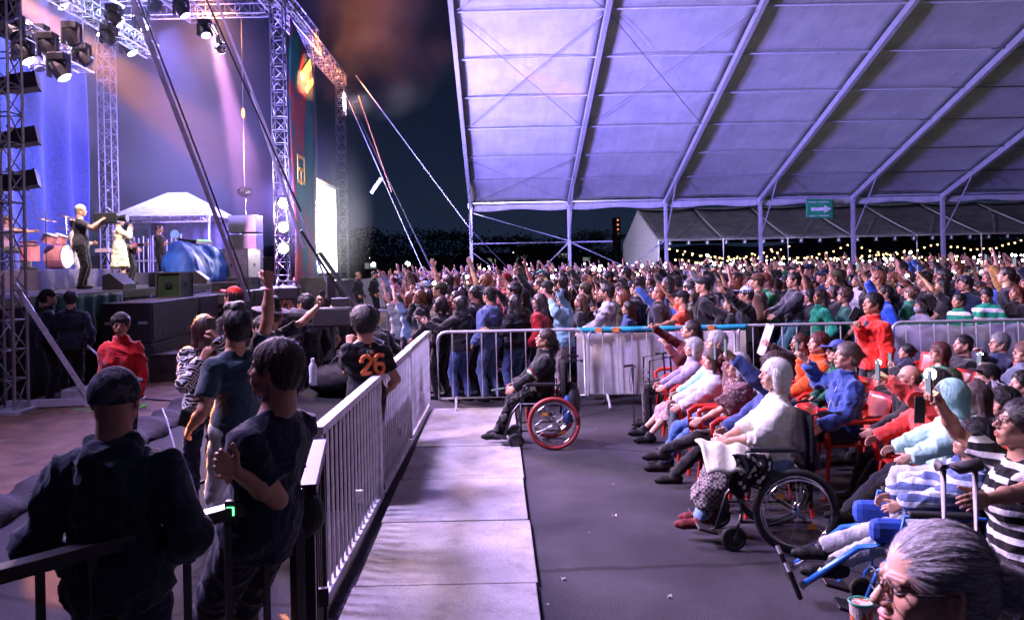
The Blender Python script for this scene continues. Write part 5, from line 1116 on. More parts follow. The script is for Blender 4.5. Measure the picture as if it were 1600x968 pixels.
# two men at the near barrier
r, J = who('man in dark hoodie and camouflage cap standing with hands in pockets at lower left', 178, 3.06, 589, yaw=8, RH=(.185, .12, .96), LH=(-.185, .12, .96), hk=('relax', 'relax'), elb=((.40, -.2, 1.1), (-.40, -.2, 1.1)), fat=1.04, top=('hoodie', (.012, .028, .045)), bot=('jeans', (.012, .018, .05)), hair=None, hat=('cap_low', (.03, .032, .04), cloth('camo', (.10, .10, .12), 1.6)), look=(0, 4), h=.007, skin='m')
r, J = who('bearded man in navy t-shirt leaning back on the black barrier with folded forearms', 400, 3.5, 538, yaw=66, side=0, lean=-11, LH=Vector(a(368, 736, 3.22)), RH=Vector(a(360, 736, 3.36)), hk=('fist', 'relax'), palms=((0, -1, 0), (0, -1, -.3)), elb=(Vector(a(400, 860, 3.9)), Vector(a(452, 860, 3.35))), fat=1.14, top=('tee', (.010, .016, .038)), bot=('jeans', (.014, .018, .04)), hair=('short', (.045, .02, .012)), look=(12, 6), LF=(-.10, .38, .085), RF=(.12, .30, .085), o={'beard': 1}, h=.007, skin='m')
t = empty('waist_bag', a(440, 800, 3.6)); tag(t, 'black bag hanging at the waist of the man in navy t-shirt', 'bag'); MB().sphere((.05, .02, -.02), .13, 16, 10, (1.1, .8, .95)).build('bag_body', cloth(), t, smooth=True, color=BLACK); MB().tube([(-.1, 0, .05), (-.02, .05, .16), (.1, .05, .2)], .012, 6).build('strap', BLK, t)
t = empty('radio', a(362, 800, 3.28)); tag(t, 'small radio with glowing green light clipped at his waist', 'radio'); MB().box((0, 0, 0), (.05, .03, .1)).build('radio_body', BLK, t, bevel=.004); MB().tube([(.015, 0, .05), (.015, 0, .14)], .005, 6).build('antenna', BLK, t); MB().box((0, -.017, .01), (.03, .004, .035)).build('display', emit('green display', (.1, 1, .25), 4), t)
# teal tee man, arm up
r, J = who('man in dark teal t-shirt and pale jeans raising one arm high with a phone', 368, 5.6, 486, yaw=45, LH=(-.26, .14, .95), RH=Vector(a(425, 412, 5.6)), hk=('grip', 'relax'), palms=((0, 1, 0), None), look=(-8, 24), top=('tee', (.018, .045, .07)), bot=('jeans', (.42, .48, .47)), hair=('quiff', BLKH), skin='m', h=.009)
hold(J, 'R', 'phone raised highest by the man in teal t-shirt', n=A(0, -1, 0))
t = empty('wristband', J['world'](J['WR'] - nrm(J['WR'] - J['ER']) * .03)); tag(t, 'pink wristband on the raised arm of the teal t-shirt man', 'wristband'); MB().ring((0, 0, 0), J['world'](J['WR']) - J['world'](J['ER']), .032, .007, 20, 6).build('band', mat('pink band', (.7, .2, .3), .5), t, smooth=True)
r, J = who('woman with long brown hair and black and white zigzag jacket filming the stage', 320, 6.9, 498, sex='f', yaw=38, RH=Vector(a(340, 528, 6.75)), LH=Vector(a(316, 560, 6.7)), hk=('grip', 'relax'), top=('jacket', (.02, .02, .022), cloth('zigzag', (.72, .72, .72))), bot=('jeans', (.012, .016, .04)), hair=('long', (.05, .02, .02)), shoes=(.03, .03, .03), h=.009, fat=.98)
hold(J, 'R', 'phone filming the stage held by the woman in the zigzag jacket', n=A(0, -1, 0))
t = empty('handbag', a(297, 648, 6.7)); tag(t, 'small black handbag on a long thin strap', 'handbag'); MB().box((0, 0, -.03), (.17, .08, .15), Matrix.Rotation(.3, 3, 'Y')).build('bag_body', mat('black leather', (.015, .015, .016), .35), t, bevel=.02); MB().tube([(0, 0, .05), (.1, .04, .35), (.22, .08, .75)], .006, 5).build('strap', mat('strap leather', (.25, .15, .1), .5), t)
# pit people
r, J = who('person in red cap among the camera crew', 366, 9.6, 452, yaw=60, hat=('cap', (.55, .02, .01)), top=('tee', BLACK), hair=('short', BLKH), look=(0, 12))
r, J = who('man in wide black cowboy hat raising a tattooed arm with a phone', 424, 8.6, 478, yaw=60, RH=Vector(a(512, 466, 8.7)), LH=(-.2, .3, 1.1), hk=('grip', 'relax'), hat=('cowboy', (.012, .012, .016)), top=('tee', (.015, .017, .03)), hair=('short', BLKH), fat=1.15, look=(0, 10))
hold(J, 'R', 'phone raised by the man in the cowboy hat', n=A(0, -1, 0))
r, J = who('man in black jersey numbered 26 standing at the camera pit', 570, 7.0, 488, yaw=38, LH=Vector(a(546, 538, 7.15)), RH=(.28, .12, .95), hk=('relax', 'grip'), top=('tee', (.014, .015, .02), cloth('stripe', (.03, .03, .036))), hair=('curly', BLKH), bot=('pants', BLACK), fat=1.08, skin='m', h=.009, look=(-10, 5))
# jersey number and flag on the back
q = J['q']; bx_ = [J['world'](q(px_, -.155, pz_)) for px_, pz_ in ((0, .22), (1, .22))]
mnum = mat('orange number print', (.75, .18, .05), .6)
def jersey_num():
    t = J['root']; base = A(0, -.152, 0); mb = MB(); s = J['s']
    D = {'2': [(0, 4), (0, 5), (1, 6), (2, 6), (3, 5), (3, 4), (0, 0.3), (3.2, 0.3)], '6': [(3, 5.6), (2, 6), (1, 6), (0, 5), (0, 1), (1, 0), (2, 0), (3, 1), (3, 2.4), (2, 3.2), (0, 3)]}
    for ch, ox in (('2', -.11), ('6', .02)):
        pts = [Vector(q(ox + u * .030, -.150 + .9 * (ox + u * .030 ) ** 2, .25 + v * .027)) for u, v in D[ch]]
        for i in range(len(pts) - 1): mb.bar(pts[i], pts[i + 1], .03, .03)
    o = mb.build('jersey_number', mnum, t)
    mb = MB()
    for i, nm in enumerate(('green', 'white', 'red')): MB().box(Vector(q(-.028 + .022 * i, -.115, .44)), (.021, .02, .03)).build('flag_patch', mat('patch ' + nm, [(.02, .3, .1), (.7, .7, .7), (.6, .03, .03)][i], .6), t)
jersey_num()
for k, (px, d, top, lb, kw) in enumerate((
    (440, 10.6, 459, 'camera operator in black with a shoulder camera in the pit', dict(RH=Vector(a(452, 470, 10.3)), LH=Vector(a(440, 474, 10.2)), hk=('grip', 'grip'), top=('tee', BLACK))),
    (480, 10.0, 464, 'man in black seen between the camera operator and the cowboy hat', dict(top=('jacket', BLACK), fat=1.1)),
    (505, 11.2, 466, 'woman in grey top near the thick black strap in the pit', dict(sex='f', hair=('long', DKB), top=('tee', (.1, .1, .12)))),
    (412, 8.0, 500, 'man in camouflage shirt half hidden behind the teal t-shirt man', dict(top=('shirt', (.2, .22, .25), cloth('camo', (.03, .03, .04))), hat=('cap', BLACK))),
    (532, 12.3, 470, 'tall man in black shirt behind the tv camera in the pit', dict(top=('shirt', BLACK), hat=('beanie', BLACK))),
    (600, 10.0, 484, 'dark haired person in black bending over equipment beside the walkway barrier', dict(top=('jacket', BLACK), lean=20)))):
    kw.setdefault('yaw', 58); kw.setdefault('bot', ('pants', BLACK)); kw.setdefault('hair', ('short', BLKH)); who(lb, px, d, top, h=.012, **kw)
for k, (px, top, lb) in enumerate(((562, 462, 'stocky bald guard in black by the perimeter fence, left of two'), (587, 463, 'guard in black by the perimeter fence, right of two'))):
    who(lb, px, 30 if k == 0 else 31, top, H=1.8, yaw=-100, top=('jacket', BLACK), bot=('pants', BLACK), hair=('bald' if k == 0 else 'crop', BLKH), h=.02, fat=1.2)
who('steward in bright red rain jacket and dark cap watching from the dirt', 190, 8.2, 493, fat=.92, elb=((.3, -.3, 1.1), (-.3, -.3, 1.1)), yaw=180 + 8, sex='f', top=('coat', (.62, .02, .02)), bot=('pants', BLACK), hair=('short', BLKH), hat=('capback', (.015, .018, .02)), look=(8, -3), h=.009, RH=(.19, .10, .84), LH=(-.19, .10, .84))
for k, (px, top, lb, f) in enumerate(((76, 455, 'police officer in black uniform and cap standing below the stage, left of two', 1.), (112, 458, 'police officer in black standing with back turned beside her colleague', 1.1))):
    who(lb, px, 12.6, top, yaw=-60 if k == 0 else 30, top=('jacket', (.010, .012, .022)), bot=('pants', BLACK), hair=('short' if k else 'pony', BLKH), hat=('cap', BLACK) if k == 0 else None, h=.012, fat=f, LH=(-.1, .3, 1.05))
t = empty('grey_block', a(130, 605, 12.2)); t.location.z = 0; tag(t, 'grey concrete ballast block on the dirt beside the police', 'ballast block'); MB().box((0, 0, .15), (.5, .4, .3)).build('block', slab_mat(), t, bevel=.03)
# television camera and table in the pit
t = empty('television_camera', a(520, 495, 9.3)); tag(t, 'black television camera on its pedestal in the pit', 'television camera'); MB().box((0, 0, 0), (.45, .18, .22)).build('camera_body', BLK, t, bevel=.02); MB().lathe([(.06, 0), (.085, .18), (.09, .28)], (-.22, .02, 0), 14, (-1, .1, .1)).build('lens', BLK, t); MB().box((.1, 0, .17), (.2, .12, .1)).build('viewfinder', BLK, t, bevel=.01); MB().tube([(.2, .05, -.1), (.6, -.1, -.3)], .015, 6).build('pan_bar', CHROME, t); mb = MB(); mb.tube([(0, 0, -.1), (0, 0, -.7)], .05, 8); [mb.tube([(0, 0, -.5), (.4 * math.cos(q_), .4 * math.sin(q_), -1.35)], .025, 6) for q_ in (0, 2.1, 4.2)]; mb.build('tripod', BLK, t)
t = empty('shoulder_camera', a(450, 458, 10.1)); tag(t, 'shoulder camera with handle carried by the operator in black', 'camera'); MB().box((0, 0, 0), (.32, .14, .16)).build('camera_body', BLK, t, bevel=.02); MB().lathe([(.05, 0), (.06, .15)], (-.15, 0, 0), 12, (-1, .1, .2)).build('lens', BLK, t); MB().tube([(-.12, 0, .08), (-.1, 0, .15), (.1, 0, .15), (.12, 0, .08)], .014, 6).build('handle', BLK, t)
t = empty('equipment_table', (a(540, 590, 7.9).x - .1, 7.9, 0)); tag(t, 'table under black cloth with cables in the camera pit', 'table')
MB().box((0, 0, .74), (.9, 2.2, .04)).build('table_top', mat('black table cloth', (.012, .012, .014), .95, spec=.05), t); MB().grid(lambda u, v: ((-.46 if u < .5 else .46) * (1 + .03 * math.sin(u * 60)), -1.12 + 2.24 * abs(2 * u - 1), .765 * v), 60, 6).build('table_cloth', mat('black table cloth', (.012, .012, .014), .8), t, solid=.01); MB().grid(lambda u, v: (-.46 + .92 * u, -1.13 - .02 * math.sin(u * 40), .765 * v), 40, 6).build('table_cloth', MATS['black table cloth'], t, solid=.01)
t = empty('water_bottle', a(489, 583, 6.85)); tag(t, 'clear plastic water bottle on the black table', 'bottle'); 
wb = mat('clear bottle plastic', (.45, .5, .6), .15, var=.05); MB().lathe([(.0, 0), (.032, .002), (.034, .03), (.031, .09), (.034, .15), (.03, .17), (.013, .2), (.013, .215)], (0, 0, -.1), 16).build('bottle_body', wb, t, smooth=True); MB().lathe([(.015, 0), (.015, .02)], (0, 0, .11), 12).build('cap', mat('white cap', (.7, .7, .75), .4), t)
for k, (px, py, d, sc_) in enumerate(((512, 515, 8.6, .6), (600, 540, 8.4, 1.3), (630, 520, 10.2, 1.2))):
    if k == 0: continue
    t = empty('equipment_bag', a(px, py, d)); t.location.x -= [0, .45, .55][k]; t.location.z = [1.0, .76, .8][k]; tag(t, ['black camera harness bag beside the television camera', 'black equipment bag between the jersey man and the barrier', 'farthest black equipment bag beside the walkway barrier'][k], 'bag', 'black equipment bags in the pit')
    MB().grid(lambda u, v: (lambda th, ph: (.26 * sc_ * math.sin(ph) * math.cos(th) * (1 + .1 * math.sin(th * 5)), .4 * sc_ * math.sin(ph) * math.sin(th), .13 + .15 * math.cos(ph) + .02 * math.sin(th * 7 + ph * 9)))(2 * math.pi * u, math.pi * v), 28, 12).build('bag_body', mat('black bag nylon', (.008, .008, .010), .9, bump=.01, spec=.05), t, smooth=True); MB().tube([(-.15, 0, .25), (-.05, 0, .36), (.08, 0, .36), (.16, 0, .25)], .012, 6).build('handle', BLK, t)
# ---- stage performers
PINKW = (.75, .68, .5)
r, J = who('singer in short cream dress holding a microphone on the stage', 190, 19, 338, H=1.66, z0=DZ, sex='f', yaw=-62, RH=(.08, .24, 1.46), LH=(-.10, .2, 1.0), hk=('grip', 'relax'), top=('blouse', (.8, .76, .5)), bot=('skirt', (.8, .76, .5)), hair=('bun', (.02, .01, .01)), shoes=(.5, .4, .4), skin='l', h=.013)
t = empty('microphone', J['world'](J['WR'] + A(-.02, .03, .09))); tag(t, 'microphone in the hand of the singer', 'microphone'); MB().tube([(0, 0, -.1), (0, 0, .05)], .015, 8).sphere((0, 0, .07), .028, 10, 7).build('microphone_body', BLK, t)
r, J = who('camera man in black with pale backwards cap filming on the stage', 130, 17.6, 317, H=1.82, z0=DZ, yaw=-75, RH=(.12, .42, 1.42), LH=(-.12, .42, 1.38), hk=('grip', 'grip'), top=('tee', (.05, .045, .055)), bot=('pants', BLACK), hair=('short', (.4, .3, .2)), hat=('capback', (.75, .7, .6)), skin='l', h=.013, fat=1.05)
t = empty('video_camera', J['world'](A(0, .55, 1.55))); tag(t, 'bulky video camera held by the cap wearing camera man', 'camera'); MB().box((0, 0, 0), (.5, .22, .24)).build('camera_body', BLK, t, bevel=.02); MB().lathe([(.06, 0), (.09, .2)], (.24, 0, 0), 14, (1, 0, 0)).build('lens', BLK, t); MB().tube([(-.1, 0, .12), (0, 0, .22), (.12, 0, .12)], .015, 6).build('handle', BLK, t); MB().tube([(0, 0, -.1), (-.1, 0, -.35)], .03, 7).build('grip', BLK, t)
def guitar(J, label, col):
    t = empty('guitar', J['world'](J['q'](0, .16, .12))); t.rotation_euler = (0, R(-12), J['root'].rotation_euler.z); tag(t, label, 'guitar')
    mb = MB(); mb.lathe([(.0, -.04), (.15, -.04), (.15, .04), (0, .04)], (-.1, 0, 0), 18, (0, 1, 0)); mb.lathe([(.0, -.04), (.12, -.04), (.12, .04), (0, .04)], (.07, 0, 0), 18, (0, 1, 0)); mb.build('guitar_body', mat('guitar wood %s' % (col,), col, .25), t); MB().box((.4, 0, 0), (.55, .025, .05)).build('neck', mat('guitar neck', (.1, .05, .03), .4), t); MB().box((.71, 0, 0), (.14, .02, .07)).build('headstock', MATS['guitar neck'], t)
for lb, px, d, top, col, hd in (('guitarist in pale shirt sitting behind the camera man', 120, 19.5, 372, (.6, .2, .08), 'orange acoustic guitar played behind the camera man'), ('bass player in dark shirt behind the singer', 205, 21.5, 382, (.4, .08, .05), 'red bass guitar played behind the singer')):
    r, J = who(lb, px, d, top, H=1.62, z0=DZ, yaw=-75, RH=(.2, .25, 1.0), LH=(-.35, .35, 1.15), top=('shirt', (.5, .45, .42) if px < 150 else BLACK), bot=('jeans', (.3, .3, .34) if px < 150 else BLACK), hair=('short', BLKH), h=.015); guitar(J, hd, col)
r, J = who('drummer sitting behind the drum kit', 36, 19.3, 362, H=1.62, z0=DZ + .44, pose='sit', yaw=-90, RH=(.25, .5, .95), LH=(-.25, .5, .95), top=('tee', (.3, .2, .25)), hair=('short', DKB), h=.015); r.location.x -= .3
who('stage technician in black t-shirt with crossed arms under the white canopy', 253, 24.2, 385, H=1.72, z0=DZ, yaw=-100, RH=(-.12, .22, 1.2), LH=(.12, .22, 1.18), top=('tee', BLACK), bot=('pants', BLACK), hair=('short', BLKH), h=.015, skin='m')
who('technician in dark clothes leaning over the mixing console', 290, 27.5, 398, H=1.7, z0=.9, yaw=-20, lean=30, top=('jacket', (.1, .03, .02)), bot=('pants', BLACK), hair=('short', BLKH), h=.02)
# ---- wheelchair lady with red wheels
redt = mat('red tyre', (.30, .03, .03), .6)
p0 = wx(846, 9.1, 650)
wheelchair(p0, 9.1, 90, 'wheelchair with red tyres beside the walkway', redt, DKMET, seat=.50, rim=.27)
r, J = person('woman in black tricolour sleeve jacket sitting in the red wheeled wheelchair', p0 + .02, 9.1, 1.46, pose='sit', yaw=88, seat=.51, lean=-4, sex='f', RH=Vector(a(790, 612, 9.2)), LH=Vector(a(797, 612, 8.95)), RF=(.1, .47, .16), LF=(-.08, .52, .16), top=('jacket', (.012, .013, .015)), bot=('pants', (.06, .06, .065), cloth('plaid', (.01, .01, .012), 1.1)), hair=('pony', (.03, .018, .014)), look=(0, 14), glasses=(.02, .02, .02), skin='m', h=.009, fat=1.05)
for k, c_ in enumerate(((.03, .3, .12), (.7, .7, .7), (.55, .03, .03))): MB().ring(Vector(J['EL'] + (J['SL'] - J['EL']) * (.12 + .05 * k)), Vector(J['SL'] - J['EL']), .067, .012, 20, 6).build('sleeve_stripe', mat('stripe %d' % k, c_, .7), J['root'], smooth=True)
phone(Vector(a(778, 608, 9.05)), (-1, 0, .15), (0, 0, 1), 'phone resting in the lap of the red wheelchair woman')
t = empty('backpack', Vector(a(884, 620, 9.0))); tag(t, 'black and blue backpack hanging behind the red wheelchair', 'backpack'); MB().sphere((0.06, 0, -.05), .17, 16, 10, (.62, 1, 1.35)).build('bag_body', mat('dark nylon', (.015, .016, .022), .6), t, smooth=True); MB().sphere((.0, -.12, -.12), .11, 12, 8, (.5, .6, 1.6)).build('pocket', mat('blue nylon', (.03, .10, .4), .6), t, smooth=True); MB().tube([(0, -.1, .1), (-.05, -.12, .22), (-.1, -.1, .1)], .012, 6).build('strap', BLK, t)
# ---- front row seated
def seated(label, px, d, tpy, chair=None, **k):
    k.setdefault('yaw', 88); k.setdefault('lean', -6); k.setdefault('h', .009)
    r, J = who(label, px, d, tpy, pose='sit', **k)
    if chair: plastic_chair(r.location.x, r.location.y, k['yaw'], chair)
    return r, J
r, J = seated('woman in maroon top leaning back and filming with one raised arm', 1062, 10.0, 503, 'red plastic chair farthest back in the front row', sex='f', RH=Vector(a(1014, 506, 10.0)), LH=Vector(a(1042, 540, 9.8)), hk=('grip', 'relax'), top=('blouse', (.10, .012, .018)), bot=('pants', BLACK), hair=('pony', (.03, .02, .02)), look=(0, 15), skin='l', lean=-14)
hold(J, 'R', 'phone filming in the hand of the woman in maroon', n=A(0, -1, 0))
r, J = seated('old woman in lavender cardigan and shiny patterned skirt, bare legs', 1078, 9.1, 533, 'red plastic chair of the woman in lavender cardigan', sex='f', top=('shirt', (.28, .24, .38)), bot=('skirt', (.42, .26, .28), cloth('floral', (.65, .45, .4))), hair=('bobcut', GREYH), LF=(-.1, .50, .085), RF=(.08, .58, .085), look=(0, 6), skin='l', shoes=(.02, .02, .022))
r, J = seated('old man in mint shirt with grey hair between two women', 1112, 8.5, 523, 'red plastic chair of the man in mint shirt', top=('shirt', (.30, .62, .52)), inner=None, bot=('pants', (.03, .035, .05)), hair=('short', GREYH), look=(0, 8), skin='l', o={'old': 1})
r, J = seated('woman with brown bob in pale grey jacket and blue jeans', 1108, 7.9, 551, 'red plastic chair of the woman in pale jacket', sex='f', top=('jacket', (.58, .56, .62)), bot=('jeans', (.07, .14, .36)), hair=('bob', (.06, .03, .022)), look=(0, 4), skin='l', LF=(-.1, .5, .085), RF=(.1, .42, .085))
r, J = seated('woman in brown patterned shawl with black trousers and legs crossed', 1145, 7.25, 558, 'red plastic chair of the woman in the shawl', sex='f', top=('shawl', (.13, .07, .075), cloth('floral', (.30, .2, .22), 1.3)), bot=('pants', BLACK), hair=('bobcut', GREYH), RH=Vector(a(1128, 556, 7.3)), hk=('grip', 'relax'), LF=Vector(a(1020, 708, 7.2)), RF=Vector(a(1052, 742, 7.4)), look=(0, 5), skin='l')
hold(J, 'R', 'dark phone held up by the woman in the patterned shawl', n=A(0, -1, 0))
r, J = seated('person in navy sweater with curly brown hair raising a silver phone', 1200, 6.6, 560, 'red plastic chair of the person in navy sweater', sex='f', top=('hoodie', (.03, .05, .17)), bot=('pants', BLACK), hair=('curly', (.05, .025, .02)), LH=Vector(a(1144, 556, 6.5)), hk=('relax', 'grip'), look=(0, 6), glasses=(.02, .02, .02), skin='l')
hold(J, 'L', 'silver phone held up by the person in navy sweater', n=A(0, -1, 0))
# white haired lady in the black wheelchair
xw = 1.95
wheelchair(xw, 5.88, 86, 'black wheelchair with large spoked wheels close to the camera', RUB, DKMET, seat=.5, rim=.275)
r, J = person('white haired lady in cream t-shirt sitting in the black wheelchair', xw + .06, 5.88, 1.50, pose='sit', yaw=84, seat=.51, lean=-3, sex='f', RH=Vector(a(1130, 684, 5.95)), LH=Vector(a(1137, 688, 5.8)), top=('blouse', (.72, .72, .60), cloth(), 'half'), bot=('jeans', (.16, .26, .45)), RF=(.1, .50, .17), LF=(-.06, .55, .17), hair=('bob', (.72, .72, .66)), shoes=(.16, .03, .03), look=(0, 3), skin='l', h=.007, fat=1.16, o={'old': 1, 'belly': 1})
V, F = field_mesh([rc(J['KL'] + A(0, -.1, 0), J['KL'], .085, .082, .05), rc(J['KL'], J['AL'] + A(0, 0, .1), .082, .095, .05, 1), rc(J['KR'] + A(0, -.1, 0), J['KR'], .085, .082, .05), rc(J['KR'], J['AR'] + A(0, 0, .1), .082, .095, .05, 1)], .009); V = folds(V, F, .01, 4, 14, 3)
me = to_mesh('leg_warmer', [(V, F)]); o = link('skirt', me, cloth('check', (.30, .26, .25), 1.3), J['root'], (.06, .05, .055))
t = empty('lap_cloth', Vector(a(1132, 712, 5.75))); tag(t, 'cream tote bag lying on the lap of the wheelchair lady', 'tote bag'); MB().grid(lambda u, v: (-.17 + .34 * u, .16 - .34 * v, .075 - .16 * max(0, v - .55) * 2 + .012 * math.sin(u * 15 + v * 5)), 18, 14).build('bag_sheet', mat('cream canvas', (.6, .58, .45), .8, bump=.01), t, smooth=True, solid=.02); MB().box((.12, -.13, -.03), (.06, .006, .06)).build('tag', mat('sign white', (.8, .8, .8), .5), t)
t = empty('hanging_scarf', Vector(a(1172, 730, 5.6))); tag(t, 'black scarf with pale flowers hanging over the wheelchair side', 'scarf'); MB().grid(lambda u, v: (-.13 + .26 * u + .03 * math.sin(v * 6), .02 * math.sin(u * 14) - .02, .1 - (.26 + .05 * math.sin(u * 7)) * v), 20, 12).build('scarf_sheet', cloth('floral', (.55, .5, .5), .8), t, smooth=True, solid=.008, color=(.012, .012, .015))
t = empty('walking_cane', (wx(990, 9.5, 620), 9.5, 0)); tag(t, 'black walking cane with four feet standing before the white banner', 'walking cane'); MB().tube([(0, 0, .05), (0, 0, .80)], .011, 8).build('cane_shaft', DKMET, t); MB().tube([(.03, 0, .80), (0, 0, .82), (-.11, 0, .81)], .015, 8).build('handle', BLK, t); mb = MB(); [mb.tube([(0, 0, .1), (.09 * math.cos(q_), .09 * math.sin(q_), 0)], .01, 5) for q_ in (.7, 2.3, 3.9, 5.5)]; mb.build('cane_feet', DKMET, t); MB().tube([(-.02, 0, .8), (-.05, -.02, .65), (-.03, 0, .5), (-.01, 0, .65), (-.02, 0, .8)], .004, 5).build('wrist_loop', BLK, t)
t = empty('walker_frame', (wx(1024, 9.9, 620), 9.9, 0)); tag(t, 'folded black walking frame at the end of the front row', 'walking frame'); [MB().tube([(-.12, i * .2, 0), (-.1, i * .2, .84), (.15, i * .2, .88), (.2, i * .2, 0)], .013, 7).build('frame', DKMET, t) for i in (-1, 1)]; MB().tube([(-.12, -.2, .7), (-.12, .2, .7)], .012, 6).tube([(-.12, -.2, .62), (-.12, .2, .62)], .012, 6).build('crossbar', DKMET, t); [MB().tube([(.05, i * .2, .875), (.2, i * .2, .89)], .02, 8).build('handle', BLK, t) for i in (-1, 1)]
# ---- second and third rows
r, J = seated('child in black jacket lying back and reading a grey programme', 1232, 9.2, 524, 'red plastic chair of the reading child', RH=Vector(a(1200, 545, 9.2)), LH=Vector(a(1204, 540, 9.0)), top=('jacket', (.02, .015, .018)), bot=('pants', BLACK), hair=('crop', (.06, .02, .015)), look=(0, 2), skin='l', lean=-18)
t = empty('programme', Vector(a(1195, 530, 9.1))); tag(t, 'grey open programme held by the reading child', 'booklet'); MB().grid(lambda u, v: (-.05 + .12 * v, -.13 + .26 * u, -.18 + .34 * v + .03 * abs(u - .5)), 8, 4).build('pages', mat('grey paper', (.22, .22, .26), .7), t, solid=.006)
r, J = seated('woman in bright orange jacket with short auburn hair holding up a phone', 1272, 8.4, 524, 'red plastic chair of the woman in orange jacket', sex='f', RH=Vector(a(1250, 560, 8.4)), hk=('grip', 'relax'), top=('jacket', (.75, .11, .015)), bot=('pants', BLACK), hair=('short', (.12, .02, .018)), look=(4, 6), skin='l')
hold(J, 'R', 'phone held by the woman in the orange jacket', n=A(0, -1, 0))
r, J = seated('woman in blue cap and green camouflage top holding a cup', 1302, 7.9, 537, 'red plastic chair of the woman in blue cap', sex='f', top=('shirt', (.02, .12, .07), cloth('camo', (.01, .03, .02))), bot=('pants', BLACK), hair=('bob', BLKH), hat=('cap', (.06, .10, .35)), RH=Vector(a(1262, 632, 7.7)), LH=Vector(a(1268, 638, 7.6)), glasses=(.02, .02, .02), look=(2, 4), skin='l')
r, J = seated('woman in denim blue jacket with grey brown bun raising her right arm', 1318, 7.0, 541, 'red plastic chair of the woman in denim jacket', sex='f', RH=Vector(a(1262, 568, 7.3)), LH=Vector(a(1283, 668, 6.75)), hk=('open', 'relax'), top=('jacket', (.03, .07, .26)), bot=('jeans', (.02, .03, .08)), hair=('bun', (.10, .07, .06)), look=(2, 8), LF=Vector(a(1272, 732, 6.7)), shoes=(.3, .22, .24), skin='l', lean=-3, h=.008)
o = MB().tube([Vector(J['q'](-.12, .135, .42)), Vector(J['q'](0, .15, .25)), Vector(J['q'](.1, .14, .05))], .006, 5).build('bag_strap', mat('pale strap', (.5, .5, .6), .6), J['root'])
t = empty('snack_bag', Vector(a(1254, 650, 7.0))); tag(t, 'red white and blue snack bag in a lap in the second row', 'snack bag'); MB().grid(lambda u, v: (lambda th, ph: (.09 * math.sin(ph) ** .5 * math.cos(th), .05 * math.sin(ph) * math.sin(th), .11 * math.cos(ph)))(2 * math.pi * u, math.pi * v), 16, 10).build('bag_body', cloth('camo', (.7, .7, .75), .9, .3), t, smooth=True, color=(.1, .15, .6)); MB().sphere((.02, -.05, .07), .035, 8, 6).build('bag_top', mat('patch red', (.6, .03, .03), .6), t)
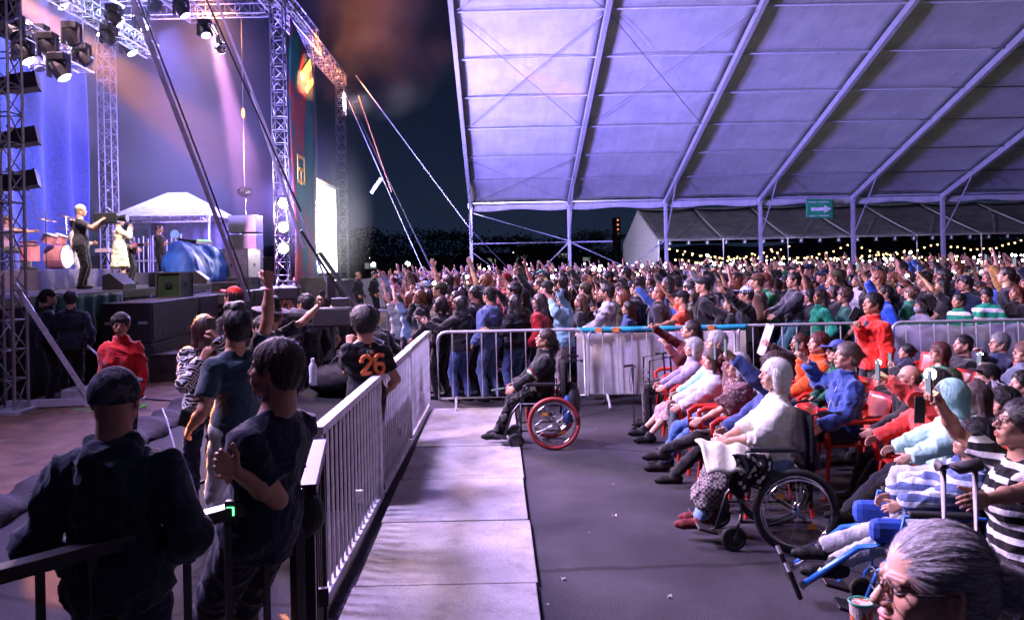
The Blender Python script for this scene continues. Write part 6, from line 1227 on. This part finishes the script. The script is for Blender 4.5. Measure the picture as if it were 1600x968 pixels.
# standing youth in red
r, J = who('youth in red zip jacket standing among the seated spectators and singing', 1366, 9.0, 463, yaw=100, RH=Vector(a(1342, 510, 8.9)), LH=(-.28, .1, .85), hk=('grip', 'relax'), top=('jacket', (.70, .025, .015)), inner=(.03, .03, .06), bot=('pants', BLACK), hair=('short', BLKH), look=(0, 8), skin='m', h=.008)
phone(Vector(a(1335, 490, 8.85)), (.5, 0, .9), (0, -1, .2), 'pink cased phone held by the youth in the red jacket', col='pink')
for lb, px, d, top, kw in (
    ('bald man in glasses and black coat raising a phone in the third row', 1412, 6.6, 579, dict(RH=Vector(a(1388, 545, 7.3)), hk=('grip', 'relax'), top=('coat', BLACK), hair=('bald', (.05, .05, .05)), glasses=(.02, .02, .02), ph=1)),
    ('woman in coral red jacket and patterned scarf stretching one arm high', 1440, 6.1, 583, dict(sex='f', LH=Vector(a(1368, 580, 6.1)), hk=('relax', 'grip'), top=('coat', (.68, .06, .045)), bot=('pants', (.02, .02, .03)), hair=('short', (.05, .035, .03)), LF=(-.1, .62, .085), RF=(.1, .55, .085), ph=2, look=(0, 10), lean=-12)),
    ('woman in pale mint hooded jacket with face mask', 1515, 5.45, 607, dict(sex='f', top=('hoodie', (.32, .62, .58)), hair=('long', (.10, .06, .05)), mask=(.35, .6, .6), lean=-4)),
    ('small child bundled in a fluffy mint hooded coat', 1478, 5.05, 640, dict(sex='f', H=1.12, seat=.62, top=('coat', (.42, .70, .62)), hat=('hood', (.36, .66, .60)), hair=('short', DKB), bot=('pants', (.6, .62, .62)), look=(0, -6), LF=(-.08, .36, .4), RF=(.08, .36, .4), hs=1.1)),
    ('woman with auburn bob, glasses and green sports shirt', 1462, 8.3, 541, dict(sex='f', top=('tee', (.03, .22, .12)), hair=('bob', (.10, .025, .02)), glasses=(.02, .02, .02))),
    ('grey haired man in glasses holding something near the right edge', 1556, 8.8, 527, dict(top=('jacket', (.03, .04, .09)), hair=('short', (.2, .2, .22)), glasses=(.02, .02, .02), RH=Vector(a(1530, 550, 8.7)))),
    ('brown haired woman in glasses at the right frame edge', 1594, 7.9, 539, dict(sex='f', top=('jacket', (.12, .15, .22)), hair=('bobcut', (.16, .08, .05)), glasses=(.02, .02, .02))),
    ('man in black and white plaid shirt reaching forward with a torch phone', 1590, 6.6, 590, dict(RH=Vector(a(1527, 560, 7.0)), LH=Vector(a(1500, 570, 6.8)), hk=('grip', 'relax'), top=('shirt', (.02, .022, .03), cloth('plaid', (.45, .45, .5), 1.)), hair=('short', BLKH), ph=3)),
    ('person in black cap and dark jacket with an emblem in the third row', 1535, 6.9, 577, dict(top=('hoodie', (.015, .02, .022)), hat=('cap', BLACK), hair=('short', BLKH), mask=(.03, .03, .04))),
    ('bearded man in black jacket behind the torch phone', 1500, 8.9, 530, dict(top=('jacket', BLACK), hair=('crop', BLKH), o={'beard': 1})),
    ('woman in dark green jersey with hair down in the third row', 1478, 7.2, 584, dict(sex='f', top=('hoodie', (.01, .04, .02)), hair=('long', (.03, .05, .02)))),
    ('man in black jacket with red blanket beside the right frame edge', 1560, 5.9, 620, dict(top=('jacket', BLACK), hair=('curly', BLKH), bot=('pants', (.4, .02, .02)))),
    ('dark clothed man slumped between coral jacket and denim jacket', 1375, 7.6, 585, dict(top=('coat', BLACK), hair=('crop', BLKH))),
    ('woman in navy coat seated right of the youth in red', 1412, 9.8, 545, dict(sex='f', top=('coat', NAVY), hair=('bun', BLKH)))):
    ph = kw.pop('ph', 0); hs_ = kw.pop('hs', None); ch = 'red plastic chair under the ' + ' '.join(lb.split()[:9]) if 'child' not in lb else None
    kw.setdefault('yaw', 86); kw.setdefault('bot', ('pants', BLACK)); kw.setdefault('skin', 'l'); kw.setdefault('look', (0, 5))
    if hs_: kw['o'] = {'hs': hs_}
    r, J = seated(lb, px, d, top, ch, **kw)
    if ph: hold(J, 'L' if ph == 2 else 'R', ['', 'dark phone raised by the bald man in glasses', 'phone with its torch on raised by the woman in coral', 'phone with blinding torch held by the man in plaid'][ph], lit=ph > 1, n=A(0, -1, 0), tz=.02)
# striped woman with torch, boy in the blue chair, crutch, foreground lady
r, J = who('woman in black and white striped shirt and glasses raising a bright phone torch', 1592, 3.75, 636, pose='sit', seat=.52, yaw=80, sex='f', RH=Vector(a(1468, 628, 4.0)), LH=Vector(a(1500, 792, 3.2)), hk=('grip', 'relax'), top=('tee', (.012, .012, .014), cloth('stripe', (.6, .6, .62), 1.5)), bot=('pants', BLACK), hair=('pony', BLKH), glasses=(.02, .02, .02), look=(-4, 12), skin='m', h=.007, fat=1.18, elb=(None, Vector(a(1585, 800, 3.2))))
hold(J, 'R', 'white phone with the brightest torch in front of the striped shirt woman', lit=True, n=A(0, -1, 0), tz=.028)
phone(Vector(a(1437, 640, 4.6)), (.1, 0, 1), (.3, -1, .2), 'large dark phone held upright beside the bright torch phone')
blu = mat('blue painted tube', (.02, .13, .45), .4, .2)
xb = 2.40; yb = 4.5
t = wheelchair(xb, yb, 80, 'child wheelchair with light blue frame at lower right', RUB, blu, rim=.24, seat=.46, small=.07)
for i in (-1, 1): MB().tube([(i * .17, .22, .50), (i * .17, .42, .46), (i * .14, .72, .22)], .019, 8).build('leg_rest_bar', blu, t, smooth=True); MB().tube([(i * .14, .60, .315), (i * .14, .72, .22)], .024, 8).build('steel_sleeve', STEEL, t); MB().box((i * .14, .76, .25), (.14, .03, .17), Matrix.Rotation(R(-20), 3, 'X')).build('footplate', BLK, t, bevel=.01); MB().box((i * .17, .26, .56), (.10, .2, .13)).build('knee_pad', mat('blue cushion', (.015, .06, .35), .8), t, bevel=.04)
r, J = person('boy with curly black hair and striped hooded top lying back in the blue wheelchair', xb + .06, yb, 1.24, pose='sit', yaw=80, seat=.47, lean=-24, RH=(.1, .25, .66), LH=(-.12, .28, .66), LF=(-.12, .62, .34), RF=(.1, .64, .36), top=('hoodie', (.10, .14, .30), cloth('stripe', (.5, .55, .68), 1.6)), bot=('pants', (.42, .44, .46)), hair=('curly', BLKH), look=(0, 22), skin='m', h=.007)
t = empty('underarm_crutch', Vector(a(1500, 900, 2.75))); zc = at(1500, 725, 2.75).z - t.location.z; tag(t, 'silver underarm crutch with grey padded top at lower right', 'crutch'); x_ = at(1474, 760, 2.75).x - t.location.x, at(1524, 760, 2.75).x - t.location.x
MB().tube([(x_[0], 0, -.2), (x_[0], 0, zc - .01)], .011, 8).tube([(x_[1], 0, -.2), (x_[1], 0, zc - .01)], .011, 8).build('crutch_tubes', mat('dull silver tube', (.3, .3, .33), .6, 0, .1, 5, 0), t, smooth=True); MB().tube([(x_[0] - .02, 0, zc), ((x_[0] + x_[1]) / 2, 0, zc - .012), (x_[1] + .02, 0, zc)], .022, 10).build('pad', mat('grey rubber pad', (.12, .11, .11), .7), t, smooth=True)
MB().tube([(x_[0], 0, -.2), ((x_[0] + x_[1]) / 2, 0, -.6), ((x_[0] + x_[1]) / 2, 0, -t.location.z + .01)], .011, 8).tube([(x_[1], 0, -.2), ((x_[0] + x_[1]) / 2 + .005, 0, -.6)], .011, 8).build('lower_shaft', ALU, t, smooth=True)
t = empty('snack_cup', Vector(a(1346, 960, 2.75))); tag(t, 'colourful paper cup with a green rim beside the foreground lady', 'cup'); MB().lathe([(.030, -.09), (.040, .045)], (0, 0, 0), 24).build('cup_body', cloth('camo', (.75, .15, .05), 1.2, .4), t, color=(.75, .7, .6)); MB().ring((0, 0, .046), (0, 0, 1), .04, .004, 24, 6).build('rim', mat('green rim', (.05, .45, .3), .4), t, smooth=True)
t.rotation_euler = (0, 0, .4)
r, J = who('grey haired lady in glasses in the right foreground seen from the side', 1462, 1.62, 858, yaw=88, sex='f', top=('jacket', BLACK), bot=('pants', BLACK), hair=None, look=(0, -1), glasses=(.02, .015, .015), skin='l', h=.012, hh=.0035, o={'old': 1, 'hs': 1.08})
# combed back grey hair with a bun, as strands
def combed():
    hc, MH, hs = J['hc'], J['MH'], J['hs']; T = lambda x_, y_, z_: hc + MH @ (A(x_, y_, z_) * hs)
    V, F = field_mesh([el(T(0, -.024, .036), A(.081, .099, .090) * hs, MH, .01), el(T(0, -.06, -.02), A(.066, .06, .06) * hs, MH, .02), sub(el(T(0, .10, -.04), A(.066, .07, .10) * hs, MH, .012)), sub(el(T(.085, .01, -.02), A(.02, .028, .04) * hs, MH, .008)), sub(el(T(-.085, .01, -.02), A(.02, .028, .04) * hs, MH, .008)), el(T(0, -.14, -.01), A(.045, .035, .045) * hs, MH, .01)], .0035, [(T(0, 0, -.05), MH @ A(0, .6, -1))])
    N = vnormals(V, F); lq = ((V - hc) @ MH) / hs; ang = np.arctan2(lq[:, 2] - .03, abs(lq[:, 0]) + .001)
    V = V + N * ((vnoise(np.stack([ang * 12, lq[:, 1] * 5, lq[:, 0] * 2], 1)) - .5) * .006 + (vnoise(np.stack([ang * 70, lq[:, 1] * 10, lq[:, 0] * 5], 1)) - .5) * .0012)[:, None]
    m, n, lk, b = _nodes('combed grey hair'); v = _coord(n, lk, (1, 1, 1)); s_ = n.new('ShaderNodeSeparateXYZ'); mp = n.new('ShaderNodeMapping'); mp.inputs['Location'].default_value = (0, 0, -float(hc[2]) - .03); lk(v, mp.inputs[0]); lk(mp.outputs[0], s_.inputs[0])
    an = n.new('ShaderNodeMath'); an.operation = 'ARCTAN2'; lk(s_.outputs[2], an.inputs[0]); ab = n.new('ShaderNodeMath'); ab.operation = 'ABSOLUTE'; lk(s_.outputs[0], ab.inputs[0]); lk(ab.outputs[0], an.inputs[1])
    cb = n.new('ShaderNodeCombineXYZ'); ml = n.new('ShaderNodeMath'); ml.operation = 'MULTIPLY'; ml.inputs[1].default_value = 1.2; lk(s_.outputs[1], ml.inputs[0]); lk(an.outputs[0], cb.inputs[0]); lk(ml.outputs[0], cb.inputs[1])
    z = _noise(n, lk, cb.outputs[0], 26, 6, .75); lk(_ramp(n, lk, z, [(.34, (.06, .055, .06)), (.48, (.26, .25, .27)), (.62, (.75, .73, .78))]), b.inputs['Base Color']); b.inputs['Roughness'].default_value = .38; _bump(n, lk, b, z, .004, .9)
    me = to_mesh('hair', [(V, F), strands(V, F, hc, MH, hs, 14000, .05, 'back', .0005, .0010)]); link('hair', me, m, J['root'])
combed()
# ---------------------------------------------------------------- front of the standing crowd
for lb, px, d, top, kw in (
    ('woman in black jacket with her arm stretched along the barrier at the crowd corner', 690, 12.3, 468, dict(sex='f', yaw=60, RH=Vector(a(660, 498, 12.2)), top=('jacket', BLACK), hair=('bob', BLKH), bot=('pants', BLACK))),
    ('woman with long black hair, black top and blue jeans at the open barrier', 722, 12.0, 466, dict(sex='f', yaw=40, LH=Vector(a(668, 505, 11.9)), top=('jacket', BLACK), hair=('longback', BLKH), bot=('jeans', (.05, .09, .24)))),
    ('man in blue hoodie and black cap with ripped jeans', 767, 12.0, 453, dict(yaw=45, RH=(.25, .35, 1.15), top=('hoodie', (.10, .14, .30)), hair=('crop', BLKH), hat=('cap', BLACK), bot=('jeans', (.08, .12, .24)))),
    ('woman in dark puffer jacket with red and white collar, hand on the rail', 806, 12.0, 464, dict(sex='f', yaw=40, LH=Vector(a(764, 516, 11.7)), top=('jacket', (.014, .014, .02), cloth('stripe', (.04, .04, .05), .7)), hair=('longback', BLKH), bot=('jeans', (.04, .07, .18)))),
    ('woman with long dark hair in a red top behind the wheelchair woman', 845, 12.2, 462, dict(sex='f', yaw=60, top=('jacket', (.35, .01, .015)), hair=('longback', (.02, .01, .012)), bot=('pants', BLACK))),
    ('person in pale blue hoodie holding up a phone with both hands', 882, 12.1, 458, dict(sex='f', yaw=55, RH=Vector(a(872, 452, 11.9)), LH=Vector(a(862, 470, 11.9)), hk=('grip', 'grip'), top=('hoodie', (.20, .38, .46)), hair=('curly', BLKH), bot=('pants', (.45, .36, .34)), ph=1)),
    ('bearded man in marbled white hoodie leaning on the banner with a phone', 950, 12.0, 447, dict(yaw=75, RH=Vector(a(932, 485, 11.9)), LH=Vector(a(912, 517, 11.6)), hk=('grip', 'relax'), top=('hoodie', (.50, .48, .50), cloth('camo', (.22, .22, .25), .8)), hair=('short', BLKH), o={'beard': 1}, ph=1)),
    ('woman in denim jacket bowing over a phone behind the banner', 984, 12.4, 474, dict(sex='f', yaw=80, top=('jacket', (.05, .10, .30)), hair=('longback', BLKH), RH=(.0, .35, 1.15))),
    ('man in bright orange t-shirt and black cap throwing one arm up', 1068, 12.2, 458, dict(yaw=70, RH=Vector(a(1026, 440, 12.3)), LH=Vector(a(1024, 512, 11.7)), hk=('open', 'relax'), top=('tee', (.85, .08, .02)), hair=('crop', BLKH), hat=('cap', BLACK))),
    ('big man in black hoodie and black cap with hand on the barrier', 1102, 12.1, 436, dict(yaw=75, LH=Vector(a(1118, 512, 11.7)), top=('hoodie', BLACK), hair=('crop', BLKH), hat=('cap', BLACK), fat=1.15)),
    ('person in black jacket and striped cap raising both arms', 1168, 12.1, 452, dict(yaw=85, RH=Vector(a(1124, 445, 12.2)), LH=Vector(a(1122, 450, 11.8)), hk=('peace', 'relax'), top=('jacket', BLACK), hair=('short', BLKH), hat=('cap', (.3, .45, .7), cloth('stripe', (.7, .7, .75), 2.)), fat=1.1)),
    ('boy in dark jacket sitting raised on the barrier above the crowd', 1243, 12.0, 427, dict(yaw=95, H=1.45, pose='sit', seat=1.03, top=('jacket', (.03, .035, .05)), hair=('short', BLKH), bot=('pants', (.03, .10, .12)), RH=(.1, .35, 1.25), LH=(-.1, .35, 1.2))),
    ('person in green and white sports jersey with folded arms on the barrier', 1284, 12.2, 456, dict(sex='f', yaw=100, top=('jacket', (.02, .22, .13), cloth('zigzag', (.03, .4, .25))), hair=('long', DKB))),
    ('woman in dark green top beside the youth in red', 1322, 12.3, 455, dict(sex='f', yaw=80, top=('tee', (.01, .09, .06)), hair=('curly', (.05, .02, .015)))),
    ('man in royal blue jacket thrusting one arm toward the stage', 1385, 12.1, 450, dict(yaw=80, RH=Vector(a(1345, 425, 12.2)), hk=('open', 'relax'), top=('jacket', (.02, .08, .55)), hair=('short', BLKH))),
    ('masked child in grey hoodie resting on the white cloth barrier', 1440, 12.0, 470, dict(sex='f', yaw=110, H=1.35, top=('hoodie', (.30, .30, .38)), hair=('bob', BLKH), mask=(.4, .4, .5))),
    ('smiling child in green jersey leaning over the white cloth barrier', 1500, 12.0, 462, dict(sex='f', yaw=105, H=1.42, top=('jacket', (.02, .25, .15), cloth('stripe', (.6, .6, .6), .8)), hair=('bun', BLKH))),
    ('man in green white striped jersey looking down at right', 1545, 12.2, 452, dict(yaw=120, look=(10, -20), top=('jacket', (.02, .28, .16), cloth('stripe', (.7, .7, .7), .7)), hair=('short', BLKH))),
    ('woman with long auburn hair in black coat at the right edge', 1590, 12.3, 450, dict(sex='f', yaw=100, top=('coat', BLACK), hair=('long', (.12, .03, .015)))),
    ('man in glasses and black t-shirt singing with a raised arm', 1447, 13.0, 428, dict(yaw=85, RH=Vector(a(1400, 430, 13)), hk=('open', 'relax'), top=('tee', BLACK), hair=('short', BLKH), glasses=(.02, .02, .02)))):
    ph = kw.pop('ph', 0); kw.setdefault('skin', 'm'); kw.setdefault('look', (0, 6)); kw.setdefault('bot', ('pants', BLACK))
    r, J = who(lb, px, d, top, h=.012, hh=.009, **kw)
    if ph: hold(J, 'R', 'phone held up by the ' + ' '.join(lb.split()[:7]), n=A(0, -1, 0))
# ---------------------------------------------------------------- the crowd: individuals copied from a set of figures
hairn = {'short': 'short hair', 'crop': 'cropped hair', 'bob': 'bobbed hair', 'longback': 'long hair', 'curly': 'curly hair', 'bun': 'hair in a bun', 'pony': 'ponytail', 'quiff': 'swept hair'}
VAR = []
def var(arm, sex, hair, top, hat=None, **k):
    k.setdefault('look', (0, 8)); out, J = person('v%d' % len(VAR), 0, 0, 1.72, 0, sex=sex, top=(top, (1, 1, 1)), hair=(hair, (1, 1, 1)), hat=(hat, (1, 1, 1)) if hat else None, bot=('pants', (1, 1, 1)), shoes=(1, 1, 1), h=.018, hh=.012, mesh_only=True, skin='m', **k)
    VAR.append((arm, sex, hair, top, hat, out, J))
var('arms down', 'm', 'short', 'tee'); var('arms down', 'f', 'longback', 'jacket')
var('one arm high', 'm', 'short', 'tee', RH=(.22, .16, 1.98), hk=('open', 'relax')); var('one arm high', 'f', 'curly', 'tee', LH=(-.25, .15, 1.95), hk=('relax', 'peace'))
var('filming overhead', 'm', 'crop', 'hoodie', RH=(.10, .28, 1.88), LH=(-.02, .30, 1.84), hk=('grip', 'grip')); var('filming overhead', 'f', 'longback', 'tee', RH=(.10, .30, 1.80), LH=(-.04, .3, 1.75), hk=('grip', 'grip'))
var('filming one-handed', 'f', 'bob', 'jacket', RH=(.16, .36, 1.76), hk=('grip', 'relax')); var('filming one-handed', 'm', 'short', 'jacket', 'cap', LH=(-.15, .36, 1.78), RH=(.2, .2, 1.1), hk=('relax', 'grip'))
var('pointing up', 'm', 'quiff', 'shirt', RH=(.30, .34, 1.88), hk=('point', 'relax')); var('hands at chest', 'f', 'pony', 'hoodie', RH=(.05, .3, 1.28), LH=(-.05, .3, 1.26), look=(0, -8))
var('both arms high', 'f', 'curly', 'tee', RH=(.3, .12, 1.95), LH=(-.3, .14, 1.93), hk=('open', 'peace')); var('arms down', 'm', 'crop', 'hoodie', 'cap')
var('arms folded', 'm', 'short', 'jacket', RH=(-.16, .2, 1.22), LH=(.16, .22, 1.2), fat=1.2, look=(10, 3)); var('arms down', 'f', 'bun', 'coat', look=(-14, 10), fat=1.12); var('hand at mouth', 'f', 'bob', 'hoodie', RH=(.05, .14, 1.50), look=(8, 0)); var('leaning with arm half raised', 'm', 'curly', 'shirt', 'beanie', RH=(.25, .42, 1.62), hk=('peace', 'relax'), lean=8, side=4, fat=1.1)
COLS = [('black', BLACK, 11), ('dark navy', (.015, .025, .06), 4), ('charcoal grey', (.03, .03, .034), 5), ('white', (.5, .5, .5), 1.2), ('grey', (.2, .2, .22), 3), ('green', (.02, .20, .10), 3), ('dark red', (.2, .012, .015), 1.2), ('blue', (.04, .10, .35), 2), ('pale blue', (.25, .38, .5), 1.5), ('pink', (.45, .2, .25), .5), ('olive', (.06, .06, .03), 1.5), ('mustard', (.3, .17, .05), .3), ('brown', (.08, .04, .025), 1.5), ('lilac', (.25, .22, .35), .6)]
PLACES = [(0, 700, 'left crowd edge'), (700, 800, 'first marquee post'), (800, 930, 'second marquee post'), (930, 990, 'white banner left end'), (990, 1085, 'third marquee post'), (1085, 1140, 'white banner right end'), (1140, 1235, 'fourth marquee post'), (1235, 1295, 'green arrow sign'), (1295, 1375, 'fifth marquee post'), (1375, 1430, 'youth in red'), (1430, 1520, 'sixth marquee post'), (1520, 1700, 'right frame edge')]
GC_ = 'spectators standing under the marquee'
rs = random.Random(5); used_lab = set(); ncr = 0; nph = 0
hc_ = [BLKH, BLKH, DKB, (.02, .012, .01), (.09, .04, .02), (.16, .05, .02)]
def place_var(vi, x, y, s, yaw, col, hcol, skin, label):
    arm, sex, hair, top, hat, out, J = VAR[vi]; root = empty('person', (x, y, 0), R(yaw)); root.scale = (s * (1 if rs.random() < .5 else -1) * 1.0, s, s); tag(root, label, 'person', GC_)
    for nm, me, c in out:
        if y > 13.2 and nm == 'shoe': continue
        ob = bpy.data.objects.new(nm, me); C.objects.link(ob); ob.parent = root
        ob.color = {'body': (*skin, 1), 'hair': (*hcol, 1), 'trousers': rs.choice([(*BLACK, 1), (*JEAN, 1), (.03, .03, .035, 1)]), 'shoe': (.05, .05, .05, 1)}.get(nm, (*col, 1))
    return root
for row in range(11):
    y = 12.75 + row * .62; xl = -1.15 - row * .13; xr = .675 * y + .35; x = xl + rs.uniform(0, .3); n_row = 0
    while x < xr and ncr < 235:
        yy = y + rs.uniform(-.2, .2); xx = x + rs.uniform(-.08, .08); x += rs.uniform(.44, .66)
        px = 776 + 1250 * xx / yy
        pl = next(p[2] for p in PLACES if p[0] <= px < p[1]) if px < 1700 else 'right frame edge'
        for _ in range(60):
            vi = rs.choices(range(16), [1.2, 1.4, .9, .9, 1., 1.1, 1.3, 1., .7, .9, .5, 1., 1.1, 1.2, .9, .9])[0]; c = rs.choices(COLS, [q_[2] for q_ in COLS])[0]; v = VAR[vi]
            lb = '%s %s, %s, %s, %s row by %s' % (c[0], {'tee': 't-shirt'}.get(v[3], v[3]), 'cap' if v[4] else hairn[v[2]].replace('hair in a bun', 'bun'), v[0], ord_[row], pl)
            if lb not in used_lab: break
        used_lab.add(lb); ncr += 1
        yaw = math.degrees(math.atan2(xx + 9, 18 - yy)) + rs.gauss(4, 14); yaw = max(20, min(115, yaw)); s_ = rs.gauss(1.0 if v[1] == 'm' else .93, .055)
        sk = rs.choice([SKINS['m'], SKINS['m'], SKINS['l'], SKINS['d']]); sk = tuple(q_ * rs.uniform(.85, 1.1) for q_ in sk)
        root = place_var(vi, xx, yy, s_, yaw, c[1], rs.choice(hc_), sk, 'spectator, ' + lb)
        if v[0].startswith('filming'):
            J = v[6]; mi = root.scale[0] / s_; side = 'R' if vi != 7 else 'L'; W_, E_ = (J['WR'], J['ER']) if side == 'R' else (J['WL'], J['EL']); p = W_ + nrm(W_ - E_) * .085 + A(0, .0, .03); p = p * A(mi, 1, 1)
            cz, sz = math.cos(R(yaw)), math.sin(R(yaw)); wp = Vector((xx + (p[0] * cz - p[1] * sz) * s_, yy + (p[0] * sz + p[1] * cz) * s_, p[2] * s_)); nph += 1
            lt = rs.random() < .3
            phone(wp, (0, 0, 1), (sz, -cz, 0), ('torch phone' if lt else 'phone') + ' of spectator in ' + ', '.join(lb.split(', ')[i] for i in (0, 3)), lit=lt, group='phones held up in the crowd', tz=.03)
# left flank of the crowd behind the pit barrier
for k, (px, d, top) in enumerate(((622, 14.5, 462), (640, 13.5, 458), (655, 14.6, 460), (668, 13.4, 455), (632, 16.5, 452), (650, 17.5, 450), (700, 15.0, 448), (672, 16.6, 449))):
    p = a(px, 500, d); c = COLS[(k * 5 + 3) % 14]; vi = [3, 5, 10, 6, 4, 2, 8, 5][k]; place_var(vi, p.x, d, a(px, top, d).z / 1.72, 50 + k * 3, c[1], hc_[(k * 2 + 3) % 6], SKINS['l'], 'spectator in %s %s with %s at the far left flank of the crowd' % (c[0], {'tee': 't-shirt'}.get(VAR[vi][3], VAR[vi][3]), VAR[vi][0]))
# ---- the far crowd that nobody could count, and its torches
def far_crowd():
    Vs, Fs, off = [], [], 0; cols = []
    protos = []
    for vi in (0, 1, 9, 3, 5, 6):
        arm, sex, hair, top, hat, out, J = VAR[vi]
        P_ = [rc((0, 0, 1.0), (0, 0, 1.3), .19, .17, .08), rc((-.13, 0, 1.36), (.13, 0, 1.36), .08, .08, .05), rc((0, 0, 1.4), (0, 0, 1.5), .06, .055, .03), el(J['hc'], (.085, .1, .12), None, .02)]
        for S_, E_, W_ in ((J['SR'], J['ER'], J['WR']), (J['SL'], J['EL'], J['WL'])): P_ += [rc(S_, E_, .055, .045, .03), rc(E_, W_ + nrm(W_ - E_) * .12, .045, .035, .02)]
        V, F = field_mesh(P_, .045, [((0, 0, 1.0), (0, 0, -1))])
        hm = (V[:, 2] > J['hc'][2] - .02) & (np.hypot(V[:, 0], V[:, 1]) < .14) & (V[:, 1] < .06); sk = (np.linalg.norm(V - J['hc'], axis=1) < .16)
        for W_ in (J['WR'], J['WL']): sk |= np.linalg.norm(V - W_, axis=1) < .17
        protos.append((V, F, hm, sk))
    r_ = np.random.RandomState(4); n = 0; y = 19.6
    while y < 36.5:
        xl = -2.2 - (y - 17) * .12; xr = .68 * y + 1; x = xl
        while x < xr:
            V, F, hm, sk = protos[r_.randint(6)]; a_ = math.atan2(x + 9, 18 - y) + r_.normal(0, .3); s_ = r_.normal(.98, .045); c, s = math.cos(a_), math.sin(a_)
            W_ = np.stack([V[:, 0] * c - V[:, 1] * s, V[:, 0] * s + V[:, 1] * c, V[:, 2]], 1) * s_ + A(x + r_.uniform(-.1, .1), y + r_.uniform(-.25, .25), 0)
            base = np.array(COLS[r_.choice(14, p=np.array([q_[2] for q_ in COLS]) / sum(q_[2] for q_ in COLS))][1]); cc = np.tile(base, (len(V), 1)); cc[sk] = np.array(SKINS['m']) * r_.uniform(.7, 1.2); cc[hm] = hc_[r_.randint(6)]
            Vs.append(W_); Fs.append(F + off); off += len(V); cols.append(cc); n += 1; x += r_.uniform(.5, .75)
        y += .8
    V = np.concatenate(Vs); Q = np.concatenate(Fs); cc = np.concatenate(cols); me = to_mesh('far_crowd', [(V, Q)])
    ca = me.color_attributes.new('tint', 'FLOAT_COLOR', 'POINT'); ca.data.foreach_set('color', np.concatenate([cc, np.ones((len(cc), 1))], 1).astype(np.float32).ravel())
    m, nn, lk, b = _nodes('far crowd clothes'); at_ = nn.new('ShaderNodeAttribute'); at_.attribute_name = 'tint'; lk(at_.outputs['Color'], b.inputs['Base Color']); b.inputs['Roughness'].default_value = .8
    o = link('far_crowd', me, m); tag(o, 'densely packed far spectators under the back of the marquee', 'crowd', kind='stuff'); print('far crowd', n, len(V))
far_crowd()
r_ = random.Random(9); mb = MB(); mb2 = MB()
for k in range(240):
    y = r_.uniform(18, 36); x = r_.uniform(-.5 if r_.random() < .25 else 3, .68 * y + .5); z = r_.uniform(1.5, 1.98); (mb if r_.random() < .6 else mb2).sphere((x, y, z), r_.uniform(.012, .032), 8, 5)
tag(mb.build('torch_lights', torch, smooth=True), 'countless white phone torches glittering over the far crowd', 'phone lights', kind='stuff')
tag(mb2.build('torch_lights', torchY, smooth=True), 'countless yellowish phone torches glittering over the far crowd', 'phone lights', kind='stuff')
# ---------------------------------------------------------------- stage smoke
def smoke(label, lo, hi, dens, thr, scale, col=(1, 1, 1), seed=0., fall=(.35, 1.)):
    m = bpy.data.materials.new('stage smoke'); m.use_nodes = True; n = m.node_tree.nodes; n.clear(); lk = m.node_tree.links.new
    o_ = n.new('ShaderNodeOutputMaterial'); pv_ = n.new('ShaderNodeVolumeScatter'); pv_.inputs['Color'].default_value = (*col, 1); pv_.inputs['Anisotropy'].default_value = .1
    t = n.new('ShaderNodeTexCoord'); mp = n.new('ShaderNodeMapping'); mp.inputs['Location'].default_value = (seed, seed, 0); lk(t.outputs['Object'], mp.inputs[0])
    z = n.new('ShaderNodeTexNoise'); z.inputs['Scale'].default_value = scale; z.inputs['Detail'].default_value = 2.5; lk(mp.outputs[0], z.inputs['Vector'])
    r = n.new('ShaderNodeMapRange'); r.inputs['From Min'].default_value = thr[0]; r.inputs['From Max'].default_value = thr[1]; r.inputs['To Min'].default_value = dens[0]; r.inputs['To Max'].default_value = dens[1]; lk(z.outputs[0], r.inputs['Value'])
    sc2 = n.new('ShaderNodeMapping'); sc2.inputs['Scale'].default_value = [2 / (hi[i] - lo[i]) for i in range(3)]; lk(t.outputs['Object'], sc2.inputs[0])
    ln = n.new('ShaderNodeVectorMath'); ln.operation = 'LENGTH'; lk(sc2.outputs[0], ln.inputs[0]); fr = n.new('ShaderNodeMapRange'); fr.interpolation_type = 'SMOOTHSTEP'; fr.inputs['From Min'].default_value = fall[0]; fr.inputs['From Max'].default_value = fall[1]; fr.inputs['To Min'].default_value = 1; fr.inputs['To Max'].default_value = 0; lk(ln.outputs['Value'], fr.inputs['Value'])
    mx = n.new('ShaderNodeMath'); mx.operation = 'MULTIPLY'; mx.use_clamp = False; lk(r.outputs[0], mx.inputs[0]); lk(fr.outputs[0], mx.inputs[1]); m2 = n.new('ShaderNodeMath'); m2.operation = 'MAXIMUM'; m2.inputs[1].default_value = 0; lk(mx.outputs[0], m2.inputs[0]); lk(m2.outputs[0], pv_.inputs['Density']); lk(pv_.outputs[0], o_.inputs['Volume'])
    c = [(lo[i] + hi[i]) / 2 for i in range(3)]; o = MB().box((0, 0, 0), [hi[i] - lo[i] for i in range(3)]).build('smoke', m); o.location = c; tag(o, label, 'smoke', kind='stuff')
smoke('drifting stage smoke under the stage roof catching violet and orange light', (-17, 9.5, 1.9), (-7.3, 40, 15), (.006, .034), (.42, .66), .2, fall=(.5, 1.25))
smoke('orange lit smoke cloud drifting above the roof truss end', (-13, 26, 8.3), (0, 46, 17.5), (-.02, .05), (.40, .72), .25, seed=3., fall=(.3, .95))
smoke('thin haze added around the video screen to imitate its bloom', (-9.2, 28, .2), (-4.9, 38, 8.5), (.02, .045), (.4, .6), .3, seed=8., fall=(.25, 1.))  # haze box put in so its scatter stands for screen bloom
